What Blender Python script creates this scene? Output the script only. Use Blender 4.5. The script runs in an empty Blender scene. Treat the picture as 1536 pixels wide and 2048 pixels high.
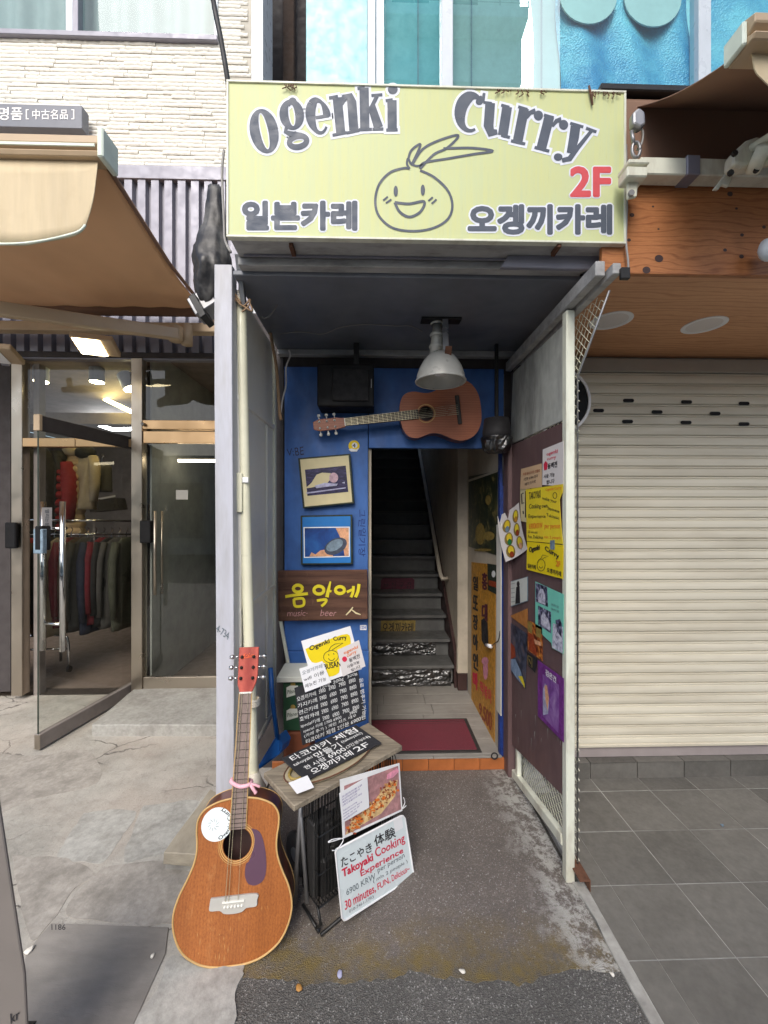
import bpy, bmesh, math, random
from mathutils import Vector, Matrix, noise as mnoise
random.seed(7)
R = math.radians
sc = bpy.context.scene
C = bpy.context.collection

# ------------------------------------------------------------------ camera
CAMZ = 1.55; F = 806.0; YAW = R(1.5)          # level phone shot, turned 1.5 degrees to the right
cd = bpy.data.cameras.new('camera'); cam = bpy.data.objects.new('camera', cd); C.objects.link(cam)
cam.location = (0, 0, CAMZ); cam.rotation_euler = (R(90), 0, -YAW)
cd.sensor_fit = 'HORIZONTAL'; cd.sensor_width = 36; cd.lens = 36 * F / 1536
cd.clip_start = 0.05; cd.clip_end = 600
sc.camera = cam
# ------------------------------------------------------------------ sky, sun, exposure
SUN_EL, SUN_AZ = 43, 186        # soft daylight from above, behind the camera and to its left
w = bpy.data.worlds.new('World'); sc.world = w; w.use_nodes = True
nt = w.node_tree; nt.nodes.clear()
sky = nt.nodes.new('ShaderNodeTexSky'); sky.sky_type = 'NISHITA'; sky.sun_disc = False
sky.sun_elevation = R(SUN_EL); sky.sun_rotation = R(SUN_AZ); sky.air_density = 1.0; sky.dust_density = 3.0; sky.ozone_density = 1.0
bg = nt.nodes.new('ShaderNodeBackground'); bg.inputs[1].default_value = 0.12
wo = nt.nodes.new('ShaderNodeOutputWorld')
nt.links.new(sky.outputs[0], bg.inputs[0]); nt.links.new(bg.outputs[0], wo.inputs[0])
sd = bpy.data.lights.new('sun', 'SUN'); sd.energy = 2.0; sd.angle = R(40); sd.color = (1.0, .965, .91)
sun = bpy.data.objects.new('sun', sd); C.objects.link(sun)
sv = Vector((math.sin(R(SUN_AZ)) * math.cos(R(SUN_EL)), math.cos(R(SUN_AZ)) * math.cos(R(SUN_EL)), math.sin(R(SUN_EL))))
sun.rotation_euler = sv.to_track_quat('Z', 'Y').to_euler(); sun.location = sv * 20
sc.view_settings.view_transform = 'Standard'; sc.view_settings.look = 'None'
sc.view_settings.gamma = 1; sc.view_settings.use_curve_mapping = False
sc.view_settings.exposure = 0.84
sc.render.engine = 'CYCLES'
sc.cycles.use_denoising = True; sc.cycles.max_bounces = 7; sc.cycles.diffuse_bounces = 5; sc.cycles.glossy_bounces = 3; sc.cycles.adaptive_threshold = .02
sc.cycles.transparent_max_bounces = 16; sc.cycles.caustics_reflective = False; sc.cycles.caustics_refractive = False

# ------------------------------------------------------------------ pixel (1536x2048 photo) to place
cY, sY = math.cos(YAW), math.sin(YAW)
def ray(px, py):
    x = (px - 768) / F
    return Vector((x * cY + sY, cY - x * sY, (1024 - py) / F))
EYE = Vector((0, 0, CAMZ))
def hit(px, py, pl):
    d = ray(px, py); P, N = pl
    return EYE + d * ((P - EYE).dot(N) / d.dot(N))
def mkpl(P, N):
    P = Vector(P); N = Vector(N).normalized()
    if N.dot(EYE - P) < 0: N = -N
    return (P, N)
def PY(y): return mkpl((0, y, 0), (0, 1, 0))
def PX(x): return mkpl((x, 0, 0), (1, 0, 0))
def PZ(z): return mkpl((0, 0, z), (0, 0, 1))
def at(px, py, Y): return hit(px, py, PY(Y))
def gr(px, py, z=0.0): return hit(px, py, PZ(z))
def atx(px, py, X): return hit(px, py, PX(X))

# ------------------------------------------------------------------ objects
ORG = {}
def wloc(o): return ORG.get(o.name, Vector((0, 0, 0)))
def thing(name, label, cat, loc=(0, 0, 0), group=None, kind=None):
    o = bpy.data.objects.new(name, None); C.objects.link(o); o.location = loc
    o.empty_display_size = .05
    ORG[o.name] = Vector(loc); tag(o, label, cat, group, kind); return o
def tag(o, label=None, cat=None, group=None, kind=None):
    if label: o['label'] = label
    if cat: o['category'] = cat
    if group: o['group'] = group
    if kind: o['kind'] = kind
    return o
class MB:
    def __init__(s): s.v = []; s.f = []
    def add(s, vs, fs):
        n = len(s.v); s.v += [Vector(p) for p in vs]; s.f += [tuple(i + n for i in f) for f in fs]; return s
    def box(s, a, b):
        x0, x1 = sorted((a[0], b[0])); y0, y1 = sorted((a[1], b[1])); z0, z1 = sorted((a[2], b[2]))
        return s.add([(x0,y0,z0),(x1,y0,z0),(x1,y1,z0),(x0,y1,z0),(x0,y0,z1),(x1,y0,z1),(x1,y1,z1),(x0,y1,z1)],
                     [(0,3,2,1),(4,5,6,7),(0,1,5,4),(1,2,6,5),(2,3,7,6),(3,0,4,7)])
    def obox(s, c, ax, ay, az):
        c, ax, ay, az = map(Vector, (c, ax, ay, az))
        p = [c + ax*i + ay*j + az*k for k in (-1, 1) for i, j in ((-1,-1),(1,-1),(1,1),(-1,1))]
        return s.add(p, [(0,3,2,1),(4,5,6,7),(0,1,5,4),(1,2,6,5),(2,3,7,6),(3,0,4,7)])
    def bar(s, a, b, w, h, up=(0, 0, 1)):
        a, b = Vector(a), Vector(b); d = b - a; u = Vector(up)
        sdir = d.cross(u).normalized(); u = sdir.cross(d).normalized()
        return s.obox((a + b) / 2, d / 2, sdir * w / 2, u * h / 2)
    def prism(s, pts, d):
        pts = [Vector(p) for p in pts]; d = Vector(d); n = len(pts)
        return s.add(pts + [p + d for p in pts], [tuple(range(n))[::-1], tuple(range(n, 2*n))] + [(i, (i+1) % n, (i+1) % n + n, i + n) for i in range(n)])
    def sheet(s, pts): return s.add(pts, [tuple(range(len(pts)))])
    def tube(s, pts, r, seg=6, cap=True):
        pts = [Vector(p) for p in pts]; rs = fitw(r, len(pts))
        n0 = len(s.v); u = None
        for i, p in enumerate(pts):
            d = (pts[min(i+1, len(pts)-1)] - pts[max(i-1, 0)])
            d = d.normalized() if d.length > 1e-9 else Vector((0, 0, 1))
            if u is None:
                u = d.orthogonal().normalized()
            u = (u - d * u.dot(d)); u = u.normalized() if u.length > 1e-6 else d.orthogonal().normalized()
            v = d.cross(u)
            for k in range(seg):
                a = 2 * math.pi * k / seg; s.v.append(p + (u * math.cos(a) + v * math.sin(a)) * rs[i])
        for i in range(len(pts) - 1):
            for k in range(seg):
                a = n0 + i*seg + k; b = n0 + i*seg + (k+1) % seg; s.f.append((a, b, b + seg, a + seg))
        if cap:
            s.f.append(tuple(n0 + k for k in range(seg))[::-1]); e = n0 + (len(pts)-1)*seg; s.f.append(tuple(e + k for k in range(seg)))
        return s
    def lathe(s, prof, seg=24, M=None, cap=True):
        M = M or Matrix(); n0 = len(s.v)
        for r, h in prof:
            for k in range(seg):
                a = 2*math.pi*k/seg; s.v.append(M @ Vector((r*math.cos(a), r*math.sin(a), h)))
        for i in range(len(prof)-1):
            for k in range(seg):
                a = n0+i*seg+k; b = n0+i*seg+(k+1) % seg; s.f.append((a, b, b+seg, a+seg))
        if cap:
            s.f.append(tuple(n0+k for k in range(seg))[::-1]); e = n0+(len(prof)-1)*seg; s.f.append(tuple(e+k for k in range(seg)))
        return s
    def loft(s, rings, cap=True):
        n0 = len(s.v); m = len(rings[0])
        for r in rings: s.v += [Vector(p) for p in r]
        for i in range(len(rings)-1):
            for k in range(m):
                a = n0+i*m+k; b = n0+i*m+(k+1) % m; s.f.append((a, b, b+m, a+m))
        if cap:
            s.f.append(tuple(n0+k for k in range(m))[::-1]); e = n0+(len(rings)-1)*m; s.f.append(tuple(e+k for k in range(m)))
        return s
    def grid(s, fn, nu, nv):
        n0 = len(s.v)
        for j in range(nv+1):
            for i in range(nu+1): s.v.append(Vector(fn(i/nu, j/nv)))
        for j in range(nv):
            for i in range(nu):
                a = n0+j*(nu+1)+i; s.f.append((a, a+1, a+nu+2, a+nu+1))
        return s
    def xf(s, M): s.v = [M @ p for p in s.v]; return s
    def build(s, name, m, parent=None, smooth=False, bevel=0, seg=1, solid=0, normals=True, local=False):
        org = wloc(parent) if parent else Vector((0, 0, 0))
        sh = Vector((0, 0, 0)) if local else org
        me = bpy.data.meshes.new(name); me.from_pydata([p - sh for p in s.v], [], s.f)
        if normals:
            bm = bmesh.new(); bm.from_mesh(me); bmesh.ops.recalc_face_normals(bm, faces=bm.faces); bm.to_mesh(me); bm.free()
        if smooth:
            me.polygons.foreach_set('use_smooth', [True] * len(me.polygons))
        me.materials.append(M_[m] if isinstance(m, str) else m)
        o = bpy.data.objects.new(name, me); C.objects.link(o)
        if parent: o.parent = parent
        ORG[o.name] = org.copy()
        if solid:
            md = o.modifiers.new('thickness', 'SOLIDIFY'); md.thickness = solid; md.offset = 0
        if bevel:
            md = o.modifiers.new('edge', 'BEVEL'); md.width = bevel; md.segments = seg; md.limit_method = 'ANGLE'; md.angle_limit = R(40)
        return o
def rough_slab(pts, z0, z1, amp=.006, cuts=7, f=14):
    bm = bmesh.new(); a = [bm.verts.new((p[0], p[1], z0)) for p in pts]; b = [bm.verts.new((p[0], p[1], z1)) for p in pts]; n = len(pts)
    bm.faces.new(a[::-1]); bm.faces.new(b); [bm.faces.new((a[i], a[(i+1) % n], b[(i+1) % n], b[i])) for i in range(n)]
    bmesh.ops.subdivide_edges(bm, edges=bm.edges[:], cuts=cuts, use_grid_fill=True); bmesh.ops.triangulate(bm, faces=[q for q in bm.faces if len(q.verts) > 4]); bm.verts.index_update()
    for v in bm.verts:
        p = v.co*f; k = 0 if v.co.z <= z0 + 1e-5 else 1
        v.co += Vector((amp*mnoise.noise(p), amp*mnoise.noise(p + Vector((7, 1, 0))), k*amp*.7*mnoise.noise(p*1.3 + Vector((2, 9, 4)))))
    mb = MB().add([v.co.copy() for v in bm.verts], [tuple(v.index for v in q.verts) for q in bm.faces]); bm.free(); return mb
def place(me_obj, name, loc, parent, rot=None):
    """a repeat that shares its mesh data"""
    o = bpy.data.objects.new(name, me_obj.data); C.objects.link(o); o.parent = parent
    o.location = Vector(loc) - (wloc(parent) if parent else Vector())
    if rot: o.rotation_euler = rot
    return o
def box(name, a, b, m, parent=None, bevel=.003, **k): return MB().box(a, b).build(name, m, parent, bevel=bevel, **k)
def tube(name, pts, r, m, parent=None, seg=8): return MB().tube(pts, r, seg).build(name, m, parent, smooth=True)
# flat work on a plane, measured on the photograph
def polypx(pts, pl, thick=.002, off=0.0):
    N = pl[1]; p = [hit(x, y, pl) + N * off for x, y in pts]
    return MB().prism(p, N * thick)
def card(name, pts, pl, m, parent=None, thick=.002, off=0.0, bevel=0): return polypx(pts, pl, thick, off).build(name, m, parent, bevel=bevel)
def sheetpx(ptslist, pl, off):
    mb = MB()
    for i, pts in enumerate(ptslist): mb.sheet([hit(x, y, pl) + pl[1] * (off + (i % 16) * 2e-5) for x, y in pts])
    return mb
_tc = {}
_ts = bpy.data.scenes.new('text_scratch')
def textmesh(s, bold=0.0):
    k = (s, bold)
    if k in _tc: return _tc[k]
    c = bpy.data.curves.new('t', 'FONT'); c.body = s; c.resolution_u = 3; c.offset = bold; c.space_line = 1.15
    o = bpy.data.objects.new('t', c); _ts.collection.objects.link(o); vl = _ts.view_layers[0]; vl.update()
    me = bpy.data.meshes.new_from_object(o.evaluated_get(vl.depsgraph))
    vs = [v.co.copy() for v in me.vertices]; fs = [tuple(p.vertices) for p in me.polygons]
    bpy.data.objects.remove(o); bpy.data.curves.remove(c); bpy.data.meshes.remove(me)
    _tc[k] = (vs, fs); return vs, fs
def textpx(s, quad, pl, m, parent, off=.003, bold=0.0, wob=0.0, name='lettering', ref=None, sh=0.0):
    """text fitted to a quad of photo pixels: top-left, top-right, bottom-right, bottom-left (or x0,y0,x1,y1)"""
    if len(quad) == 4 and not isinstance(quad[0], (tuple, list)):
        x0, y0, x1, y1 = quad; quad = [(x0, y0), (x1, y0), (x1, y1), (x0, y1)]
    vs, fs = textmesh(s)
    if not vs: return None
    rv = vs; dirs = [(0, 0)]
    hp = math.hypot(quad[3][0]-quad[0][0], quad[3][1]-quad[0][1]); rad = bold*hp*1.15
    if bold > .004:
        nd = 12 if hp > 40 else 5
        dirs += [(rad*math.cos(2*math.pi*k/nd + .3), rad*math.sin(2*math.pi*k/nd + .3)) for k in range(nd)]
    ax, bx = min(v.x for v in rv), max(v.x for v in rv); ay, by = min(v.y for v in rv), max(v.y for v in rv)
    h = max(by - ay, 1e-6); out = []
    seedv = random.random() * 50
    for v in vs:
        x, y = v.x, v.y
        if wob:
            q = Vector((x * 1.3 + seedv, y * 1.3, 0)); x += mnoise.noise(q) * wob * h; y += mnoise.noise(q + Vector((9, 4, 2))) * wob * h
        if sh: x += sh * (y - ay)
        u = (x - ax) / max(bx - ax, 1e-6); t = (by - y) / h
        px = (quad[0][0]*(1-u) + quad[1][0]*u)*(1-t) + (quad[3][0]*(1-u) + quad[2][0]*u)*t
        py = (quad[0][1]*(1-u) + quad[1][1]*u)*(1-t) + (quad[3][1]*(1-u) + quad[2][1]*u)*t
        out.append((px, py))
    mb = MB()
    for k, (dx, dy) in enumerate(dirs): mb.add([hit(px + dx, py + dy, pl) + pl[1]*(off + k*1.2e-5) for px, py in out], fs)
    return mb.build(name, m, parent, normals=False)
def fitw(ws, n):
    if not isinstance(ws, (list, tuple)): return [ws]*n
    if len(ws) == n: return ws
    out = []
    for i in range(n):
        t = i*(len(ws)-1)/max(n-1, 1); k = min(int(t), len(ws)-2); out.append(ws[k] + (ws[k+1]-ws[k])*(t-k))
    return out
def ribbon(pts, wd):
    """a brush stroke as a polygon in pixels; wd one width or one per point"""
    n = len(pts); ws = fitw(wd, n); L = []; Rr = []
    for i in range(n):
        a = pts[max(i-1, 0)]; b = pts[min(i+1, n-1)]; dx, dy = b[0]-a[0], b[1]-a[1]; l = math.hypot(dx, dy) or 1
        nx, ny = -dy/l*ws[i]/2, dx/l*ws[i]/2
        L.append((pts[i][0]+nx, pts[i][1]+ny)); Rr.append((pts[i][0]-nx, pts[i][1]-ny))
    return [[L[i], L[i+1], Rr[i+1], Rr[i]] for i in range(n-1)]
def ell(cx, cy, rx, ry, a0=0, a1=360, n=28, tilt=0):
    t = R(tilt); o = []
    for i in range(n+1):
        a = R(a0 + (a1-a0)*i/n); x, y = rx*math.cos(a), ry*math.sin(a)
        o.append((cx + x*math.cos(t) - y*math.sin(t), cy + x*math.sin(t) + y*math.cos(t)))
    return o
def spline(pts, n=8):
    out = []
    P = [pts[0]] + list(pts) + [pts[-1]]
    for i in range(1, len(P)-2):
        for k in range(n):
            t = k/n; a, b, c, d = P[i-1], P[i], P[i+1], P[i+2]
            out.append(tuple(.5*((2*b[j]) + (-a[j]+c[j])*t + (2*a[j]-5*b[j]+4*c[j]-d[j])*t*t + (-a[j]+3*b[j]-3*c[j]+d[j])*t**3) for j in range(len(b))))
    out.append(tuple(pts[-1])); return out

# ------------------------------------------------------------------ materials
M_ = {}
def S(r, g, b):
    f = lambda c: (c/255/12.92 if c/255 <= .04045 else ((c/255+.055)/1.055)**2.4)
    return (f(r), f(g), f(b))
class N:
    def __init__(s, name):
        m = bpy.data.materials.new(name); m.use_nodes = True; s.m = m; s.t = m.node_tree; M_[name] = m
        s.b = s.t.nodes['Principled BSDF']; s.out = s.t.nodes['Material Output']
        s.tc = s.new('ShaderNodeTexCoord')
    def new(s, k, **a):
        n = s.t.nodes.new(k)
        for q, v in a.items(): setattr(n, q, v)
        return n
    def lk(s, a, b): s.t.links.new(a, b)
    def coord(s, scale=(1, 1, 1), loc=(0, 0, 0), rot=(0, 0, 0), src='Object'):
        mp = s.new('ShaderNodeMapping'); mp.inputs['Scale'].default_value = scale; mp.inputs['Location'].default_value = loc; mp.inputs['Rotation'].default_value = rot
        s.lk(s.tc.outputs[src], mp.inputs[0]); return mp.outputs[0]
    def noise(s, scale, detail=5, rough=.6, co=None, dist=0):
        n = s.new('ShaderNodeTexNoise'); n.inputs['Scale'].default_value = scale; n.inputs['Detail'].default_value = detail
        n.inputs['Roughness'].default_value = rough; n.inputs['Distortion'].default_value = dist
        s.lk(co if co is not None else s.tc.outputs['Object'], n.inputs['Vector']); return n.outputs['Fac']
    def ramp(s, fac, stops):
        r = s.new('ShaderNodeValToRGB'); e = r.color_ramp.elements
        while len(e) < len(stops): e.new(.5)
        for i, (p, c) in enumerate(stops):
            e[i].position = p; c = (c, c, c) if isinstance(c, (int, float)) else c; e[i].color = (c[0], c[1], c[2], 1)
        s.lk(fac, r.inputs[0]); return r.outputs[0]
    def mix(s, fac, a, b, mode='MIX'):
        n = s.new('ShaderNodeMix', data_type='RGBA', blend_type=mode)
        for sock, v in ((n.inputs[0], fac), (n.inputs[6], a), (n.inputs[7], b)):
            if isinstance(v, (int, float)): sock.default_value = v
            elif isinstance(v, tuple): sock.default_value = (v[0], v[1], v[2], 1)
            else: s.lk(v, sock)
        return n.outputs[2]
    def math(s, op, a, b=0.0):
        n = s.new('ShaderNodeMath', operation=op)
        for i, v in enumerate((a, b)):
            if isinstance(v, (int, float)): n.inputs[i].default_value = v
            else: s.lk(v, n.inputs[i])
        return n.outputs[0]
    def sep(s, co=None):
        n = s.new('ShaderNodeSeparateXYZ'); s.lk(co if co is not None else s.tc.outputs['Object'], n.inputs[0]); return n.outputs
    def bump(s, h, strength=.4, dist=.004):
        n = s.new('ShaderNodeBump'); n.inputs['Strength'].default_value = strength; n.inputs['Distance'].default_value = dist
        s.lk(h, n.inputs['Height']); s.lk(n.outputs[0], s.b.inputs['Normal']); return n
    def set(s, rough=.6, metal=0, spec=.5, coat=0, trans=0, col=None, rfac=None):
        b = s.b; b.inputs['Roughness'].default_value = rough; b.inputs['Metallic'].default_value = metal
        b.inputs['Specular IOR Level'].default_value = spec; b.inputs['Coat Weight'].default_value = coat
        if rfac is not None: s.lk(rfac, b.inputs['Roughness'])
        if col is not None:
            if isinstance(col, tuple): b.inputs['Base Color'].default_value = (col[0], col[1], col[2], 1)
            else: s.lk(col, b.inputs['Base Color'])
        return s
def sc3(c, k): return tuple(min(1, x*k) for x in c)
def mat(name, col, rough=.6, metal=0, var=.15, scale=6, bump=0.0, bscale=80, stretch=(1, 1, 1), grime=0.0, gcol=None, gscale=3, spec=.5, coat=0, gst=(1, 1, 1), rnd=0.0):
    n = N(name); co = n.coord(stretch)
    if rnd:   # each repeat gets its own piece of the pattern
        oi = n.new('ShaderNodeObjectInfo'); va = n.new('ShaderNodeVectorMath', operation='ADD'); rv = n.math('MULTIPLY', oi.outputs['Random'], 40.0); n.lk(co, va.inputs[0]); n.lk(rv, va.inputs[1]); co = va.outputs[0]
    f = n.noise(scale, 3, .65, co)
    c = n.mix(n.ramp(f, [(.3, 0.0), (.7, 1.0)]), sc3(col, 1-var), sc3(col, 1+var))
    if grime:
        g = n.noise(gscale, 4, .7, co if rnd and gst == (1, 1, 1) else n.coord(gst, (3, 1, 7)))
        c = n.mix(n.math('MULTIPLY', n.ramp(g, [(.45, 0.0), (.72, 1.0)]), grime), c, gcol or sc3(col, .35))
    if rnd:
        oi = n.new('ShaderNodeObjectInfo'); c = n.mix(1.0, c, n.ramp(oi.outputs['Random'], [(0, 1-rnd), (1, 1.0)]), 'MULTIPLY')
    n.set(rough, metal, spec, coat, col=c)
    rf = n.ramp(n.noise(scale*2.3, 2, .6, co), [(.3, max(0, rough-.12)), (.7, min(1, rough+.12))]); n.lk(rf, n.b.inputs['Roughness'])
    if bump: n.bump(n.noise(bscale, 3, .7, co), bump, .003)
    return n.m
def plain(name, col, rough=.5, metal=0): return N(name).set(rough, metal, col=col).m
def emit(name, col, st):
    n = N(name); n.set(.5, col=(0.8, .8, .8)); n.b.inputs['Emission Color'].default_value = (*col, 1); n.b.inputs['Emission Strength'].default_value = st
def glass(name, tint, refl=.10, rough=0.0, tintg=(1, 1, 1), ior=1.5):
    n = N(name); tr = n.new('ShaderNodeBsdfTransparent'); tr.inputs[0].default_value = (*tint, 1)
    gl = n.new('ShaderNodeBsdfGlossy'); gl.inputs['Roughness'].default_value = rough
    gl.inputs[0].default_value = (*tintg, 1)
    lw = n.new('ShaderNodeLayerWeight'); lw.inputs[0].default_value = .5   # same from both sides
    fac = n.math('ADD', n.math('MULTIPLY', n.math('POWER', lw.outputs['Facing'], 5.0), .9), .04*ior/1.5 + refl); mx = n.new('ShaderNodeMixShader')
    n.lk(fac, mx.inputs[0]); n.lk(tr.outputs[0], mx.inputs[1]); n.lk(gl.outputs[0], mx.inputs[2]); n.lk(mx.outputs[0], n.out.inputs[0])
def wood(name, dark, light, ring=9, axis=(.08, 1, 1), rough=.55, knots=0.0, bump=.15, dist=4.0, coat=0, wear=None, bd='Z', wb=.5, lines=False):
    n = N(name); co = n.coord(axis)
    f1 = n.noise(ring*.5, 3, .5, co, .6)
    wv = n.new('ShaderNodeTexWave', wave_type='BANDS', bands_direction=bd) if not knots else n.new('ShaderNodeTexWave', wave_type='RINGS', rings_direction='X')
    wv.inputs['Scale'].default_value = ring; wv.inputs['Distortion'].default_value = dist; wv.inputs['Detail'].default_value = 2; wv.inputs['Detail Scale'].default_value = 1.2
    n.lk(co, wv.inputs['Vector'])
    fine = n.noise(ring*16, 4, .7, n.coord((axis[0]*.5, axis[1], axis[2])))
    wf = n.ramp(wv.outputs['Fac'], [(0, 0.0), (.16, .55), (.38, 1.0), (1, .8)]) if lines else wv.outputs['Fac']
    f = n.math('ADD', n.math('MULTIPLY', wf, wb), n.math('MULTIPLY', fine, 1-wb))
    c = n.mix(n.ramp(f, [(.25, 0.0), (.8, 1.0)]), dark, light)
    c = n.mix(n.ramp(f1, [(.35, 0.0), (.7, .35)]), c, sc3(dark, .8))
    if wear:
        g = n.noise(5, 9, .75, n.coord((1, 1, .35), (2, 5, 1))); c = n.mix(n.ramp(g, [(.53, 0.0), (.70, .7)]), c, wear)
    n.set(rough, 0, .4, coat, col=c); n.bump(f, bump, .002); return n.m
# ---- the materials of the place
mat('white_paint', S(186, 188, 198), .5, var=.05, scale=5, bump=.12, bscale=40, stretch=(2, 2, .4), grime=.6, gcol=S(150, 148, 146), gscale=4, gst=(3, 3, .5))
mat('cream_paint', S(222, 224, 208), .45, var=.05, scale=5, bump=.08, grime=.4, gcol=S(128, 104, 76), gscale=5, gst=(2, 2, .7))
mat('pvc', S(226, 224, 200), .35, var=.04, grime=.2, gcol=S(140, 130, 105))
mat('dark_void', (.012, .012, .014), .9)
mat('black_plastic', (.007, .007, .008), .6, bump=.1, spec=.25)
mat('black_metal', (.018, .018, .018), .45, metal=.3)
mat('grey_metal', S(150, 150, 152), .42, metal=.75, var=.1, bump=.05)
mat('steel', S(176, 166, 152), .36, metal=1, var=.05, scale=2)
mat('steel_tan_lit', S(198, 164, 124), .33, metal=1, var=.05, scale=2)  # tan light on the upper rails is mixed into this steel colour
mat('chrome', S(205, 205, 205), .12, metal=1, var=.02)
mat('alu', S(176, 178, 182), .35, metal=.9, var=.08, grime=.3, gcol=S(70, 66, 60))
mat('alu_paint', S(168, 168, 168), .5, var=.08, grime=.5, gcol=S(66, 62, 58), gscale=6, gst=(1, 3, 3))
mat('window_white', S(204, 212, 220), .35, var=.03, grime=.15)
mat('blue_wall', S(60, 104, 172), .55, var=.22, scale=7, bump=.15, bscale=25, grime=.45, gcol=S(28, 44, 84), gscale=2.2, stretch=(1, 1, .5))
mat('blue_ceiling', S(108, 112, 121), .42, var=.25, scale=2.5, grime=.6, gcol=S(126, 130, 140), gscale=2.6, bump=.08, bscale=12)
mat('brown_panel', S(104, 82, 82), .5, var=.14, scale=4, grime=.35, gcol=S(58, 44, 46), gscale=3, bump=.1, stretch=(1, 1, .3))
mat('board_raw', S(172, 174, 168), .7, var=.14, scale=9, grime=.7, gcol=S(92, 92, 90), gscale=5, gst=(1, 1, .3), bump=.15)
mat('panel_grey', S(230, 227, 218), .45, var=.06, scale=2, grime=.25, gcol=S(120, 112, 100), gscale=2)
mat('beige_wall', S(192, 182, 164), .7, var=.08, grime=.3, gcol=S(110, 98, 84), bump=.12)
mat('stair', S(104, 104, 102), .5, var=.14, scale=9, grime=.4, gcol=S(30, 30, 30), bump=.1)
mat('stair_dark', S(60, 57, 56), .5, var=.15)
mat('brown_paint', S(60, 40, 38), .5)
mat('floor_plank', S(150, 146, 140), .5, var=.1, scale=8, grime=.4, gcol=S(84, 80, 76), stretch=(.4, 2, 1))
mat('mat_red', S(112, 46, 58), .85, var=.12, scale=120, bump=.4, bscale=300, grime=.4, gcol=S(92, 52, 58))
mat('rubber', S(52, 49, 48), .7)
mat('terracotta', S(172, 102, 56), .5, var=.14, scale=12, grime=.3, gcol=S(120, 66, 34))
mat('shutter', S(226, 219, 200), .5, rnd=.06, var=.05, scale=3, grime=.5, gcol=S(176, 164, 142), gscale=1.6, stretch=(.4, 1, 2), spec=.35)
mat('plinth', S(158, 148, 146), .8, var=.08, bump=.2)
mat('hood', S(178, 172, 158), .55, var=.05, grime=.2)
mat('umber_fabric', S(226, 182, 142), .8, var=.06, scale=2, bump=.15, bscale=400)
mat('umber_dark', S(134, 104, 86), .85, var=.06, scale=2, bump=.15, bscale=400)
mat('valance', S(198, 182, 152), .8, var=.07, scale=5, stretch=(4, 4, .4), grime=.3, gcol=S(150, 130, 98), bump=.12, bscale=300)
mat('valance_edge', S(214, 224, 212), .7)
mat('tan_paint', S(182, 160, 132), .45, var=.05)
mat('charcoal_clad', S(134, 134, 146), .45, var=.05, metal=.2)
mat('sign_grey', S(110, 114, 124), .45, var=.03)
mat('ledge_stone', S(236, 234, 226), .75, rnd=.10, var=.05, scale=14, bump=.3, bscale=30, stretch=(.4, 1, 1.5))
mat('ledge_joint', S(190, 186, 176), .9)
mat('tile_grey', S(116, 113, 107), .6, rnd=.26, var=.12, scale=26, bump=.25, bscale=160, grime=.55, gcol=S(86, 83, 78), gscale=3.5)
mat('grout', S(172, 171, 166), .9, var=.2, scale=9, grime=.8, gcol=S(104, 102, 98), gscale=4)
mat('mortar', S(170, 168, 162), .9, var=.15, scale=30, bump=.8, bscale=60, grime=.8, gcol=S(120, 116, 110))
mat('sand_stone', S(158, 150, 134), .9, var=.18, scale=12, bump=.7, bscale=50, stretch=(1, .5, 3))
mat('concrete_step', S(158, 157, 152), .62, var=.16, scale=40, bump=.5, bscale=60, grime=.6, gcol=S(104, 98, 92), gscale=4)
mat('bag_black', (.02, .02, .023), .5, var=.3, scale=4, bump=.6, bscale=25, grime=.6, gcol=S(150, 148, 144), gscale=5)
mat('clutter', (.02, .019, .019), .6, var=.4, bump=.4)
mat('lamp_alu', S(196, 196, 191), .35, metal=.15, var=.08, grime=.35, gcol=S(90, 86, 80))
mat('rust', S(96, 62, 44), .8, var=.3, scale=30)
n = N('table_wood'); co = n.coord((.25, 4, 4), rot=(0, 0, -R(42.5))); f = n.noise(9, 5, .7, co); g = n.noise(40, 3, .6, co)
c = n.mix(n.ramp(f, [(.3, 0.0), (.7, 1.0)]), S(104, 94, 80), S(168, 156, 136)); c = n.mix(n.ramp(g, [(.45, 0.0), (.75, .6)]), c, S(84, 74, 62)); c = n.mix(n.ramp(n.noise(6, 4, .7), [(.5, 0.0), (.75, .5)]), c, S(96, 88, 76)); n.set(.75, col=c); n.bump(f, .3, .003)
mat('plate_wood', S(170, 158, 132), .6, var=.1, grime=.4, gcol=S(112, 98, 78), scale=9)
mat('chalk', (.018, .018, .021), .6, var=.2, grime=.5, gcol=S(56, 56, 60))
mat('chalk_white', S(232, 232, 230), .8, var=.05)
mat('paper', S(236, 236, 238), .75, var=.03, scale=3)
mat('paper_white2', S(222, 216, 214), .7, var=.03)
mat('whiteboard', S(226, 236, 238), .3, var=.03, scale=3, grime=.12, gcol=S(170, 186, 190))
mat('paper_yellow', S(240, 214, 20), .65, var=.05, grime=.12, gcol=S(210, 170, 20))
mat('paper_yellow2', S(236, 214, 48), .6, var=.10, bump=.15, bscale=14, grime=.4, gcol=S(236, 178, 52))
mat('paper_tan', S(206, 174, 138), .7, var=.05)
mat('paper_brown', S(176, 116, 58), .6, var=.2, scale=12)
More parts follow.
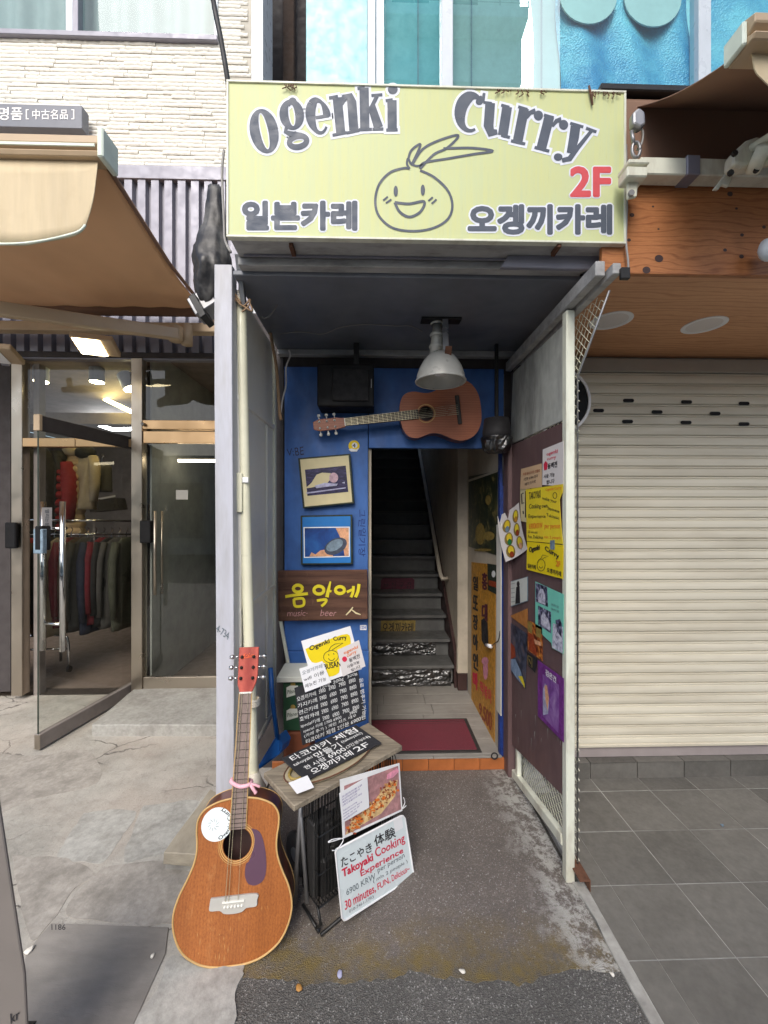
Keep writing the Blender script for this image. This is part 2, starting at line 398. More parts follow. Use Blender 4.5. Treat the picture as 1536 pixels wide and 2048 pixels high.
for nm, c in dict(ink_black=S(34, 33, 38), ink_red=S(212, 44, 76), ink_grey=S(96, 108, 116), ink_purple=S(96, 66, 150), ink_orange=S(226, 118, 40), ink_green=S(40, 120, 66),
                  ink_blue=S(60, 90, 190), print_white=S(236, 236, 236), print_teal=S(120, 206, 186), print_navy=S(32, 34, 66), print_lilac=S(176, 176, 206),
                  print_purple=S(116, 48, 134), print_violet=S(128, 78, 156), print_skin=S(196, 164, 176), print_peach=S(222, 166, 128), print_sky=S(30, 116, 190),
                  print_deep=S(26, 52, 118), print_steel=S(120, 140, 156), print_cream=S(214, 202, 160), print_darkgreen=S(38, 50, 40), print_olive=S(150, 128, 66),
                  print_amber=S(196, 140, 48), print_maroon=S(92, 34, 52), print_pink=S(226, 150, 172), print_tan=S(206, 150, 92), print_sauce=S(150, 62, 30), print_flake=S(232, 196, 140),
                  print_rose=S(178, 132, 132), print_slate=S(66, 74, 92), sign_white=S(224, 228, 238), sign_ink=S(74, 82, 96), sign_red=S(206, 74, 80), wood_yellow=S(222, 206, 40),
                  hood_ink=S(236, 110, 60), label_pale=S(206, 210, 204), nail_white=S(228, 228, 220)).items():
    (mat(nm, c, .55, var=.30, scale=38, grime=.45, gscale=22, gcol=sc3(c, .5)) if nm.startswith('print_') and nm not in ('print_white', 'print_teal', 'print_sky', 'print_cream') else mat(nm, c, .6, var=.06, scale=10))
mat('crate_green', S(38, 74, 52), .5, var=.1)
mat('pot_brown', S(120, 66, 42), .8)
mat('broom_blue', S(24, 92, 172), .4, var=.05, grime=.15)
mat('pink_ribbon', S(232, 176, 188), .7)
mat('tape', S(214, 206, 190), .7, bump=.5, bscale=40)
mat('foil', S(176, 176, 176), .22, metal=1, var=.1)
mat('foil_box', S(42, 40, 42), .7)
mat('litter_leaf', S(176, 128, 66), .7); mat('butt', S(220, 216, 206), .8)
mat('plate_dark', S(134, 130, 125), .6, var=.22, scale=3, bump=.3, bscale=40, grime=.45, gcol=S(84, 80, 80), gscale=3, stretch=(1, 3, 1))
mat('near_board', S(116, 110, 106), .6, var=.18, scale=2)
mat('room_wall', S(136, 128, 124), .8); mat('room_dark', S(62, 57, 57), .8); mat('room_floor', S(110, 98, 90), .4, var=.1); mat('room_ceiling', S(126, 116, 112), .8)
mat('hall_grey', S(168, 172, 168), .8)
mat('cable_black', (.02, .02, .022), .6)
mat('wire_grey', S(150, 148, 146), .6); mat('wire_tan', S(150, 120, 90), .6)
mat('curtain', S(150, 164, 166), .8, var=.06)
mat('pale_panel', S(126, 190, 196), .4, var=.04, spec=.6)
mat('wind_room', S(150, 200, 206), .8)
mat('facade_pale', S(226, 224, 216), .8, var=.06); mat('facade_white', S(230, 228, 222), .7); mat('facade_glass', S(70, 90, 100), .15); mat('facade_grey', S(210, 208, 204), .8)
for nm, c in dict(cloth_red=S(140, 30, 36), cloth_cream=S(206, 176, 134), cloth_beige=S(176, 160, 132), cloth_black=S(26, 25, 27), cloth_grey=S(74, 71, 68), cloth_brown=S(80, 62, 50), cloth_wine=S(110, 28, 40), cloth_green=S(62, 64, 52), cloth_white=S(190, 190, 188), cloth_navy=S(40, 44, 62)).items():
    mat(nm, c, .8, var=.14, scale=12, bump=.2, bscale=120)
mat('cement_pale', S(168, 167, 162), .7, var=.16, scale=40, bump=.5, bscale=70, grime=.75, gcol=S(118, 116, 110), gscale=7)
mat('cement_warm', S(160, 155, 148), .7, var=.16, scale=40, bump=.5, bscale=70, grime=.75, gcol=S(114, 110, 103), gscale=7)
def photo(name, cols, scale=30, st=(1, 1, 1)):
    n = N(name); f = n.noise(scale, 5, .62, n.coord(st, (len(name), 3, scale)), .8); k = len(cols); n.set(.4, 0, .5, col=n.ramp(f, [(.30 + .40*i/(k-1), c) for i, c in enumerate(cols)]))
photo('photo_bw', [S(18, 18, 34), S(40, 40, 66), S(120, 120, 150), S(214, 214, 226)], 34)
photo('photo_white', [S(90, 90, 116), S(196, 196, 214), S(232, 232, 238)], 40)
photo('photo_amber', [S(20, 14, 14), S(110, 44, 24), S(196, 110, 44), S(226, 190, 90)], 26)
photo('photo_dark', [S(20, 22, 32), S(44, 48, 66), S(74, 80, 100), S(112, 84, 70)], 14)
photo('photo_blue', [S(70, 92, 120), S(126, 152, 184), S(176, 196, 214)], 30, (3, 3, .6))
photo('photo_purple', [S(84, 40, 110), S(124, 72, 152), S(150, 112, 176), S(186, 160, 200)], 9)
photo('photo_green', [S(18, 26, 22), S(36, 48, 38), S(66, 70, 44), S(150, 134, 84)], 12)
photo('photo_music', [S(16, 14, 34), S(40, 34, 76), S(70, 60, 110)], 30, (1, 1, 3))
photo('photo_sky', [S(16, 40, 100), S(26, 70, 140), S(40, 96, 168)], 8)
emit('hall_strip', (1, .85, .6), 6)
emit('tube_warm', (1, .80, .30), 16); emit('tube_white', (.92, .97, 1), 22); emit('spot_warm', (1, .86, .5), 30); emit('flood_warm', (1, .84, .5), 9)
glass('glass_clear', (.9, .92, .90), .0); glass('glass_smoke', (.80, .81, .78), .01); glass('glass_cyan', (.66, .93, .96), .26, tintg=(.84, .99, 1)); glass('glass_soft', (.84, .92, .92), .0, ior=1.3); glass('glass_right', (.7, .94, .97), .0, ior=1.35)
wood('soffit_wood', S(186, 128, 88), S(222, 170, 126), 7, (.3, 1.5, 1.5), .5, dist=9, bd='Y', wb=.35, lines=True)
wood('fascia_wood', S(136, 80, 46), S(194, 130, 80), 13, (.22, 1, 1), .5, dist=13, wb=.28, lines=True)
wood('guitar_top', S(128, 72, 36), S(190, 118, 62), 30, (1, 1, .05), .42, bump=.04, dist=4, coat=.15, wear=S(212, 160, 104), bd='X', wb=.08)
wood('guitar_side', S(74, 36, 24), S(116, 60, 40), 6, (.3, .3, 1), .35, coat=.3, bump=.05)
wood('guitar2_top', S(146, 82, 56), S(182, 114, 80), 22, (.06, 1, 1), .42, bump=.04, dist=2.5, coat=.2, wb=.2)
wood('board_wood', S(64, 42, 34), S(112, 80, 64), 5, (.15, 1, 1), .8, bump=.6, wear=S(158, 122, 98), wb=.22, dist=9)
wood('head_red', S(150, 60, 52), S(190, 92, 78), 5, (1, 1, .2), .55, wear=S(214, 140, 110), bd='X')
mat('fret_board', S(128, 112, 106), .6, var=.14, scale=20, stretch=(4, 4, .5)); mat('fret_dark', S(44, 36, 32), .5)
mat('binding', S(196, 160, 104), .5); mat('rosette', S(196, 158, 96), .5); mat('pickguard', S(92, 66, 84), .35, var=.08); mat('bridge', S(178, 176, 170), .6, var=.1)
mat('string', S(200, 190, 160), .3, metal=.8)
# sign face: weathered, streaked yellow-green acrylic
n = N('sign_face'); st = n.noise(7, 8, .7, n.coord((9, 1, .35))); sp = n.noise(3, 6, .6, n.coord((1, 1, 1)))
c = n.mix(n.ramp(st, [(.35, 0.0), (.75, 1.0)]), S(204, 207, 146), S(194, 203, 160)); c = n.mix(n.ramp(sp, [(.4, 0.0), (.8, .6)]), c, S(196, 210, 170))
c = n.mix(n.ramp(n.noise(14, 9, .8, n.coord((7, 1, .5), (4, 0, 2))), [(.58, 0.0), (.8, .5)]), c, S(142, 142, 112)); n.set(.5, 0, .3, col=c)
# asphalt of the entry: worn, brownish, with moss towards the street edge and cement spilled by the right post
def asphalt(name, base, pebble, moss=False):
    n = N(name); v = n.new('ShaderNodeTexVoronoi'); v.inputs['Scale'].default_value = 260; n.lk(n.tc.outputs['Object'], v.inputs['Vector'])
    cs = n.new('ShaderNodeSeparateColor'); n.lk(v.outputs['Color'], cs.inputs[0])
    c = n.mix(n.ramp(cs.outputs[0], [(.55, 0.0), (1, 1.0)]), base, pebble)
    c = n.mix(n.math('MULTIPLY', n.ramp(cs.outputs[1], [(.955, 0.0), (.97, 1.0)]), .7), c, S(186, 184, 180))
    big = n.noise(3, 8, .65); c = n.mix(n.ramp(big, [(.4, 0.0), (.7, .5)]), c, sc3(base, .55))
    if moss:
        X, Y, Z = n.sep(); wob = n.noise(5, 8, .7); gap = n.noise(11, 7, .75, n.coord((1, 1, 1), (5, 2, 0)))
        yy = n.math('ADD', Y, n.math('MULTIPLY', wob, .24))
        g = n.math('MULTIPLY', n.ramp(yy, [(.0, 0.0), (.5, 1.0)]), 1)
        rm = n.new('ShaderNodeMapRange'); rm.inputs[1].default_value = 1.68; rm.inputs[2].default_value = 1.50; n.lk(yy, rm.inputs[0])
        re = n.new('ShaderNodeMapRange'); re.inputs[1].default_value = 1.56; re.inputs[2].default_value = 1.45; n.lk(yy, re.inputs[0]); c = n.mix(n.math('MULTIPLY', re.outputs[0], .7), c, S(88, 85, 80))
        mm = n.math('MULTIPLY', rm.outputs[0], n.ramp(gap, [(.38, 0.0), (.62, .85)])); c = n.mix(mm, c, S(124, 106, 58))
        xx = n.math('ADD', X, n.math('MULTIPLY', wob, .34)); rc = n.new('ShaderNodeMapRange'); rc.inputs[1].default_value = .78; rc.inputs[2].default_value = .93; n.lk(xx, rc.inputs[0])
        mc = n.math('MULTIPLY', rc.outputs[0], n.ramp(n.noise(16, 8, .8, n.coord((1, 1, 1), (5, 2, 0))), [(.46, 0.0), (.54, .9)])); c = n.mix(mc, c, S(182, 180, 174))
    n.set(.85, 0, .3, col=c)
    n.bump(n.math('ADD', v.outputs['Distance'], n.math('MULTIPLY', n.noise(40, 6, .7), .6)), .7, .006)
asphalt('asphalt_entry', S(112, 105, 100), S(140, 131, 124), True); asphalt('asphalt_street', S(92, 90, 87), S(128, 126, 122))
# smeared old concrete with cracks
n = N('old_concrete'); a = n.noise(2.2, 8, .68); b = n.noise(9, 8, .7, None, .4); d = n.noise(2.0, 3, .5, n.coord((1, 1, 1), (7, 3, 0)))
c = n.mix(n.ramp(a, [(.3, 0.0), (.72, 1.0)]), S(140, 137, 130), S(190, 187, 180)); c = n.mix(n.ramp(b, [(.5, 0.0), (.75, .5)]), c, S(108, 106, 100)); c = n.mix(n.ramp(d, [(.4, 0.0), (.7, .4)]), c, S(178, 164, 152))
vv = n.new('ShaderNodeTexVoronoi', feature='DISTANCE_TO_EDGE'); vv.inputs['Scale'].default_value = 2.1
wc = n.new('ShaderNodeVectorMath', operation='ADD'); nz = n.new('ShaderNodeTexNoise'); nz.inputs['Scale'].default_value = 3; nz.inputs['Detail'].default_value = 6
n.lk(n.tc.outputs['Object'], nz.inputs['Vector']); sm = n.new('ShaderNodeVectorMath', operation='SCALE'); sm.inputs['Scale'].default_value = .35; n.lk(nz.outputs['Color'], sm.inputs[0])
n.lk(n.coord((.8, 1.4, 1)), wc.inputs[0]); n.lk(sm.outputs[0], wc.inputs[1]); n.lk(wc.outputs[0], vv.inputs['Vector'])
ck = n.math('MULTIPLY', n.ramp(vv.outputs['Distance'], [(.004, 1.0), (.013, 0.0)]), n.ramp(n.noise(1.7, 3, .5, n.coord((1, 1, 1), (1, 8, 0))), [(.45, 0.0), (.6, .8)]))
c = n.mix(n.ramp(n.noise(90, 4, .8), [(.55, 0.0), (.7, .45)]), c, S(92, 90, 86)); c = n.mix(n.ramp(n.noise(26, 5, .8, n.coord((1, 2.5, 1), (2, 2, 0))), [(.62, 0.0), (.72, .6)]), c, S(98, 95, 90)); c = n.mix(ck, c, S(78, 74, 72)); n.set(.66, 0, .4, col=c)
n.bump(n.math('SUBTRACT', n.math('ADD', a, n.math('MULTIPLY', n.noise(30, 8, .7), .35)), n.math('MULTIPLY', ck, .5)), .5, .02)
# crumpled foil, bubble wrap, onion sheet etc.
n = N('crumple_foil'); vv = n.new('ShaderNodeTexVoronoi', feature='DISTANCE_TO_EDGE'); vv.inputs['Scale'].default_value = 13; n.lk(n.coord((.7, 1, 1.6)), vv.inputs['Vector'])
n.set(.34, 1, col=S(108, 108, 108)); n.bump(n.math('ADD', vv.outputs['Distance'], n.math('MULTIPLY', n.noise(9, 3, .5, None, 1.0), 1.0)), .8, .03)
n = N('bubble_wrap'); vv = n.new('ShaderNodeTexVoronoi'); vv.inputs['Scale'].default_value = 85; n.lk(n.tc.outputs['Object'], vv.inputs['Vector'])
c = n.mix(n.ramp(n.noise(2.2, 6, .6), [(.35, 0.0), (.65, 1.0)]), S(52, 142, 190), S(150, 214, 228)); n.set(.3, 0, .5, col=c); n.bump(vv.outputs['Distance'], .5, .008)
n = N('mesh_cloth'); n.set(.9, col=S(160, 60, 40))
# ================================================================== ground and paving
g = MB().sheet([(-150, -150, -.02), (150, -150, -.02), (150, 150, -.02), (-150, 150, -.02)]).build('ground', 'asphalt_street'); tag(g, kind='structure')
XA0, XA1 = -.47, .835
def wavy(x): return 1.335 + .035*mnoise.noise(Vector((x*3.1, .4, 0))) + .022*mnoise.noise(Vector((x*11, 2, 0))) + .012*mnoise.noise(Vector((x*37, 5, 0)))
# the worn entry asphalt ends in an uneven edge against the darker street asphalt
front = [(XA0 + (XA1-XA0)*i/160, wavy(XA0 + (XA1-XA0)*i/160), .006) for i in range(161)]
fpts = front + [(XA1, 2.42, .006), (XA0 - .12, 2.42, .006), (XA0 - .12, 1.6, .006)]
o = MB().prism([(x, y, -.012) for x, y, z in fpts], (0, 0, .0135)).build('entry_pavement', 'asphalt_entry'); tag(o, kind='structure')
o = MB().prism([(-.36, -2, -.016), (.86, -2, -.016), (.86, 1.45, -.016), (-.50, 1.45, -.016), (-.44, 1.2, -.016)], (0, 0, .0165)).build('street_road', 'asphalt_street'); tag(o, kind='structure')
# concrete on the left, one cracked sheet, with an irregular right edge
edge = [(gr(455, 2048).x - .10, -2.0), (gr(455, 2048).x, gr(455, 2048).y), (gr(470, 1985).x, gr(470, 1985).y), (gr(488, 1938).x, gr(488, 1938).y), (-.46, 1.5), (-.60, 1.68), (-.60, 3.6)]
MBc = MB(); MBc.prism([(x, y, -.014) for x, y in edge] + [(-9, 3.6, -.014), (-9, -2, -.014)], (0, 0, .020))
o = MBc.build('concrete_pavement', 'old_concrete'); tag(o, kind='structure')
cr = spline([(gr(270, 2046).x, gr(270, 2046).y), (gr(318, 1960).x, gr(318, 1960).y), (gr(345, 1895).x, gr(345, 1895).y), (gr(343, 1850).x, gr(343, 1850).y)], 5)
for pts, m_c, zz in (([(168, 1626), (215, 1619), (263, 1620), (272, 1631), (240, 1678), (204, 1725), (160, 1722), (114, 1716), (140, 1668)], 'cement_pale', .0072), ([(287, 1611), (340, 1606), (400, 1602), (420, 1650), (400, 1712), (326, 1709), (249, 1722), (262, 1670)], 'cement_pale', .0076),
                      ([(24, 1712), (111, 1713), (150, 1724), (192, 1749), (150, 1775), (104, 1842), (60, 1880), (40, 1800)], 'cement_warm', .0081), ([(386, 1925), (484, 1940), (468, 1985), (452, 2060), (272, 2060), (312, 1985), (340, 1915)], 'cement_pale', .0078), ([(-60, 1500), (70, 1512), (176, 1500), (200, 1560), (130, 1585), (60, 1600), (-60, 1640)], 'cement_warm', .0070), ([(205, 1735), (330, 1722), (420, 1760), (350, 1845), (200, 1840), (130, 1820)], 'cement_warm', .0087)):
    q = [gr(x, y, zz) for x, y in spline(pts + pts[:1], 5)[:-1]]; q = [p + Vector((.008*mnoise.noise(p*22), .012*mnoise.noise(p*17 + Vector((3, 0, 0))), 0)) for p in q]
    MB().prism([p - Vector((0, 0, .012)) for p in q], (0, 0, .012)).build('concrete_patch', m_c, o)
# dark cover plate let into the concrete
pp = [gr(x, y, .011) for x, y in ((338, 1853), (332, 1905), (262, 2060), (30, 2075), (50, 1905), (102, 1845))]
o = MB().prism([p - Vector((0, 0, .012)) for p in pp], (0, 0, .012)).build('cover_plate', 'plate_dark', bevel=.003)
tag(o, 'dark worn cover plate let into the concrete beside the standing guitar', 'cover plate')
textpx('1186', (103, 1849, 131, 1860), PZ(.0105), 'ink_black', o, .0006, .01, .05)
# mortar strip between asphalt and tiles
mb = MB(); n_ = 26
for i in range(n_):
    y0, y1 = -.4 + i*2.06/n_, -.4 + (i+1)*2.06/n_; a = .012*mnoise.noise(Vector((i*.9, 0, 0))); b = .012*mnoise.noise(Vector(((i+1)*.9, 0, 0)))
    mb.add([(.835+a, y0, .008), (.872, y0, .008), (.872, y1, .008), (.835+b, y1, .008), (.835+a, y0, -.01), (.835+b, y1, -.01)], [(0, 1, 2, 3), (0, 3, 5, 4)])
o = mb.build('mortar_strip', 'mortar'); tag(o, kind='structure')
# grey floor tiles in front of the shutter
tb = box('tile_floor', (.86, -1.2, -.03), (4.0, 2.305, .0062), 'grout', bevel=0); tag(tb, kind='structure')
TS = .277; X0 = 1.255; G = .005
def tilemesh(wx, wy): return MB().box((0, 0, 0), (wx - G, wy - G, .006)).build('tile', 'tile_grey', tb, bevel=.0012)
full = None; part = None
ys = [2.193 - TS*i for i in range(11)]
def tz(i, j): return .0015 + .0012*((i*7 + j*13) % 5)/5
for j, y in enumerate(ys[1:]):
    for i in range(-1, 9):
        x = X0 + TS*i
        if full is None: full = tilemesh(TS, TS); full.location = (x + G/2, y + G/2, tz(i, j)); continue
        place(full, 'tile', (x + G/2, y + G/2, tz(i, j)), tb)
    if part is None: part = tilemesh(X0 - TS - .872, TS); part.location = (.872 + G, y + G/2, tz(0, j))
    else: place(part, 'tile', (.872 + G, y + G/2, tz(0, j)), tb)
strip = None
for i in range(-1, 9):
    x = X0 + TS*i
    if strip is None: strip = MB().box((0, 0, 0), (TS - G, .107 - G, .006)).build('tile', 'tile_grey', tb, bevel=.0012); strip.location = (x + G/2, 2.193 + G/2, tz(i, 3))
    else: place(strip, 'tile', (x + G/2, 2.193 + G/2, tz(i, 3)), tb)
# the step below the shutter, faced with tiles
sp_ = thing('tiled_step', 'low grey tiled step running under the roller shutter', 'step', (2, 2.3, 0))
box('step_core', (.87, 2.306, .0), (4.0, 2.40, .094), 'grout', sp_, 0)
f1 = None
for i in range(-1, 9):
    x = X0 + TS*i
    if f1 is None:
        f1 = MB().box((0, 0, 0), (TS - G, .008, .093)).build('tile', 'tile_grey', sp_, bevel=.0012, local=True); f2 = MB().box((0, 0, 0), (TS - G, .062, .006)).build('tile', 'tile_grey', sp_, bevel=.0012, local=True)
        for q, l in ((f1, (x, 2.297, .006)), (f2, (x, 2.297, .0955))): q.location = Vector(l) - wloc(sp_)
    else: place(f1, 'tile', (x, 2.297, .006), sp_); place(f2, 'tile', (x, 2.297, .0955), sp_)

# ================================================================== building on the left: clothing shop
YL = 3.40
lb = thing('shop_building', 'white stone clad building with grey ribbed cladding above the clothing shop', 'building', (-2.2, YL, 0))
xr = at(503, 200, YL).x; zt = at(300, 340, YL).z; zs = at(200, 80, YL).z; zw0 = at(200, 70, YL).z; xwr = at(432, 60, YL).x
box('wall', (-7, YL + .012, zt), (xr, YL + .35, zw0 - .02), 'ledge_joint', lb, 0)
box('wall', (xwr, YL + .012, zw0 - .019), (xr, YL + .35, 8), 'ledge_joint', lb, 0)
# split-face stone strips, each its own piece
RH = .0335; shapes = []
for k in range(5):
    L = (.20, .26, .31, .36, .23)[k]; mb = MB(); n1 = 10
    prof = [random.uniform(0, .006) for _ in range(n1+1)]
    def fn(u, v, L=L, prof=prof):
        e = .004 if (v < .01 or v > .99) else 0
        return (u*(L-.003), -.010 - prof[int(u*n1+.5)] * (1 - .5*abs(v-.5)) + e, v*(RH-.0035))
    mb.grid(fn, n1, 3)
    mb.add([(0, 0, 0), (L-.003, 0, 0), (L-.003, 0, RH-.0035), (0, 0, RH-.0035), (0, -.01, 0), (L-.003, -.01, 0), (L-.003, -.01, RH-.0035), (0, -.01, RH-.0035)], [(0, 4, 5, 1), (3, 2, 6, 7), (0, 3, 7, 4), (1, 5, 6, 2)])
    shapes.append((L, mb))
protos = {}
xl = at(0, 200, YL).x - .25; cnt = 0
row = 0; z = zt + .002
while z < 5.98:
    a = xl if z + RH < zw0 - .02 else xwr + .004
    x = a - random.uniform(0, .2)*(a == xl)
    while x < xr - .02:
        k = random.randrange(5); L, mb = shapes[k]
        if x + L > xr: 
            fit = [q for q in range(5) if x + shapes[q][0] <= xr + .004]
            if not fit: break
            k = max(fit, key=lambda q: shapes[q][0]); L = shapes[k][0]
        dy = YL + .012 + random.uniform(-.001, .007)
        if k not in protos:
            q = mb.build('stone', 'ledge_stone', lb, local=True); q.location = Vector((x, dy, z)) - wloc(lb); protos[k] = q
        else: place(protos[k], 'stone', (x, dy, z), lb)
        x += L; cnt += 1
    z += RH; row += 1
# corner pier and gap between the two buildings
box('corner_pier', (xr + .004, YL - .02, 2.4), (at(526, 100, YL - .02).x, YL + .3, 8), 'window_white', lb, .004)
gp = thing('gap_wall', 'dark recess wall between the white building and the blue windowed one', 'wall', (-.9, 4.6, 0))
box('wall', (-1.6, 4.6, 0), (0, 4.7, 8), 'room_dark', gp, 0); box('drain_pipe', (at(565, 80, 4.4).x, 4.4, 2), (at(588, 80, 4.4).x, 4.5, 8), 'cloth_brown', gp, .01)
# upstairs window with curtain
wn = MB().box((-7, YL - .03, zw0 - .045), (xwr + .02, YL + .10, zw0)).build('window_sill', 'charcoal_clad', lb, bevel=.004)
wf = MB(); wf.box((xwr - .008, YL - .02, zw0), (xwr + .02, YL + .05, 8)); xm0, xm1 = at(133, 30, YL).x, at(147, 30, YL).x
wf.box((xm0, YL - .01, zw0), (xm1, YL + .05, 8)); wf.build('window_frame', 'window_white', lb, bevel=.003)
box('window_mullion', (xm1 + .001, YL - .012, zw0), (xm1 + .045, YL + .05, 8), 'charcoal_clad', lb)
MB().sheet([(-7, YL + .02, zw0), (xm0, YL + .02, zw0), (xm0, YL + .02, 8), (-7, YL + .02, 8)]).build('pane', 'glass_soft', lb)
MB().sheet([(xm1 + .045, YL + .03, zw0), (xwr - .008, YL + .03, zw0), (xwr - .008, YL + .03, 8), (xm1 + .045, YL + .03, 8)]).build('pane', 'glass_soft', lb)
def cf(u, v): return (-7 + u*(xwr + 7), YL + .16 + .025*math.sin(u*160) + .012*math.sin(u*71), zw0 - .02 + v*2.5)
MB().grid(cf, 420, 1).build('curtain', 'curtain', lb, smooth=True)
box('room_wall', (-7, YL + .45, zw0), (xwr, YL + .5, 8), 'room_wall', lb, 0)
# ribbed cladding under the stone
zc1 = zt - .005; zc0 = 2.86
box('cladding_trim', (-7, YL - .055, zc1 - .11), (xr + .05, YL - .002, zc1), 'charcoal_clad', lb, .003)
mb = MB(); prof = []; x = -4.2; pit = .108
while x < xr + .05:
    prof += [(x, 0), (x + .062, 0), (x + .068, .045), (x + .102, .045)]; x += pit
for (xa, ya), (xb, yb) in zip(prof, prof[1:]):
    mb.sheet([(xa, YL - .045 + ya, zc0), (xb, YL - .045 + yb, zc0), (xb, YL - .045 + yb, zc1 - .11), (xa, YL - .045 + ya, zc1 - .11)])
mb.build('ribbed_cladding', 'charcoal_clad', lb)
mb = MB()
for (xa, ya), (xb, yb) in zip(prof, prof[1:]):   # ribbed soffit over the shop window
    mb.sheet([(xa, 2.75, 2.60 - ya*.7), (xb, 2.75, 2.60 - yb*.7), (xb, YL, 2.60 - yb*.7), (xa, YL, 2.60 - ya*.7)])
mb2 = MB(); mb2.box((-7, YL - .03, 2.825), (xr, YL - .002, 2.865)); mb2.build('header', 'room_dark', lb)
box('wall_side', (xr - .02, YL + .02, 0), (xr, YL + 3, zt), 'room_wall', lb, 0)
# shop front: steel posts, transoms, fixed panes
yF = YL - .02
def fr(name, x0, x1, y0, y1, d0=0.0, d1=.08, m='steel', b=.003, par=None):
    a = at(x0, y1, yF + d0); c = at(x1, y0, yF + d0); return box(name, (a.x, yF + d0, a.z), (c.x, yF + d1, c.z), m, par or lb, b)
fr('post', 22, 44, 720, 1392); fr('post', 262, 284, 716, 1396)
o = MB().box((at(48, 1390, yF).x, yF + .09, 0), (at(60, 1390, yF).x, yF + .16, 2.8)).build('post', 'room_wall', lb, bevel=.003)
fr('transom', 44.5, 150, 876, 893, .002, .06, 'steel_tan_lit'); fr('transom', 150.5, 261.5, 878, 893, .004, .05, 'steel_tan_lit')
fr('transom', 284.5, 470, 841, 858, .004, .07, 'steel_tan_lit')
fr('head_rail', 30, 470, 706, 716, .01, .08, 'charcoal_clad')
pg_ = MB(); a, b = at(45, 876, yF + .03), at(261, 722, yF + .03); pg_.sheet([(a.x, yF + .03, a.z), (b.x, yF + .03, a.z), (b.x, yF + .03, b.z), (a.x, yF + .03, b.z)]).build('pane', 'glass_clear', lb)
a, b = at(285, 841, yF + .03), at(470, 722, yF + .03); MB().sheet([(a.x, yF + .03, a.z), (b.x, yF + .03, a.z), (b.x, yF + .03, b.z), (a.x, yF + .03, b.z)]).build('pane', 'glass_smoke', lb)
fr('dark_pane', -140, 21, 720, 1385, .03, .05, 'room_dark', 0)
# shop room
xp = at(273, 1000, yF).x
rm_ = thing('shop_interior', 'dim shop room behind the glass front with grey walls', 'room', (-2.6, 5, 0))
box('floor', (-6, YL + .07, -.01), (xr - .03, 8.2, .006), 'room_floor', rm_, 0); box('ceiling', (-6, YL + .07, 2.95), (xr - .03, 8.2, 3.05), 'room_ceiling', rm_, 0)
box('back_wall', (-6, 8.1, .01), (xr - .03, 8.2, 2.94), 'room_wall', rm_, 0); box('side_wall', (-6.1, YL + .08, .01), (-6, 8.1, 2.94), 'room_wall', rm_, 0)
box('partition', (xp - .01, YL + .08, .01), (xp + .05, 8.0, 2.94), 'room_dark', rm_, 0)
# stair hall behind the closed door
for i in range(7): box('step', (xp + .10, 5.0 + .25*i, .01), (xr - .05, 7.6, .16*(i + 1)), 'hall_grey', rm_, .004)
box('light_strip', (xp + .12, yF + .45, 2.02), (xr - .06, yF + .47, 2.045), 'hall_strip', rm_, 0); box('hall_side', (xr - .045, YL + .08, .01), (xr - .032, 8.0, 2.94), 'hall_grey', rm_, 0); box('hall_side', (xp + .055, YL + .08, .01), (xp + .07, 8.0, 2.94), 'hall_grey', rm_, 0)
box('hall_door', (at(335, 900, 7.4).x, 7.2, 1.0), (at(405, 900, 7.4).x, 7.3, 2.4), 'room_dark', rm_, .01)
# closed glass door on the right
dr = thing('glass_door', 'closed glass door with steel rails beside the white post', 'glass door', (at(360, 1378, yF).x, yF, .08))
fr('top_rail', 286, 470, 863, 886, .012, .05, 'steel_tan_lit', .003, dr); fr('bottom_rail', 286, 470, 1353, 1379, .012, .05, 'steel', .003, dr)
a, b = at(288, 1353, yF + .03), at(470, 886, yF + .03); MB().sheet([(a.x, yF + .03, a.z), (b.x, yF + .03, a.z), (b.x, yF + .03, b.z), (a.x, yF + .03, b.z)]).build('pane', 'glass_smoke', dr)
tube('door_handle', [at(310, 1022, yF - .06), at(310, 1190, yF - .06)], .012, 'steel', dr); tube('door_handle', [at(324, 1022, yF + .08), at(324, 1188, yF + .08)], .010, 'steel', dr)
a, b = at(280, 1086, yF - .02), at(302, 1041, yF - .02); box('lock', (a.x, yF - .03, a.z), (b.x, yF + .02, b.z), 'black_plastic', dr, .006)
MB().lathe([(.014, 0), (.016, .01), (.010, .03), (.0, .034)], 16, Matrix.Translation(at(288, 849, yF - .002)) @ Matrix.Rotation(R(90), 4, 'X')).build('hinge_bolt', 'chrome', dr, smooth=True)
o = card('notice', [(352, 980), (376, 980), (376, 999), (352, 999)], PY(yF + .034), 'paper_white2', dr, .0005)
# open glass door swung towards the street
H0 = gr(266, 1391); E0 = gr(76, 1504); dv = (E0 - H0); L_ = dv.length; dv.normalize(); dn = Vector((-dv.y, dv.x, 0))
od = thing('glass_door', 'glass door swung open over the pavement with long steel pull handles', 'glass door', H0)
zd = at(80, 829, E0.y).z
plD = mkpl(H0, dn)
def dbox(name, s0, s1, z0, z1, t, m, b=.003): 
    c = H0 + dv*((s0+s1)/2) + Vector((0, 0, (z0+z1)/2)); return MB().obox(c, dv*(s1-s0)/2, dn*t/2, Vector((0, 0, (z1-z0)/2))).build(name, m, od, bevel=b)
dbox('bottom_rail', 0, L_, .02, .115, .04, 'room_wall'); dbox('top_rail', 0, L_ - .012, zd - .10, zd - .005, .04, 'room_dark'); dbox('edge_cap', L_ - .011, L_ + .012, zd - .105, zd, .046, 'tan_paint'); dbox('edge_cap', L_ + .001, L_ + .008, .018, .117, .042, 'steel')
MB().sheet([H0 + dv*.004 + Vector((0, 0, .115)), H0 + dv*(L_ - .002) + Vector((0, 0, .115)), H0 + dv*(L_ - .002) + Vector((0, 0, zd - .10)), H0 + dv*.004 + Vector((0, 0, zd - .10))]).build('pane', 'glass_smoke', od)
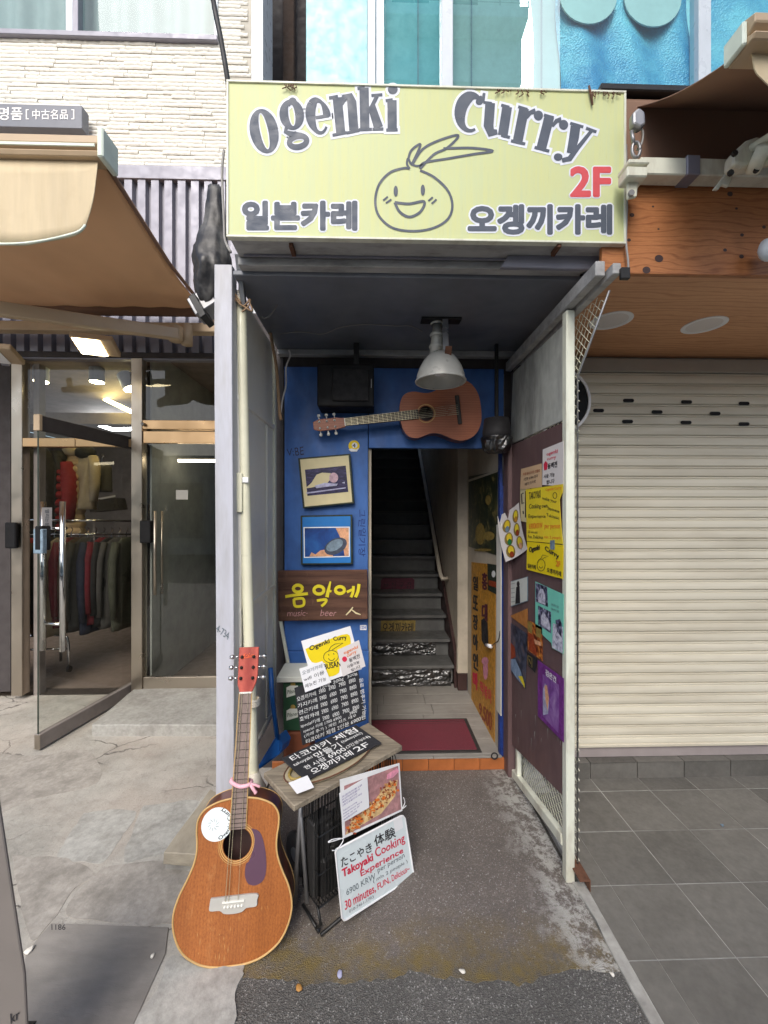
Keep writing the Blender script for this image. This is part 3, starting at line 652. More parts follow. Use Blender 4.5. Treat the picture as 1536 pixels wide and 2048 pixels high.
dbox('pane_edge', L_ - .002, L_ + .0005, .115, zd - .105, .010, 'print_darkgreen', 0)
for sgn in (1, -1):
    p = H0 + dv*(L_ - .10) + dn*sgn*.075; tube('door_handle', [p + Vector((0, 0, .62)), p + Vector((0, 0, 1.62))], .018, 'chrome', od, 12)
MB().tube([H0 + dv*(L_-.10) - dn*.075 + Vector((0, 0, .80)), H0 + dv*(L_-.10) + dn*.075 + Vector((0, 0, .80))], .010, 8).tube([H0 + dv*(L_-.10) - dn*.075 + Vector((0, 0, 1.44)), H0 + dv*(L_-.10) + dn*.075 + Vector((0, 0, 1.44))], .010, 8).build('handle_strut', 'chrome', od, smooth=True)
dbox('lock', L_ - .07, L_ + .004, 1.30, 1.46, .05, 'black_plastic', .008); dbox('lock_keypad', L_ - .03, L_ + .002, 1.28, 1.44, .072, 'print_steel', .004)
card('sticker', [(82, 1015), (102, 1015), (102, 1056), (82, 1056)], plD, 'paper_white2', od, .0008, .007); textpx('열리는문', [(96, 1019), (96, 1053), (88, 1053), (88, 1019)], plD, 'ink_grey', od, .0085, .01)
a = at(8, 1097, yF - .05); box('card_reader', (a.x, yF - .05, a.z), (a.x + .09, yF - .012, a.z + .21), 'black_plastic', lb, .008)
# step slab at the closed door
sl = [gr(183, 1474), gr(470, 1474), gr(520, 1378), gr(283, 1386), gr(270, 1396)]
o = rough_slab(sl, 0, .085, .004, 9, 9).build('concrete_step', 'concrete_step', bevel=.006, seg=2); tag(o, 'worn grey concrete step in front of the closed glass door', 'step')
# split stone slabs by the post
for i, (pts, z0, z1) in enumerate((([(330, 1742), (440, 1750), (460, 1640), (405, 1612)], .0, .055), ([(326, 1705), (440, 1712), (450, 1590), (420, 1578)], .058, .11))):
    q = [gr(x, y, z0 if i == 0 else z1) for x, y in pts]
    o = rough_slab(q, z0, z1, .004, 8, 22).build('stone_slab', 'sand_stone' if i else 'mortar', bevel=.003)
    tag(o, ('grey lower stone slab lying on the concrete beside the white post', 'sandy upper stone slab stacked on the grey one beside the white post')[i], 'stone slab', 'stone slabs by the white post')
# name board on the stone wall
sg = thing('name_board', 'small grey shop name board with white lettering on the stone wall', 'sign', at(82, 247, YL - .12))
a, b = at(-160, 249, YL - .12), at(164, 211, YL - .12); box('board', (a.x, YL - .12, a.z), (b.x, YL - .04, b.z), 'sign_grey', sg, .003)
box('bracket', (a.x, YL - .04, a.z + .05), (b.x - .05, YL, a.z + .10), 'charcoal_clad', sg)
textpx('명품', (-2, 215, 45, 240), PY(YL - .12), 'print_white', sg, .002, .012); textpx('[', (52, 219, 58, 239), PY(YL - .12), 'print_white', sg, .002)
textpx('中古名品', (65, 219, 136, 239), PY(YL - .12), 'print_white', sg, .002, .006); textpx(']', (143, 219, 149, 239), PY(YL - .12), 'print_white', sg, .002)
# ================================================================== awning of the clothing shop
aw = thing('shop_awning', 'brown retractable awning with pale scalloped valance over the clothing shop', 'awning', (-2.4, 2.4, 3.1))
YB, ZB, YFr, ZFr = 3.28, 3.14, 2.0, 3.27; XR = -1.33; XL = -4.4
def awf(u, v): return (XL + u*(XR - XL), YB + v*(YFr - YB), ZB + v*(ZFr - ZB) - .05*math.sin(math.pi*v) + .007*math.sin(u*31 + 2*v)*math.sin(math.pi*v) + .004*math.sin(u*77 + v*9))
MB().grid(awf, 90, 20).build('canopy', 'umber_fabric', aw, smooth=True, solid=.004)
MB().tube([(XR + .012, YB, ZB), (XR + .012, (YB+YFr)/2, (ZB+ZFr)/2 - .05), (XR + .012, YFr, ZFr)], .012, 6).build('hem', 'umber_dark', aw, smooth=True)
pr = [(0, 0), (.075, 0), (.085, .02), (.06, .035), (.085, .055), (.085, .09), (.05, .115), (0, .115)]
b0 = [(XL, YFr + .02 - y, ZFr - .035 + z) for y, z in pr]; b1 = [(XR + .03, p[1], p[2]) for p in b0]
MB().loft([b0, b1]).build('front_bar', 'tan_paint', aw, bevel=.003)
box('end_cap', (XR + .031, YFr - .075, ZFr - .05), (XR + .06, YFr + .045, ZFr + .09), 'valance_edge', aw, .006)
box('bar_strip', (XL, YFr - .073, ZFr - .002), (XR + .02, YFr - .067, ZFr + .012), 'valance_edge', aw, .001)
yv = YFr - .03
xe = at(196, 370, yv).x; ztop = ZFr - .04
def vbot(x):  # scalloped hem, rounded up at the end
    d = xe - x; zb = at(40, 489, yv).z
    return zb + (.12 - .10*min(d, .26)/.26 if d < .26 else .02 + 0) - (.02*min(1, d/.5)) + (.0 if d > .26 else 0)
outline = [(196, 356), (190, 400), (178, 437), (163, 462), (128, 474), (80, 484), (30, 489), (-40, 488), (-110, 480), (-160, 462), (-190, 480), (-300, 489)]
mb = MB(); ou = spline(outline, 4); q = [hit(x, y, PY(yv)) for x, y in ou]; top = [Vector((max(p.x, XL), yv, ztop)) for p in q]
rows = 6; vs = []; 
for j in range(rows+1):
    for i, p in enumerate(q):
        t = j/rows; tx = at(198, 356, yv).x if i == 0 else p.x
        x = p.x; vs.append((x, yv - .012*math.sin(x*9)*t - .006*math.sin(x*23)*t, ztop + (min(p.z, ztop - .001) - ztop)*t))
m_ = len(q); mb.add(vs, [(j*m_+i, j*m_+i+1, (j+1)*m_+i+1, (j+1)*m_+i) for j in range(rows) for i in range(m_-1)])
va = mb.build('valance', 'valance', aw, smooth=True, solid=.003)
MB().tube([p + Vector((0, -.004, 0)) for p in q[10:]], .006, 5).build('valance_trim', 'valance_edge', va, smooth=True)
# wall bar, folding arm and hood
box('wall_bar', (XL, 3.12, 2.93), (-.93, 3.20, 3.0), 'tan_paint', aw, .006)
MB().bar(at(-80, 607, 2.35), at(358, 669, 3.0), .05, .085).build('folding_arm', 'tan_paint', aw, bevel=.008)
MB().tube([at(352, 655, 3.02), at(352, 682, 3.02)], .05, 14).tube([at(374, 650, 3.08), at(374, 690, 3.08)], .04, 12).build('arm_joint', 'tan_paint', aw, smooth=True)
MB().tube([(XL, 3.22, 3.15), (XR + .03, 3.22, 3.15)], .055, 14).build('roller_tube', 'umber_dark', aw, smooth=True)
box('roller_bracket', (XR + .01, 3.10, 3.05), (XR + .06, 3.30, 3.24), 'tan_paint', aw, .01)
# flood lamps under the wall bar
for i, (x, y) in enumerate(((192, 692), (-8, 708))):
    p = at(x, y, 2.98); t = thing('flood_lamp', ('lit square flood lamp under the awning above the shop window', 'flood lamp under the awning at the left picture edge')[i], 'lamp', p, 'flood lamps under the shop awning')
    Mx = Matrix.Translation(p) @ Matrix.Rotation(R(16), 4, 'Z') @ Matrix.Rotation(R(-14), 4, 'X')
    MB().box((-.13, -.10, -.012), (.13, .10, .03)).xf(Mx).build('housing', 'tan_paint', t, bevel=.006)
    MB().box((-.115, -.09, -.018), (.05, .09, -.0125)).xf(Mx).build('lens', 'flood_warm' if i == 0 else 'paper', t)
    MB().box((-.02, .10, -.02), (.03, .12, .10)).xf(Mx).build('bracket', 'charcoal_clad', t, bevel=.003)
# shop lights
for i, (x, y) in enumerate(((82, 746), (194, 747), (254, 762))):
    p = at(x, y, 4.0); t = thing('spot_light', 'white cylinder spot light on the shop ceiling, ' + ('leftmost of three', 'middle of three', 'rightmost and tilted of three')[i], 'lamp', p, 'spot lights in the shop')
    Mx = Matrix.Translation(p) @ Matrix.Rotation(R((0, 0, -25)[i]), 4, 'Y')
    MB().lathe([(.055, .08), (.066, .07), (.066, -.08), (.060, -.082)], 20, Mx).build('can', 'window_white', t, smooth=False)
    MB().lathe([(.058, -.083), (.058, -.088)], 20, Mx).build('bulb', 'spot_warm', t)
for i, (x0, y0, x1, y1, d0, d1, m, lab) in enumerate(((178, 783, 262, 823, 5.6, 4.5, 'tube_warm', 'warm yellow tube light running along the shop ceiling'), (140, 831, 222, 858, 6.6, 5.8, 'tube_white', 'white tube light hanging at the back of the shop'), (226, 859, 268, 858, 5.8, 5.7, 'tube_white', 'short white tube light beside the back tube in the shop'))):
    a, b = at(x0, y0, d0), at(x1, y1, d1); o = MB().tube([a, b], .022, 10).build('tube_light', m, None); tag(o, lab, 'lamp')
box('ceiling_beam', (-6, 5.0, 2.62), (xp - .03, 5.12, 2.76), 'room_ceiling', rm_)
# clothes
def garment(name, label, cat, p, wd, ht, th, m, rot=0, quilt=0, group=None, hood=False, sleeves=True):
    t = thing(name, label, cat, p, group); Mx = Matrix.Translation(p) @ Matrix.Rotation(rot, 4, 'Z')
    rings = []; nz_ = 90 if quilt else 14
    for j in range(nz_+1):
        v = j/nz_; z = -v*ht; wv = wd*(.30 + .70*min(1, v/.13)**.6)*(1 + .06*v); tv = th*(.35 + .65*min(1, v/.2))
        if quilt: tv *= .62 + .40*abs(math.sin(v*quilt*math.pi))**.5; wv *= .90 + .10*abs(math.sin(v*quilt*math.pi))**.5
        rings.append([(wv/2*math.cos(a), tv/2*math.sin(a)*(1+.24*math.sin(a*5 + v*5 + wd*40)*min(1, v*2) + .08*math.sin(a*9 + v*17)), z) for a in [2*math.pi*k/20 for k in range(20)]])
    MB().loft(rings).xf(Mx).build('body', m, t, smooth=True)
    if sleeves:
        for s in (-1, 1):
            MB().tube([(s*wd*.40, 0, -ht*.05), (s*wd*.54, -.01, -ht*.25), (s*wd*.58, -.02, -ht*.55), (s*wd*.56, -.03, -ht*.86)], [th*.32, th*.38, th*.33, th*.26], 10).xf(Mx).build('sleeve', m, t, smooth=True)
    if hood: MB().lathe([(.0, .10), (.07, .09), (.11, .03), (.10, -.03), (.05, -.06)], 14, Mx).build('hood', hood, t, smooth=True)
    MB().tube([(0, 0, -.01), (0, 0, .05), (.02, 0, .08), (0, 0, .10)], .004, 5).xf(Mx).build('hanger_hook', 'chrome', t)
    return t
garment('jacket', 'black long coat hanging at the left inside the shop', 'coat', at(74, 890, 4.6), .42, 1.5, .16, 'cloth_black', R(60))
garment('jacket', 'red quilted puffer jacket with dark hood on the shop wall', 'jacket', at(112, 918, 4.8), .25, .84, .24, 'cloth_red', R(10), 9, hood='cloth_black')
garment('jacket', 'cream quilted puffer vest with fur collar on the shop wall', 'vest', at(147, 905, 4.9), .25, .98, .22, 'cloth_cream', R(-8), 12, hood='cloth_beige', sleeves=False)
garment('jacket', 'beige buttoned coat hanging beside the cream vest', 'coat', at(171, 908, 4.9), .26, .66, .16, 'cloth_beige', R(-12), hood='cloth_black')
garment('backpack', 'small dark backpack hanging behind the beige coat', 'bag', at(204, 925, 5.0), .22, .36, .14, 'cloth_grey', R(0), sleeves=False)
ck = thing('clothes_rail', 'chrome clothes rail on castors loaded with coats in the shop', 'clothes rail', (-2.7, 4.05, 0))
r0, r1 = at(54, 1040, 3.95), at(262, 1054, 4.35); zr = r0.z
for p in (r0, Vector((r0.x + .28, 4.0, zr))): MB().tube([(p.x, p.y, .10), (p.x, p.y, zr)], .012, 8).build('upright', 'chrome', ck, smooth=True)
MB().tube([(r0.x, r0.y, zr), (r1.x, r1.y, zr - .02)], .012, 8).tube([(r0.x, r0.y, zr - .14), (r1.x, r1.y, zr - .16)], .010, 8).build('rail', 'chrome', ck, smooth=True)
MB().tube(spline([(r0.x - .05, 3.95, .36), (r0.x + .30, 3.97, .36), (r0.x + .37, 3.97, .30), (r0.x + .38, 3.97, .06)], 4), .012, 8).tube([(r0.x - .05, 3.95, .23), (r0.x + .36, 3.97, .23)], .010, 8).build('base_bar', 'chrome', ck, smooth=True)
MB().lathe([(.0, -.012), (.028, -.012), (.028, .012), (0, .012)], 12, Matrix.Translation((r0.x + .38, 3.97, .035)) @ Matrix.Rotation(R(90), 4, 'Y')).build('castor', 'rubber', ck)
cl = ['cloth_red', 'cloth_brown', 'cloth_black', 'cloth_beige', 'cloth_wine', 'cloth_brown', 'cloth_grey', 'cloth_navy', 'cloth_wine', 'cloth_black', 'cloth_grey', 'cloth_green']
nmc = ['bright red', 'brown', 'black', 'beige', 'dark wine', 'chestnut brown', 'grey', 'navy', 'dark red', 'plain black', 'mid grey', 'dull green']
for i, m in enumerate(cl):
    u = (i + .6)/12.2; p = Vector((r0.x + .04, r0.y, zr - .17)).lerp(Vector((r1.x, r1.y, zr - .19)), u)
    garment('hanging_coat', f'{nmc[i]} coat on the clothes rail, number {["one", "two", "three", "four", "five", "six", "seven", "eight", "nine", "ten", "eleven", "twelve"][i]} from its left end', 'coat', p, .40, .85 + .12*((i*5) % 4)/4, .11, m, R(66 + (i*17) % 24), group='coats on the clothes rail', sleeves=True)
bx_ = thing('shelf_box', 'white open box on a low shelf deep in the shop', 'box', at(216, 1010, 5.6)); p = at(216, 1010, 5.6); MB().obox(p, (.16, .05, .02), (0, .1, 0), (-.02, 0, .08)).build('carton', 'cloth_grey', bx_, bevel=.004); MB().obox(p + Vector((0, -.1, .09)), (.16, .0, .03), (0, .004, 0), (0, 0, .012)).build('label_strip', 'paper', bx_)
# ================================================================== building on the right, upstairs windows
YR = 2.52
rb = thing('window_building', 'building with cyan tinted windows above the entrance', 'building', (.6, YR, 0))
x0 = at(612, 80, YR).x; zb_ = 4.14
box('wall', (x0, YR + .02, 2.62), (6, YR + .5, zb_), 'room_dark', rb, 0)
box('wall', (x0, YR + 1.5, zb_), (6, YR + 1.6, 8), 'wind_room', rb, 0)
box('wall', (x0 - .0, YR + .05, zb_ + .002), (x0 + .02, YR + 1.5, 8), 'window_white', rb, 0)
box('spandrel', (x0, YR, zb_), (at(735, 80, YR).x, YR + .05, 8), 'pale_panel', rb, .003)
for a, b, dd in ((735, 751, 0), (752, 766, .01), (882, 905, 0), (1393, 1408, 0), (1409, 1421, .012)):
    box('window_frame', (at(a, 80, YR).x, YR - .02 + dd, zb_), (at(b, 80, YR).x, YR + .06, 8), 'window_white', rb, .004)
box('window_frame', (at(766.5, 80, YR).x, YR - .015, zb_ - .05), (6, YR + .06, zb_), 'window_white', rb, .004)
for a, b in ((766, 882), (905, 1120), (1120.5, 1393), (1421, 2600)):
    pa, pb = at(a, 80, YR + .02), at(b, 80, YR + .02); MB().sheet([(pa.x, YR + .02, zb_), (pb.x, YR + .02, zb_), (pb.x, YR + .02, 8), (pa.x, YR + .02, 8)]).build('pane', 'glass_cyan' if a < 1000 else 'glass_right', rb)
box('pale_backing', (at(768, 40, YR + .1).x, YR + .10, zb_), (at(880, 40, YR + .1).x, YR + .104, 7), 'pale_panel', rb, 0); box('pale_backing', (at(906, 40, YR + .1).x, YR + .12, zb_), (at(1135, 40, YR + .1).x, YR + .124, 7), 'label_pale', rb, 0)  # added pale sheets brighten the panes in place of their pale reflection
for x in (835, 942, 1082):
    box('pane_bar', (at(x, 60, YR + .05).x, YR + .045, zb_), (at(x + 2, 60, YR + .05).x, YR + .055, 8), 'charcoal_clad', rb, 0)
def bw(u, v):
    a = at(1120 + 265*u, 60, YR + .07).x; return (a + .02*math.sin(v*9), YR + .085 + .02*math.sin(u*17 + v*5), zb_ + .01 + v*1.4)
MB().grid(bw, 30, 20).build('bubble_wrap', 'bubble_wrap', rb, smooth=True)
def bw2(u, v): return (at(1424 + 300*u, 60, YR + .07).x, YR + .08 + .02*math.sin(u*12 + v*4), zb_ + .01 + v*1.4)
MB().grid(bw2, 16, 12).build('bubble_wrap', 'bubble_wrap', rb, smooth=True)
for cx, cy in ((1176, -10), (1305, -4)):
    MB().lathe([(.0, -.004), (.19, -.004), (.19, .004), (0, .004)], 28, Matrix.Translation(at(cx, cy, YR + .05)) @ Matrix.Rotation(R(90), 4, 'X')).build('round_sticker', 'label_pale', rb)
# house across the street (seen mirrored in the panes)
ob = thing('opposite_building', 'pale building across the street with railed balcony, mirrored in the cyan windows', 'building', (3, -8, 0))
box('wall', (.35, -9, 0), (4.8, -8, 19.5), 'facade_pale', ob, 0)
zs_ = at(900, 85, 13).z
box('balcony_slab', (.36, -8, zs_ - .25), (4.7, -7, zs_ + .10), 'facade_white', ob, .02); box('balcony_face', (.36, -7.9, zs_ - 1.6), (4.7, -7.6, zs_ - .26), 'facade_grey', ob, 0)
mb = MB()
for k in range(6): mb.tube([((.36 + .87*k), -7.05, zs_ + .1), ((.36 + .87*k), -7.05, zs_ + 1.25)], .02, 6)
for k in range(6): mb.tube([(.36, -7.05, zs_ + .25 + .2*k), (4.7, -7.05, zs_ + .25 + .2*k)], .012, 6)
mb.build('railing', 'grey_metal', ob)
for k in range(2): box('window', (.6 + 1.6*k, -8.02, zs_ + .2), (1.8 + 1.6*k, -7.98, zs_ + 1.9), 'facade_glass', ob, 0)
for k in range(2):
    for j in range(4): box('window', (.5 + 1.3*k, -8.02, 1.2 + 3.3*j), (1.5 + 1.3*k, -7.98, 2.9 + 3.3*j), 'facade_glass', ob, 0)
l2 = thing('low_building', 'low pale building across the street on the right side', 'building', (8, -8, 0)); box('wall', (4.9, -9, 0), (14, -8, 3.4), 'facade_pale', l2, 0); box('window', (5, -8.02, .6), (8, -7.98, 2.6), 'facade_glass', l2, 0)
lo = thing('low_building', 'low pale shop building across the street beside the tall one', 'building', (-5, -8, 0))
box('wall', (-14, -9, 0), (.3, -8, 3.6), 'facade_pale', lo, 0)
for k in range(5): box('window', (-13 + 2.5*k, -8.02, .6), (-11.2 + 2.5*k, -7.98, 2.6), 'facade_glass', lo, 0)
# ================================================================== right: roller shutter, wood soffit, awning
YS = 2.345
sh = thing('roller_shutter', 'closed cream metal roller shutter beside the entrance', 'roller shutter', (2.2, YS, .1))
XS0, XS1 = .90, 3.6; zb0 = .172; ztop_ = at(1400, 748, YS).z; nS = 36; hS = (ztop_ - zb0)/nS
box('plinth', (XS0, YS - .0, .103), (XS1, YS + .12, .166), 'plinth', sh, .002)
pf = [(0, 0), (-.006, .0015), (-.0095, .006), (-.0115, .4*hS), (-.0095, hS - .017), (-.002, hS - .0135), (-.002, hS - .0115), (-.008, hS - .0105), (-.008, hS - .003), (0, hS - .001)]
def slatmesh():
    r0 = [(0, y, z) for y, z in pf]; r1 = [(XS1 - XS0, y, z) for y, z in pf]; return MB().loft([r0, r1]).build('slat', 'shutter', sh, local=True)
s0 = None
for i in range(nS):
    l = (XS0, YS + .0006*math.sin(i*2.3), zb0 + i*hS)
    if s0 is None: s0 = slatmesh(); s0.location = Vector(l) - wloc(sh)
    else: place(s0, 'slat', l, sh, (R(.25*math.sin(i*1.7)), 0, 0))
box('backing', (XS0, YS + .01, .166), (XS1, YS + .03, 2.6), 'hood', sh, 0)
box('bottom_rail', (XS0, YS - .016, .1665), (XS1, YS + .005, zb0 + .012), 'shutter', sh, .003)
box('hood', (XS0, YS - .02, ztop_ + .002), (XS1, YS + .0, 2.452), 'hood', sh, .004)
slot = None
for x, y in ((1257, 801), (1373, 804), (1488, 807), (1197, 821), (1314, 824), (1430, 827), (1255, 843), (1372, 845), (1488, 848)):
    p = at(x, y, YS - .0145); mb = MB().prism([(.022*math.copysign(1, math.cos(a)) + .011*math.cos(a) - .0, 0, .0105*math.sin(a)) for a in [2*math.pi*(k+.5)/16 for k in range(16)]], (0, -.001, 0))
    if slot is None: slot = mb.build('slot', 'dark_void', sh, local=True); slot.location = p - wloc(sh)
    else: place(slot, 'slot', p, sh)
# wooden soffit and fascia
YW = 1.52; zsf = 2.468
wf_ = thing('wood_canopy', 'varnished knotty wood fascia and soffit over the roller shutter', 'canopy', (2, YW, zsf))
za = at(1400, 555, YW).z; zb2 = at(1400, 372, YW).z
box('soffit', (.875, YW + .022, zsf), (3.8, YS + .05, zsf + .03), 'soffit_wood', wf_, .002)
box('fascia', (.875, YW, zsf - .004), (3.8, YW + .021, zb2 + .02), 'fascia_wood', wf_, .002)
mb = MB()
rk = random.Random(3)
for x, y, r in ((1318, 517, 9), (1293, 540, 8.5), (1483, 513, 5), (1450, 500, 4), (1317, 458, 2.4), (1264, 430, 5), (1473, 417, 3), (1484, 470, 4), (1528, 454, 4), (1306, 413, 2.5), (1258, 480, 4), (1460, 388, 6)):
    p = at(x, y, YW - .0006); mb.add([p + Vector((r/530*math.cos(a), -.0001*(x % 3), r/530*.85*math.sin(a))) for a in [2*math.pi*k/12 for k in range(12)]], [tuple(range(12))])
mb.build('knot', 'brown_paint', wf_)
for i, (x, y) in enumerate(((1222, 641), (1408, 650))):
    p = gr(x, y, zsf); t = thing('down_light', ('round white down light in the wood soffit, nearer the entrance post', 'round white down light in the wood soffit, farther from the entrance post')[i], 'lamp', p, 'down lights in the wood soffit')
    Mx = Matrix.Translation(p); MB().lathe([(.074, -.002), (.094, -.003), (.094, -.0002), (.074, -.0002)], 32, Mx, cap=False).build('ring', 'paper', t, smooth=False); MB().lathe([(.0, -.001), (.074, -.001)], 32, Mx, cap=False).build('diffuser', 'paper_white2', t)
# awning with bracket bar
ra = thing('entrance_awning', 'dark brown folded awning on white arms at the upper right', 'awning', (1.6, 1.4, 2.9))
zt0, zt1 = at(1400, 368, 1.50).z, at(1400, 334, 1.50).z
box('mounting_bar', (.985, 1.46, zt0), (3.8, 1.515, zt1), 'cream_paint', ra, .004)
a, b = at(1376, 370, 1.45), at(1408, 333, 1.45); box('clamp_band', (a.x, 1.452, zt0 - .004), (b.x - .01, 1.518, zt1 + .004), 'charcoal_clad', ra, .003)
YA0, ZA0, YA1, ZA1, XA = 1.62, 3.20, 1.11, 2.86, 1.055
def raf(u, v): return (XA + u*2.2, YA0 + v*(YA1 - YA0), ZA0 + v*(ZA1 - ZA0) - .03*math.sin(math.pi*v))
MB().grid(raf, 12, 10).build('canopy', 'umber_dark', ra, smooth=True, solid=.004)
MB().loft([[(XA - .03, YA1 + .03 - y, ZA1 - .03 + z*.7) for y, z in pr], [(3.4, YA1 + .03 - y, ZA1 - .03 + z*.7) for y, z in pr]]).build('front_bar', 'tan_paint', ra, bevel=.003)
box('end_cap', (XA - .045, YA1 - .035, ZA1 - .03), (XA - .031, YA1 + .03, ZA1 + .035), 'valance_edge', ra, .004)
qv = [hit(x, y, PY(YA1 - .01)) for x, y in spline([(1502, 92), (1504, 120), (1508, 142), (1520, 158), (1560, 190), (1640, 220)], 4)]
mb = MB(); m_ = len(qv); zq = ZA1 - .03
mb.add([(p.x, YA1 - .01, zq) for p in qv] + [(p.x, YA1 - .012, min(p.z, zq - .01)) for p in qv], [(i, i+1, m_+i+1, m_+i) for i in range(m_-1)]); mb.build('valance', 'valance', ra, solid=.003)
def roll(u, v):
    a = -1.2 + 3.9*v; return (.93 + u*2.7, 1.72 - .13*math.cos(a)*1.0 , 3.02 + .13*math.sin(a) - .0)
box('cassette', (.905, 1.585, 2.91), (3.6, 1.80, 3.22), 'umber_dark', ra, .03, seg=3); box('cassette_top', (.90, 1.57, 3.222), (3.6, 1.83, 3.25), 'black_metal', ra, .004)
box('cassette_skirt', (.905, 1.60, 2.80), (3.6, 1.62, 2.905), 'black_metal', ra, 0)
box('wall_upright', (.90, 1.84, 2.47), (3.8, 1.9, 3.3), 'room_dark', ra, 0)
# brackets, shackle and arm joint
def jb(name, x0, y0, x1, y1, ya, yb, m, bv=.004): a, b = at(x0, y1, ya), at(x1, y0, ya); return box(name, (a.x, ya, a.z), (b.x, yb, b.z), m, ra, bv)
jb('bracket_plate', 1255, 332, 1296, 352, 1.40, 1.458, 'cream_paint'); jb('bracket_plate', 1258, 317, 1300, 326, 1.40, 1.47, 'cream_paint'); jb('bracket_post', 1279, 326, 1284, 346, 1.415, 1.43, 'grey_metal', 0)
polypx([(1250, 352), (1284, 352), (1280, 368), (1272, 374), (1270, 398), (1252, 402)], PY(1.44), .012).build('bracket_plate', 'cream_paint', ra, bevel=.003)
for x, y in ((1282, 355), (1261, 388)): MB().lathe([(0, 0), (.011, 0), (.011, .008), (0, .008)], 8, Matrix.Translation(at(x, y, 1.426)) @ Matrix.Rotation(R(90), 4, 'X')).build('bolt', 'grey_metal', ra)
MB().tube([at(x, y, 1.46) for x, y in ell(1272, 300, 8, 15)], .006, 6).build('shackle', 'grey_metal', ra, smooth=True)
MB().tube([at(1263, 262, 1.46), at(1268, 290, 1.46)], .007, 6).build('tie_rod', 'grey_metal', ra, smooth=True)
polypx([(1256, 240), (1268, 229), (1280, 238), (1282, 262), (1272, 270), (1256, 262)], PY(1.47), .03).build('cable_head', 'grey_metal', ra, bevel=.008, seg=2)
MB().tube([at(x, y, 1.47) for x, y in spline([(1272, 250), (1285, 262), (1284, 285), (1274, 300)], 5)], .004, 6).build('cable', 'wire_grey', ra, smooth=True)
polypx([(1444, 352), (1446, 325), (1470, 303), (1488, 297), (1502, 300), (1504, 316), (1496, 350), (1460, 356)], PY(1.40), .05).build('arm_joint', 'cream_paint', ra, bevel=.012, seg=2)
polypx([(1422, 383), (1446, 352), (1462, 356), (1452, 378), (1438, 374), (1432, 384)], PY(1.43), .012).build('bracket_plate', 'cream_paint', ra, bevel=.003)
MB().tube([at(1505, 345, 1.36), at(1530, 290, 1.30)], .022, 14).tube([at(1500, 300, 1.36), at(1580, 250, 1.26)], .016, 12).build('arm_pivot', 'cream_paint', ra, smooth=True)
MB().bar(at(1510, 318, 1.38), at(1640, 300, 1.20), .04, .05).build('folding_arm', 'cream_paint', ra, bevel=.006)
for x, y in ((1467, 309), (1459, 348), (1510, 342)): MB().lathe([(0, 0), (.010, 0), (.010, .008), (0, .008)], 8, Matrix.Translation(at(x, y, 1.345)) @ Matrix.Rotation(R(90), 4, 'X')).build('bolt', 'black_metal', ra)
o = MB().lathe([(.0, -.02), (.035, -.015), (.045, 0), (.035, .02), (0, .03)], 18, Matrix.Translation(at(1540, 500, 1.46)) @ Matrix.Rotation(R(90), 4, 'X')).build('security_camera', 'window_white', None, smooth=True); tag(o, 'small white dome fixture on the wood fascia at the right picture edge', 'fixture')
# round board hanging by the shutter
rs = thing('round_board', 'dark round board with white rim hanging behind the mesh by the shutter', 'round board', at(1112, 803, 2.25)); Mx = Matrix.Translation(at(1113, 803, 2.25)) @ Matrix.Rotation(R(90), 4, 'X')
MB().lathe([(0, 0), (.176, 0), (.176, .012), (0, .012)], 48, Mx).build('disc', 'black_plastic', rs); MB().lathe([(.174, -.004), (.188, -.004), (.188, .020), (.174, .020), (.174, -.004)], 48, Mx, cap=False).build('rim', 'paper', rs, smooth=False)

# ================================================================== porch: posts, side panels, ceiling
YP = 1.70
po = thing('entrance_porch', 'narrow roofed entrance porch with painted posts and side panels', 'porch', (.1, 2.0, 0))
pl0, pl1 = at(430, 1000, YP).x, at(466, 1000, YP).x
mb = MB(); n1 = 14
mb.loft([[(pl0 + .004*math.sin(z*2) , YP, z), (pl1 + .004*math.sin(z*2), YP, z), (pl1 + .004*math.sin(z*2), YP + .06, z), (pl0 + .004*math.sin(z*2), YP + .06, z)] for z in [2.585*k/n1 for k in range(n1+1)]])
mb.build('post', 'white_paint', po, bevel=.004, seg=2)
textpx('4-734', [(436, 1249), (459, 1265), (456, 1280), (431, 1262)], PY(YP - .001), 'ink_grey', po, .001, 0, .06)
pr0, pr1 = at(1133, 1200, 1.66).x, at(1150.5, 1200, 1.66).x
box('post', (pr0, 1.66, .0), (pr1, 1.70, 2.395), 'cream_paint', po, .004)
zc = 2.52
box('ceiling', (-.575, 1.665, zc), (.93, 2.47, zc + .02), 'blue_ceiling', po, .003)
mb = MB()
for c in ([(545, 590), (600, 600), (640, 640), (560, 650)], ): pass
box('ceiling_trim', (-.57, 2.405, zc - .035), (.86, 2.45, zc - .001), 'alu_paint', po, .003)
box('front_trim', (-.54, 1.62, 2.535), (.86, 1.664, 2.565), 'alu_paint', po, .002)
card('trim_board', [(1012, 517), (1212, 513), (1218, 545), (998, 540)], PY(1.60), 'charcoal_clad', po, .02, bevel=.003)
# right beams
box('beam', (.80, 1.43, 2.40), (.835, 2.42, 2.455), 'alu_paint', po, .003); box('beam', (.845, 1.40, 2.39), (.875, 2.42, 2.43), 'alu_paint', po, .003)
a = at(1248, 550, 1.40); box('beam_end', (a.x - .018, 1.385, a.z - .02), (a.x + .014, 1.40, a.z + .02), 'black_metal', po, .002)
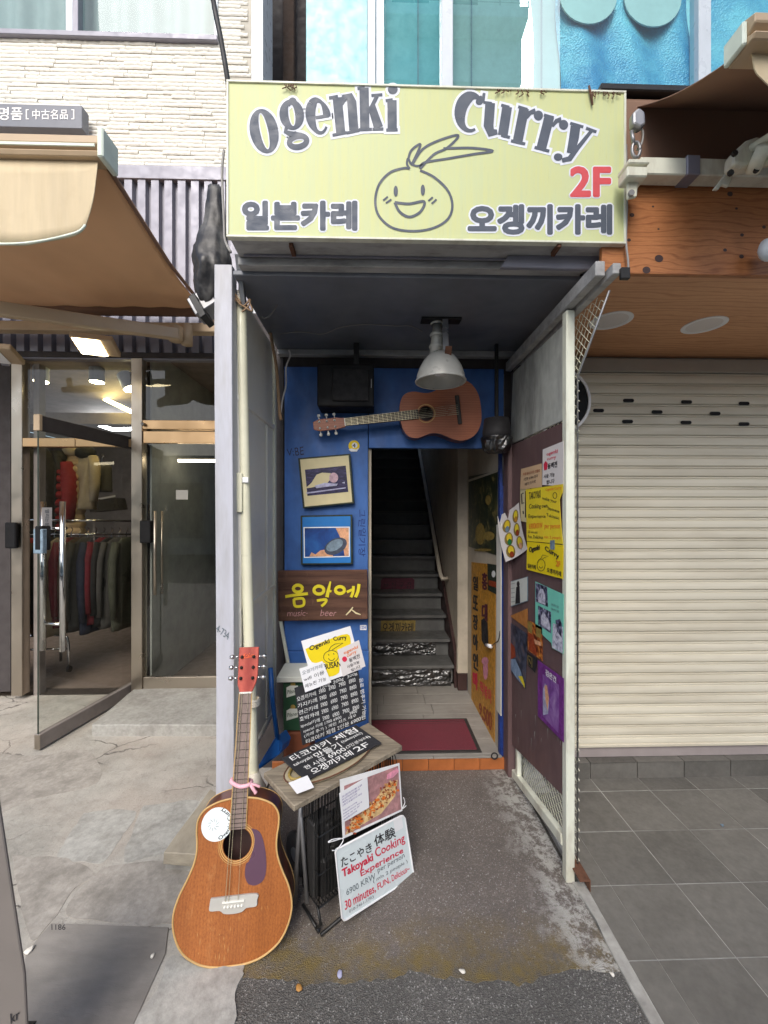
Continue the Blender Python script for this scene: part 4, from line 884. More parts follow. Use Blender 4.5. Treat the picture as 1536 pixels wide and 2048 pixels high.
# right side: raw board on top, brown boards below
XPn = .805
def xpoly(name, pts, m, X=XPn, t=.012, par=None): return polypx(pts, PX(X), -t).build(name, m, par or po, bevel=.002)
xpoly('upper_board', [(1026, 746), (1131, 645), (1131, 838), (1020, 889)], 'board_raw')
xpoly('lower_board', [(1019, 893), (1131, 842), (1131, 1598), (1008, 1474)], 'brown_panel', XPn + .002)
a = atx(1003, 1535, XPn); box('door_jamb', (.785, 2.33, .0), (.83, 2.42, 1.95), 'brown_panel', po, .004)
box('door_jamb', (.765, 2.422, .0), (.81, 2.46, 1.95), 'print_deep', po, .003)
box('upper_jamb', (.83, 2.28, 1.95), (.87, 2.42, 2.39), 'room_dark', po, .003)
# drips of pale paint on the brown board
mb = MB(); rr = random.Random(5)
for k in range(26):
    x, y = rr.uniform(1030, 1126), rr.uniform(1420, 1600)
    if y > 1480 + (x - 1010): continue
    l = rr.uniform(4, 26); mb.sheet([hit(u, v, PX(XPn)) + Vector((-.0006, 0, 0)) for u, v in ((x, y), (x + rr.uniform(.6, 1.6), y), (x + rr.uniform(.2, 1), y + l))])
mb.build('paint_drip', 'board_raw', po)
# low rail, mesh
MB().bar((.822, 2.36, .02), (.815, 1.70, .15), .03, .045).build('low_rail', 'cream_paint', po, bevel=.003)
box('low_upright', (.81, 2.25, .03), (.835, 2.28, .36), 'cream_paint', po, .003)
XM = .862; mb = MB(); q = .021
poly = [(2.40, .02), (1.68, .06), (1.68, 2.12), (1.45, 2.36), (2.40, 2.38)]
def inside(y, z):
    r = False; j = len(poly) - 1
    for i in range(len(poly)):
        (a, b), (c_, d) = poly[i], poly[j]
        if (b > z) != (d > z) and y < (c_ - a)*(z - b)/(d - b) + a: r = not r
        j = i
    return r
ny, nz_ = int(.97/q), int(2.42/q)
for i in range(ny):
    for j in range(nz_):
        y, z = 1.44 + i*q, .02 + j*q
        if not inside(y + q/2, z + q/2): continue
        s = (i + j) % 2
        p0, p1 = ((y, z), (y + q, z + q)) if s == 0 else ((y, z + q), (y + q, z))
        dx = .003 if s == 0 else -.003
        mb.tube([(XM + dx, *p0), (XM + dx*.3, *p1)], .0013, 3, cap=False)
o = mb.build('wire_mesh', 'pvc', po); o['kind'] = 'stuff'
tube('mesh_edge', [(XM, 1.68, .05), (XM, 1.68, 2.12), (XM, 1.45, 2.36)], .004, 'grey_metal', po, 6)
a = gr(1147, 1735, .1); box('angle_iron', (.83, 1.60, .06), (.875, 1.72, .066), 'rust', po, .001); box('angle_iron', (.871, 1.60, .02), (.875, 1.72, .06), 'rust', po, .001)
# left side: framed grey panels
XLp = -.585
box('side_panel', (XLp - .02, 1.765, .40), (XLp, 2.38, 2.515), 'panel_grey', po, .002)
for z in (.385, 1.10, 2.03): box('panel_rail', (XLp - .015, 1.76, z), (XLp + .012, 2.39, z + .028), 'panel_grey', po, .003)
box('panel_stile', (XLp - .015, 2.36, .414), (XLp + .014, 2.39, 2.50), 'cream_paint', po, .003); box('panel_stile', (XLp + .0, 2.20, .43), (XLp + .010, 2.225, 2.02), 'panel_grey', po, .002)
box('panel_stile', (XLp - .03, 1.762, .0), (XLp + .012, 1.79, 2.5), 'panel_grey', po, .003)
box('gap_filler', (XLp - .33, 2.452, 0), (XLp + .04, 2.50, 2.75), 'room_dark', po, 0); box('gap_filler', (.805, 2.462, 0), (.93, 2.50, 2.75), 'room_dark', po, 0); box('gap_filler', (.875, 2.36, 0.17), (.899, 2.46, 2.75), 'room_dark', po, 0)  # added dark fillers cover the gaps and stop light leaking through
mb = MB(); mb.bar(at(476, 508, 1.68), at(488, 612, 1.76), .02, .03).build('edge_strip', 'alu', po, bevel=.002)
# pipe down the left panel
pp_ = [at(482, 600, 1.78), at(488, 900, 1.78), at(494, 1150, 1.78), at(502, 1400, 1.77), at(507, 1560, 1.76)]
pi = thing('drain_pipe', 'cream plastic pipe running down inside the left porch panel', 'pipe', (pp_[-1].x, 1.76, 0))
MB().tube(spline([tuple(p) for p in pp_] + [(pp_[-1].x + .005, 1.76, .02)], 4), .0235, 16).build('pipe', 'pvc', pi, smooth=True)
for y in (960,): 
    p = at(483, y, 1.755); MB().obox(p, (.03, 0, 0), (0, .004, 0), (0, 0, .012)).build('clip', 'paper', pi, bevel=.002)
p = at(478, 985, 1.75); MB().obox(p, (.014, 0, 0), (0, .004, 0), (0, 0, .085)).build('label_strip', 'pvc', pi, bevel=.002)
mb = MB()
for k in range(3):
    p = at(507, 1400 + k*4, 1.75); mb.lathe([(.024, -.008), (.030, 0), (.024, .008)], 12, Matrix.Translation(p), cap=False)
mb.build('pipe_tape', 'tape', pi, smooth=True)
MB().lathe([(.02, -.06), (.045, -.05), (.05, -.01), (.03, .03), (.02, .06)], 10, Matrix.Translation(at(510, 1575, 1.74))).build('pipe_wrap', 'tape', pi, smooth=True)
mb = MB()
for q4 in ([(466, 592), (486, 612), (500, 598), (497, 612), (484, 624)], [(486, 612), (505, 622), (497, 600)], [(470, 588), (482, 606)]):
    mb.tube([at(x, y, 1.74) for x, y in spline(q4, 4)], .004, 5)
mb.build('wire_tie', 'wire_tan', pi, smooth=True)
# wires in the porch
for nm, lab, pts, Y, r, m in (('wire', 'grey wire slanting from the sign to the left porch panel', [(610, 535), (575, 575), (545, 625), (530, 636), (524, 632)], 1.9, .0035, 'wire_grey'),
                              ('wire', 'thin pale wire stapled across the dark porch ceiling', [(560, 668), (600, 664), (645, 668), (680, 655), (730, 649), (790, 652), (820, 652), (845, 663)], None, .0022, 'wire_grey'),
                              ('wire', 'bunched old wires hanging down the corner by the blue wall', [(578, 700), (580, 712), (572, 735), (572, 770), (565, 800), (560, 835)], 2.36, .005, 'paper_white2'),
                              ('wire', 'thick tan conduit along the top of the left porch panel', [(538, 650), (545, 690), (552, 730), (556, 780), (560, 830), (562, 840)], 2.2, .009, 'wire_tan')):
    P3 = [at(x, y, Y) if Y else gr(x, y, zc - .004) for x, y in pts]
    o = MB().tube(spline([tuple(p) for p in P3], 5), r, 6).build(nm, m, None, smooth=True); tag(o, lab, 'wire')
# overhead cable at top left
o = MB().tube(spline([tuple(at(x, y, 1.9)) for x, y in ((420, -40), (430, 20), (442, 80), (455, 158), (458, 190))], 4), .012, 8).build('cable', 'cable_black', None, smooth=True); tag(o, 'thick black cable dropping from above onto the yellow sign', 'cable')
o = MB().tube(spline([tuple(at(x, y, 1.52)) for x, y in ((448, 300), (444, 350), (448, 440), (450, 480), (462, 505))], 4), .005, 6).build('cable', 'wire_grey', None, smooth=True); tag(o, 'thin pale cable down the left edge of the yellow sign', 'cable')
o = MB().tube(spline([tuple(at(x, y, 1.50)) for x, y in ((1252, 290), (1254, 400), (1252, 480), (1256, 520), (1257, 550))], 4), .004, 6).build('cable', 'wire_grey', None, smooth=True); tag(o, 'thin pale cable down the right edge of the yellow sign', 'cable')
# black wrapped bundle by the post top
bd = thing('wrapped_bundle', 'dusty black plastic sheet bundled around a bracket at the left post top', 'bundle', at(425, 600, 1.78))
rings = []; rr = random.Random(2)
for cx, cy, wx, wy in spline(((428, 372, 14, 3), (429, 400, 17, 6), (428, 440, 22, 9), (425, 478, 32, 14), (424, 515, 40, 22), (424, 545, 38, 24), (420, 575, 32, 20), (416, 600, 22, 14), (414, 612, 12, 8)), 4):
    c = at(cx, cy, 1.80); ring = []
    for k in range(40):
        a = 2*math.pi*k/40; j = 1 + .18*mnoise.noise(Vector((math.cos(a)*2.2, math.sin(a)*2.2, cy*.03))) - .16*abs(mnoise.noise(Vector((math.cos(a)*5, math.sin(a)*5, cy*.05)))) + .04*mnoise.noise(Vector((math.cos(a)*11, math.sin(a)*11, cy*.16)))
        ring.append(c + Vector((wx/500*math.cos(a)*j, wy/450*1.6*math.sin(a)*j, .01*mnoise.noise(Vector((a*2, cy*.03, 4))))))
    rings.append(ring)
MB().loft(rings).build('sheet', 'bag_black', bd, smooth=True)
MB().bar(at(396, 612, 1.8), at(428, 604, 1.8), .03, .03).build('bracket', 'alu_paint', bd, bevel=.003)
MB().obox(at(412, 612, 1.82), (.045, 0, .03), (0, .05, 0), (-.02, 0, .035)).build('lamp_box', 'grey_metal', bd, bevel=.004)
MB().obox(at(404, 622, 1.78), (.025, .0, -.045), (0, .05, 0), (.012, 0, .008)).build('lamp_visor', 'black_metal', bd, bevel=.002)
# ================================================================== yellow sign
YG = 1.50
sn = thing('shop_sign', 'weathered yellow box sign with dark lettering and a smiling onion', 'sign', at(852, 480, YG))
a, b = at(453, 474, YG), at(1252, 170, YG); zs0 = a.z; zs1 = at(453, 160, YG).z; xs0, xs1 = a.x, b.x
box('box', (xs0 + .006, YG + .012, zs0 + .004), (xs1 - .006, YG + .205, zs1 - .004), 'alu_paint', sn, .003)
box('face', (xs0 + .007, YG + .002, zs0 + .007), (xs1 - .007, YG + .010, zs1 - .007), 'sign_face', sn, 0)
mb = MB()
for p, q in (((xs0, zs0), (xs1, zs0 + .008)), ((xs0, zs1 - .008), (xs1, zs1)), ((xs0, zs0 + .0081), (xs0 + .008, zs1 - .0081)), ((xs1 - .008, zs0 + .0081), (xs1, zs1 - .0081))): mb.box((p[0], YG - .003, p[1]), (q[0], YG + .02, q[1]))
mb.build('frame', 'cream_paint', sn, bevel=.001)
box('underside_strip', (xs0 + .03, YG + .10, zs0 - .004), (xs1 - .03, YG + .108, zs0 + .003), 'charcoal_clad', sn, 0)
for x, y in ((585, 498), (1112, 498)):
    p = gr(x, y, zs0); MB().obox(p, (.008, .0, 0), (0, .03, 0), (0, 0, .012)).build('clamp', 'rust', sn, bevel=.002)
box('clamp', (gr(598, 532, zs0).x - .03, YG + .17, zs0 - .02), (gr(598, 532, zs0).x + .03, YG + .2, zs0 + .002), 'rust', sn, .002)
plS = PY(YG + .002)
K = 840/1536.0
def cp(x, y): return (430 + x*K, 140 + y*K)
dark, halo = [], []
def stroke(pts, wd, out=9):
    P = [cp(*p) for p in pts]; n_ = len(pts); ws = wd if isinstance(wd, (list, tuple)) else [wd]*n_
    dark.extend(ribbon(P, [w_*K for w_ in ws])); 
    e0 = (pts[0][0]-pts[1][0], pts[0][1]-pts[1][1]); l0 = math.hypot(*e0) or 1; e1 = (pts[-1][0]-pts[-2][0], pts[-1][1]-pts[-2][1]); l1 = math.hypot(*e1) or 1
    H = [(pts[0][0]+e0[0]/l0*out, pts[0][1]+e0[1]/l0*out)] + list(pts[1:-1]) + [(pts[-1][0]+e1[0]/l1*out, pts[-1][1]+e1[1]/l1*out)]
    halo.extend(ribbon([cp(*p) for p in H], [(w_+2*out)*K for w_ in ws]))
def disc(cx, cy, rx, ry, tilt=0, out=9):
    dark.append([cp(*p) for p in ell(cx, cy, rx, ry, 0, 350, 18, tilt)]); halo.append([cp(*p) for p in ell(cx, cy, rx+out, ry+out, 0, 350, 18, tilt)])
def ring(cx, cy, ro, so, ri, si, tilt=0, out=9, n_=32, a0=0, a1=360):
    A = ell(cx, cy, ro, so, a0, a1, n_, tilt); B = ell(cx, cy, ri, si, a0, a1, n_, tilt); H = ell(cx, cy, ro+out, so+out, a0, a1, n_, tilt); I = ell(cx, cy, max(ri-out*.5, 1), max(si-out*.5, 1), a0, a1, n_, tilt)
    for i in range(n_):
        dark.append([cp(*A[i]), cp(*A[i+1]), cp(*B[i+1]), cp(*B[i])]); halo.append([cp(*H[i]), cp(*H[i+1]), cp(*I[i+1]), cp(*I[i])])
def lerp(a, b, t): return (a[0]+(b[0]-a[0])*t, a[1]+(b[1]-a[1])*t)
def flush():
    sheetpx(halo, plS, .0008).build('letter_outline', 'sign_white', sn, normals=False); sheetpx(dark, plS, .0018).build('letter', 'sign_ink', sn, normals=False); halo.clear(); dark.clear()
# O
ring(180, 225, 52, 82, 15, 68, -12)
flush()
# g
ring(281, 165, 45, 56, 12, 42, -8); ring(304, 263, 42, 31, 22, 9, -12); disc(284, 116, 15, 14); stroke([(268, 132), (282, 118)], 10); stroke([(262, 212), (258, 226), (276, 236), (318, 240)], [14, 16, 22, 18])
flush()
# e
stroke([p for p in ell(380, 172, 30, 60, 5, -125, 12, -8)], [26, 28, 26, 22, 18, 14, 12, 14, 18, 24, 28, 32, 34]); stroke([p for p in ell(380, 172, 30, 60, -125, -318, 16, -8)], [34, 36, 37, 37, 36, 34, 30, 26, 20, 16, 14, 13, 12, 11, 10, 9, 9]); stroke([(368, 176), (416, 168)], 12)
flush()
# n
stroke([(447, 102), (460, 232)], 34); stroke([(417, 104), (450, 98)], 12); stroke([(430, 240), (482, 230)], 11); stroke([(462, 128), (474, 100), (492, 98), (500, 118), (508, 222)], [14, 22, 30, 34, 34]); stroke([(482, 232), (528, 222)], 11)
flush()
# k
stroke([(545, 66), (548, 216)], 34); stroke([(521, 70), (548, 66)], 11); stroke([(526, 220), (574, 218)], 11); stroke([(572, 95), (612, 92)], 11); stroke([(592, 98), (562, 158)], 14); stroke([(572, 132), (598, 212)], [28, 34]); stroke([(576, 218), (616, 217)], 11)
flush()
# i
stroke([(647, 112), (648, 216)], 34); stroke([(624, 114), (650, 110)], 11); stroke([(626, 221), (668, 220)], 11); disc(650, 73, 18, 17)
flush()
# C
stroke([p for p in ell(938, 160, 42, 64, -42, -300, 26, 8)], [14, 15, 16, 18, 22, 28, 34, 40, 43, 45, 46, 46, 45, 44, 42, 40, 36, 32, 28, 24, 20, 17, 15, 13, 12, 11, 10]); stroke([(984, 86), (978, 122)], [10, 14]); disc(966, 118, 13, 12); stroke([(966, 98), (978, 122)], [16, 20])
flush()
# u
stroke([(1006, 122), (1000, 206), (1010, 232), (1032, 228)], [36, 36, 34, 18]); stroke([(982, 120), (1012, 124)], 11); stroke([(1068, 136), (1052, 240)], 36); stroke([(1046, 130), (1076, 138)], 11); stroke([(1046, 240), (1078, 248)], 11)
flush()
# r r
stroke([(1130, 142), (1106, 264)], 36); stroke([(1108, 136), (1142, 146)], 11); stroke([(1082, 260), (1134, 272)], 11); stroke([(1138, 178), (1152, 158), (1172, 152)], [10, 16, 22]); disc(1182, 168, 17, 18); flush()
stroke([(1222, 172), (1192, 290)], 36); stroke([(1202, 166), (1238, 176)], 11); stroke([(1168, 284), (1222, 298)], 11); stroke([(1232, 208), (1248, 188), (1266, 184)], [10, 16, 22]); disc(1274, 202, 17, 18)
flush()
# y
stroke([(1318, 206), (1312, 250), (1300, 306)], [36, 36, 30]); stroke([(1298, 196), (1346, 210)], 11); stroke([(1376, 224), (1326, 286), (1296, 326), (1268, 332)], [12, 16, 20, 16]); stroke([(1356, 214), (1394, 228)], 11); disc(1254, 320, 16, 14)
flush()
# onion drawing
on = []
def line(pts, wd=9): on.extend(ribbon([cp(*p) for p in spline(pts, 7)], wd*K))
line([(750, 368), (800, 392), (850, 440), (868, 495), (852, 545), (800, 578), (726, 590), (650, 578), (600, 535), (586, 480), (600, 420), (640, 376), (690, 360), (712, 362)])
line([(712, 362), (702, 345), (706, 325), (716, 345)], 8); line([(706, 330), (718, 295), (750, 272), (742, 300), (720, 345)]); line([(722, 345), (760, 290), (820, 258), (890, 240), (850, 285), (800, 310), (750, 362)])
line([(750, 362), (765, 340), (850, 325), (950, 308), (1016, 297), (940, 286), (835, 288)], 9); line([(716, 345), (740, 352), (765, 345)], 8)
line([(657, 485), (710, 490), (764, 482), (752, 518), (712, 538), (676, 520), (657, 485)], 10)
for a, b in (((615, 478), (632, 464)), ((625, 488), (645, 474)), ((780, 480), (796, 466)), ((792, 490), (810, 474))): on.extend(ribbon([cp(*a), cp(*b)], 7*K))
for x, y in ((661, 444), (760, 440)): on.append([cp(*p) for p in ell(x, y, 8, 20, 0, 350, 14)])
sheetpx(on, plS, .0012).build('onion_drawing', 'sign_ink', sn, normals=False)
for s, r, bo, bh in (('일본카레', (487, 405, 712, 459), .05, .105), ('오겡끼카레', (938, 412, 1221, 467), .05, .105)):
    textpx(s, r, plS, 'sign_white', sn, .0008, bh); textpx(s, r, plS, 'sign_ink', sn, .0018, bo)
textpx('2F', (1142, 336, 1219, 392), plS, 'sign_white', sn, .0008, .085); textpx('2F', (1142, 336, 1219, 392), plS, 'sign_red', sn, .0018, .045)
# dirt and weeds along the top edge
mb = MB(); rr = random.Random(9)
for x0, n_ in ((585, 9), (1010, 6), (1050, 5), (1080, 3), (1200, 6), (1225, 5)):
    for k in range(n_):
        x = x0 + rr.uniform(-16, 16); y = 166 + (x - 452)*.0235; l = rr.uniform(3, 14); mb.tube([at(x, y, YG - .004), at(x + rr.uniform(-4, 4), y + l*.6, YG - .008), at(x + rr.uniform(-6, 6), y + l, YG - .006)], .0018, 4)
mb.tube([at(1178, 172, YG - .006), at(1182, 190, YG - .01), at(1185, 210, YG - .006)], .004, 5)
o = mb.build('dry_weeds', 'rust', None); tag(o, 'dry weeds and dirt caught along the top edge of the yellow sign', 'weeds', kind='stuff')

# ================================================================== entrance: blue wall, vestibule, stairs
YE = 2.45
bl = thing('blue_partition', 'blue painted plywood partition with lintel around the stair opening', 'partition', (0, YE, 0))
xb0, xb1, xb2 = at(569, 1000, YE).x, at(736, 1000, YE).x, .80
zb1 = at(650, 734, YE).z; zl = at(830, 896, YE).z; zj = at(650, 1302, YE).z
box('upper_panel', (xb0, YE, zj + .003), (xb1, YE + .03, zb1), 'blue_wall', bl, .002); box('lower_panel', (xb0 + .02, YE - .004, .05), (xb1 + .004, YE + .03, zj), 'blue_wall', bl, .002)
box('lintel', (xb1 + .004, YE + .002, zl), (xb2, YE + .03, zb1 - .002), 'blue_wall', bl, .002)
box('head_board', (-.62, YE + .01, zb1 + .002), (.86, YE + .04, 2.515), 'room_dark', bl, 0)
box('jamb_edge', (xb1 + .001, YE + .031, .05), (xb1 + .02, YE + .07, zl), 'beige_wall', bl, .002)
textpx('V:BE', [(573, 898), (607, 893), (608, 910), (575, 912)], PY(YE), 'print_navy', bl, .001, 0, .1); textpx('그린일기장', [(731, 1018), (731, 1112), (717, 1112), (717, 1018)], PY(YE), 'print_deep', bl, .001, .01, .12)
o = card('sticker', [(720, 1250), (733, 1250), (733, 1260), (720, 1260)], PY(YE - .004), 'print_white', None, .0005, .001); tag(o, 'tiny white number sticker at the edge of the blue lower panel', 'sticker'); textpx('1234', (721.5, 1252, 731.5, 1258), PY(YE - .004), 'ink_blue', o, .002, .02)
rs_ = thing('round_sticker', 'round yellow and white sticker at the top right of the blue panel', 'sticker', at(708, 892, YE)); Mx = Matrix.Translation(at(708, 892, YE)) @ Matrix.Rotation(R(90), 4, 'X')
MB().lathe([(0, .0), (.034, .0), (.034, .002), (0, .002)], 24, Mx).build('disc', 'paper_yellow', rs_); MB().lathe([(0, .0021), (.017, .0021), (.017, .003), (0, .003)], 20, Matrix.Translation((.004, 0, .004)) @ Mx).build('centre', 'paper', rs_); textpx('4', (705, 887, 711, 895), PY(YE - .0035), 'ink_black', rs_, .0006, .02)
MB().sheet([at(x, y, YE - .0024) for x, y in [(697, 899), (703, 897), (712, 899), (718, 895), (714, 903), (702, 903)]]).build('swash', 'print_white', rs_)
# vestibule and stair well
vs_ = thing('stair_hall', 'narrow hall with beige right wall and dark ceiling behind the blue partition', 'hall', (.3, 3.2, 0))
ZF = .08
zp = [2.452 + .0, 3.46]
tt = None
for i in range(9):
    x = -.60 + .155*i + .0
    if tt is None: tt = MB().box((0, 0, 0), (.152, .012, .066)).build('threshold_tile', 'terracotta', vs_, bevel=.002, local=True); tt.location = Vector((x, 2.402, .004)) - wloc(vs_)
    elif x < .72: place(tt, 'threshold_tile', (x, 2.402, .004), vs_)
box('floor_base', (-.55, 2.4155, .0), (.80, 3.5, ZF - .010), 'stair_dark', vs_, 0)
for k, (y0, y1) in enumerate(((2.404, 2.432), (2.435, 2.60), (2.603, 2.76), (2.763, 2.92), (2.923, 3.08), (3.083, 3.24), (3.243, 3.44))):
    xs = [-.5, -.02 + .05*(k % 3), .36 + .04*((k*2) % 3), .775]
    for x0_, x1_ in zip(xs, xs[1:]): box('floor_tile', (x0_ + .0015, y0, ZF - .009), (x1_ - .0015, y1, ZF), 'floor_plank', vs_, .001)
xw = .775
box('right_wall', (xw, 2.463, .0), (xw + .06, 3.30, 2.4), 'beige_wall', vs_, 0)
xp0, xp1 = at(915, 1100, 3.30).x, xw
box('pillar', (xp0, 3.30, .22), (xp1 + .05, 3.36, 2.6), 'beige_wall', vs_, .006, seg=2); box('pillar_base', (xp0 + .003, 3.297, ZF), (xp1 - .004, 3.365, .219), 'brown_paint', vs_, .003)
box('stair_wall', (xp0 + .01, 3.361, .0), (xp0 + .06, 7.2, 3.9), 'beige_wall', vs_, 0)
box('left_wall', (-.46, 2.505, .0), (-.42, 7.2, 4.2), 'beige_wall', vs_, 0); box('end_wall', (-.46, 7.0, .0), (.8, 7.1, 4.2), 'beige_wall', vs_, 0)
MB().add([(-.42, 2.5, 2.45), (.8, 2.5, 2.45), (.8, 3.6, 2.6), (-.42, 3.6, 2.6), (.8, 5.2, 3.45), (-.42, 5.2, 3.45)], [(0, 1, 2, 3), (3, 2, 4, 5)]).build('ceiling', 'beige_wall', vs_)  # stops short of the top, an added opening that lights the stairs
stt = thing('staircase', 'steep dark staircase climbing straight up behind the doorway', 'staircase', (.2, 3.4, ZF))
Y0, RUN, RISE = 3.36, .1955, .1605
xs0_, xs1_ = -.41, xp0 + .012
tr = MB().box((xs0_, -.02, 0), (xs1_ - .03, RUN + .05, .026)).build('tread', 'stair', stt, bevel=.005, local=True); ri = MB().box((xs0_, 0, 0), (xs1_ - .035, .016, RISE - .03)).build('riser', 'stair', stt, local=True)
z0_ = ZF + .19
for i in range(17):
    lt = (0, Y0 + RUN*i, z0_ + RISE*i - .026); lr = (0, Y0 + .035 + RUN*i, z0_ + RISE*(i-1) + .002)
    if i == 0: tr.location = Vector(lt) - wloc(stt); ri.location = Vector(lr) - wloc(stt); ri.scale = (1, 1, 1.0)
    else: place(tr, 'tread', lt, stt); place(ri, 'riser', lr, stt)
mb = MB(); mb.add([(xs1_ - .028, Y0 - .01, ZF), (xs1_ - .028, Y0 - .01, z0_ + .10), (xs1_ - .028, Y0 + RUN*17, z0_ + RISE*17 + .10), (xs1_ - .028, Y0 + RUN*17, z0_ + RISE*17 - .3), (xs1_ - .001, Y0 - .01, ZF), (xs1_ - .001, Y0 - .01, z0_ + .10), (xs1_ - .001, Y0 + RUN*17, z0_ + RISE*17 + .10), (xs1_ - .001, Y0 + RUN*17, z0_ + RISE*17 - .3)], [(0, 1, 2, 3), (4, 5, 6, 7), (1, 2, 6, 5), (0, 1, 5, 4), (0, 3, 7, 4)]); mb.build('stringer', 'brown_paint', stt)
hr = thing('handrail', 'painted pipe handrail on the right wall of the staircase', 'handrail', (xs1_, 3.8, .9))
h0 = at(903, 1157, 3.75); h1 = at(838, 905, 6.3)
hx = xs1_ - .06
MB().tube([(hx + .05, h0.y - .0, h0.z), (hx, h0.y - .02, h0.z - .0), (hx - .01, h0.y + .06, h0.z + .04), (hx - .01, 6.4, h0.z + .04 + (6.4 - h0.y - .06)*RISE/RUN)], .02, 10).build('rail', 'beige_wall', hr, smooth=True)
for nm_, y0_, y1_, lab in (('foil_strip', 1338, 1369, 'crumpled foil strip covering the lowest stair riser'), ('foil_strip', 1287, 1315, 'crumpled foil strip covering the second stair riser')):
    i = 0 if y0_ == 1338 else 1; yy = Y0 + .033 + RUN*i; z1_ = z0_ + RISE*(i-1) + RISE - .03; zlo = z0_ + RISE*(i-1) + .006
    if i == 0: zlo = ZF + .004
    def ff(u, v, yy=yy, zlo=zlo, z1_=z1_, i=i): return (xs0_ + u*(xs1_ - .05 - .10*i - xs0_), yy - .006 - .010*abs(mnoise.noise(Vector((u*14, v*3, i*7)))) - .006*abs(mnoise.noise(Vector((u*40, v*9, i*3)))), zlo + v*(z1_ - zlo))
    o = MB().grid(ff, 70, 10).build(nm_, 'crumple_foil', None); tag(o, lab, 'foil')
yy = Y0 + .033 + RUN*2
o = card('stair_sign', [(762, 1241), (831, 1240), (830, 1270), (761, 1270)], PY(yy), 'print_olive', None, .003, .002); tag(o, 'small olive card with black brush lettering on the third stair riser', 'sign'); textpx('오겡끼카레', (765, 1245, 826, 1266), PY(yy), 'ink_black', o, .0065, .01, .10)
yy = Y0 + .033 + RUN*4
o = card('stair_sign', [(762, 1160), (766, 1156), (825, 1156), (829, 1160), (828, 1181), (824, 1183), (765, 1184), (761, 1180)], PY(yy), 'print_maroon', None, .003, .002); tag(o, 'small dark red plate with faded lettering on the fifth stair riser', 'sign'); textpx('ㅂ·친·구·집', (768, 1164, 822, 1176), PY(yy), 'ink_black', o, .0065, .0, .1)
# door mat
mt = thing('door_mat', 'dark red door mat with black rubber edge inside the entrance', 'door mat', gr(840, 1475, ZF))
q = [gr(560, 1508, ZF), gr(964, 1506, ZF), gr(939, 1438, ZF), gr(600, 1438, ZF)]; x0_, x1_ = -.36, q[1].x; y0_, y1_ = q[1].y, q[2].y
box('edge', (x0_, y0_, ZF + .001), (x1_, y1_, ZF + .007), 'rubber', mt, .002)
box('pile', (x0_ + .02, y0_ + .022, ZF + .0075), (x1_ - .024, y1_ - .07, ZF + .011), 'mat_red', mt, .002)
for k in range(2): box('stripe', (x0_ + .02, y1_ - .062 + .026*k, ZF + .0075), (x1_ - .024, y1_ - .046 + .026*k, ZF + .010), 'mat_red', mt, .001)
# posters on the vestibule wall
plW = PX(xw)
o = card('wall_poster', [(938, 953), (996, 942), (996, 1111), (938, 1093)], plW, 'photo_green', None, .002, .002); tag(o, 'dark green framed poster with pale figures on the inner right wall', 'poster')
sheetpx([ell(978, 1000, 6, 10, 0, 340, 12), ell(962, 1068, 10, 22, 0, 340, 12), ell(980, 1072, 11, 9, 0, 340, 12), ell(967, 1100, 18, 3, 0, 340, 12)], plW, .0055).build('printed_shape', 'print_olive', o, normals=False)
card('poster_frame', [(937, 960), (996, 940), (996, 944), (938, 964)], plW, 'beige_wall', o, .004, .002)
o = card('wall_banner', [(944, 1124), (993, 1130), (990, 1486), (985, 1490), (944, 1402)], plW, 'print_amber', None, .003, .002); tag(o, 'tall orange menu banner with black Korean lettering on the inner right wall', 'banner')
for i, ch in enumerate('일또장아인마'): textpx(ch, [(948, 1152 + i*38), (957, 1154 + i*38 + i*.8), (957, 1182 + i*39 + i), (948, 1178 + i*38 + i)], plW, 'ink_black' if i < 5 else 'ink_red', o, .0065, .03)
for i, ch in enumerate('홍대'): textpx(ch, [(966, 1145 + i*62), (976, 1147 + i*62), (976, 1180 + i*62), (966, 1178 + i*62)], plW, 'print_maroon', o, .0065, .03)
sheetpx([[(964, 1240), (970, 1236), (977, 1246), (979, 1286), (972, 1294), (965, 1280)]], plW, .0065).build('printed_shape', 'ink_black', o, normals=False); sheetpx([ell(973, 1340, 5, 20, 0, 340, 14), ell(972, 1322, 7, 8, 0, 340, 10)], plW, .0066).build('printed_shape', 'print_pink', o, normals=False)
textpx('9,500', [(960, 1405), (985, 1425), (985, 1470), (960, 1430)], plW, 'print_sauce', o, .0065, .02); textpx('떡볶이', [(962, 1360), (984, 1380), (984, 1408), (962, 1386)], plW, 'ink_red', o, .0065, .01)
o = card('wall_poster', [(977, 1127), (997, 1130), (997, 1190), (978, 1180)], plW, 'print_darkgreen', None, .002, .006); tag(o, 'small green and white leaflet overlapping the orange banner', 'poster'); sheetpx([ell(990, 1148, 4, 7, 0, 340, 10)], plW, .0095).build('printed_shape', 'print_white', o, normals=False); sheetpx([[(980, 1160), (996, 1164), (996, 1176), (980, 1170)]], plW, .0095).build('printed_shape', 'print_sauce', o, normals=False)
o = card('wall_trim', [(994, 1050), (1003, 1046), (1003, 1432), (994, 1420)], PX(.768), 'panel_grey', None, .004); tag(o, 'pale vertical trim strip on the inner right wall by the brown jamb', 'trim')
pg2 = thing('power_plug', 'white plug with black cord hanging against the orange banner', 'plug', at(978, 1290, 2.9)); MB().tube([atx(973, 1290, xw - .02), atx(982, 1293, xw - .02)], .012, 10).build('plug', 'paper', pg2, smooth=True); MB().tube(spline([tuple(atx(x, y, xw - .015)) for x, y in ((982, 1293), (990, 1286), (997, 1280))] + [tuple(atx(1000, 1262, .765))], 4), .003, 5).build('cord', 'cable_black', pg2, smooth=True)
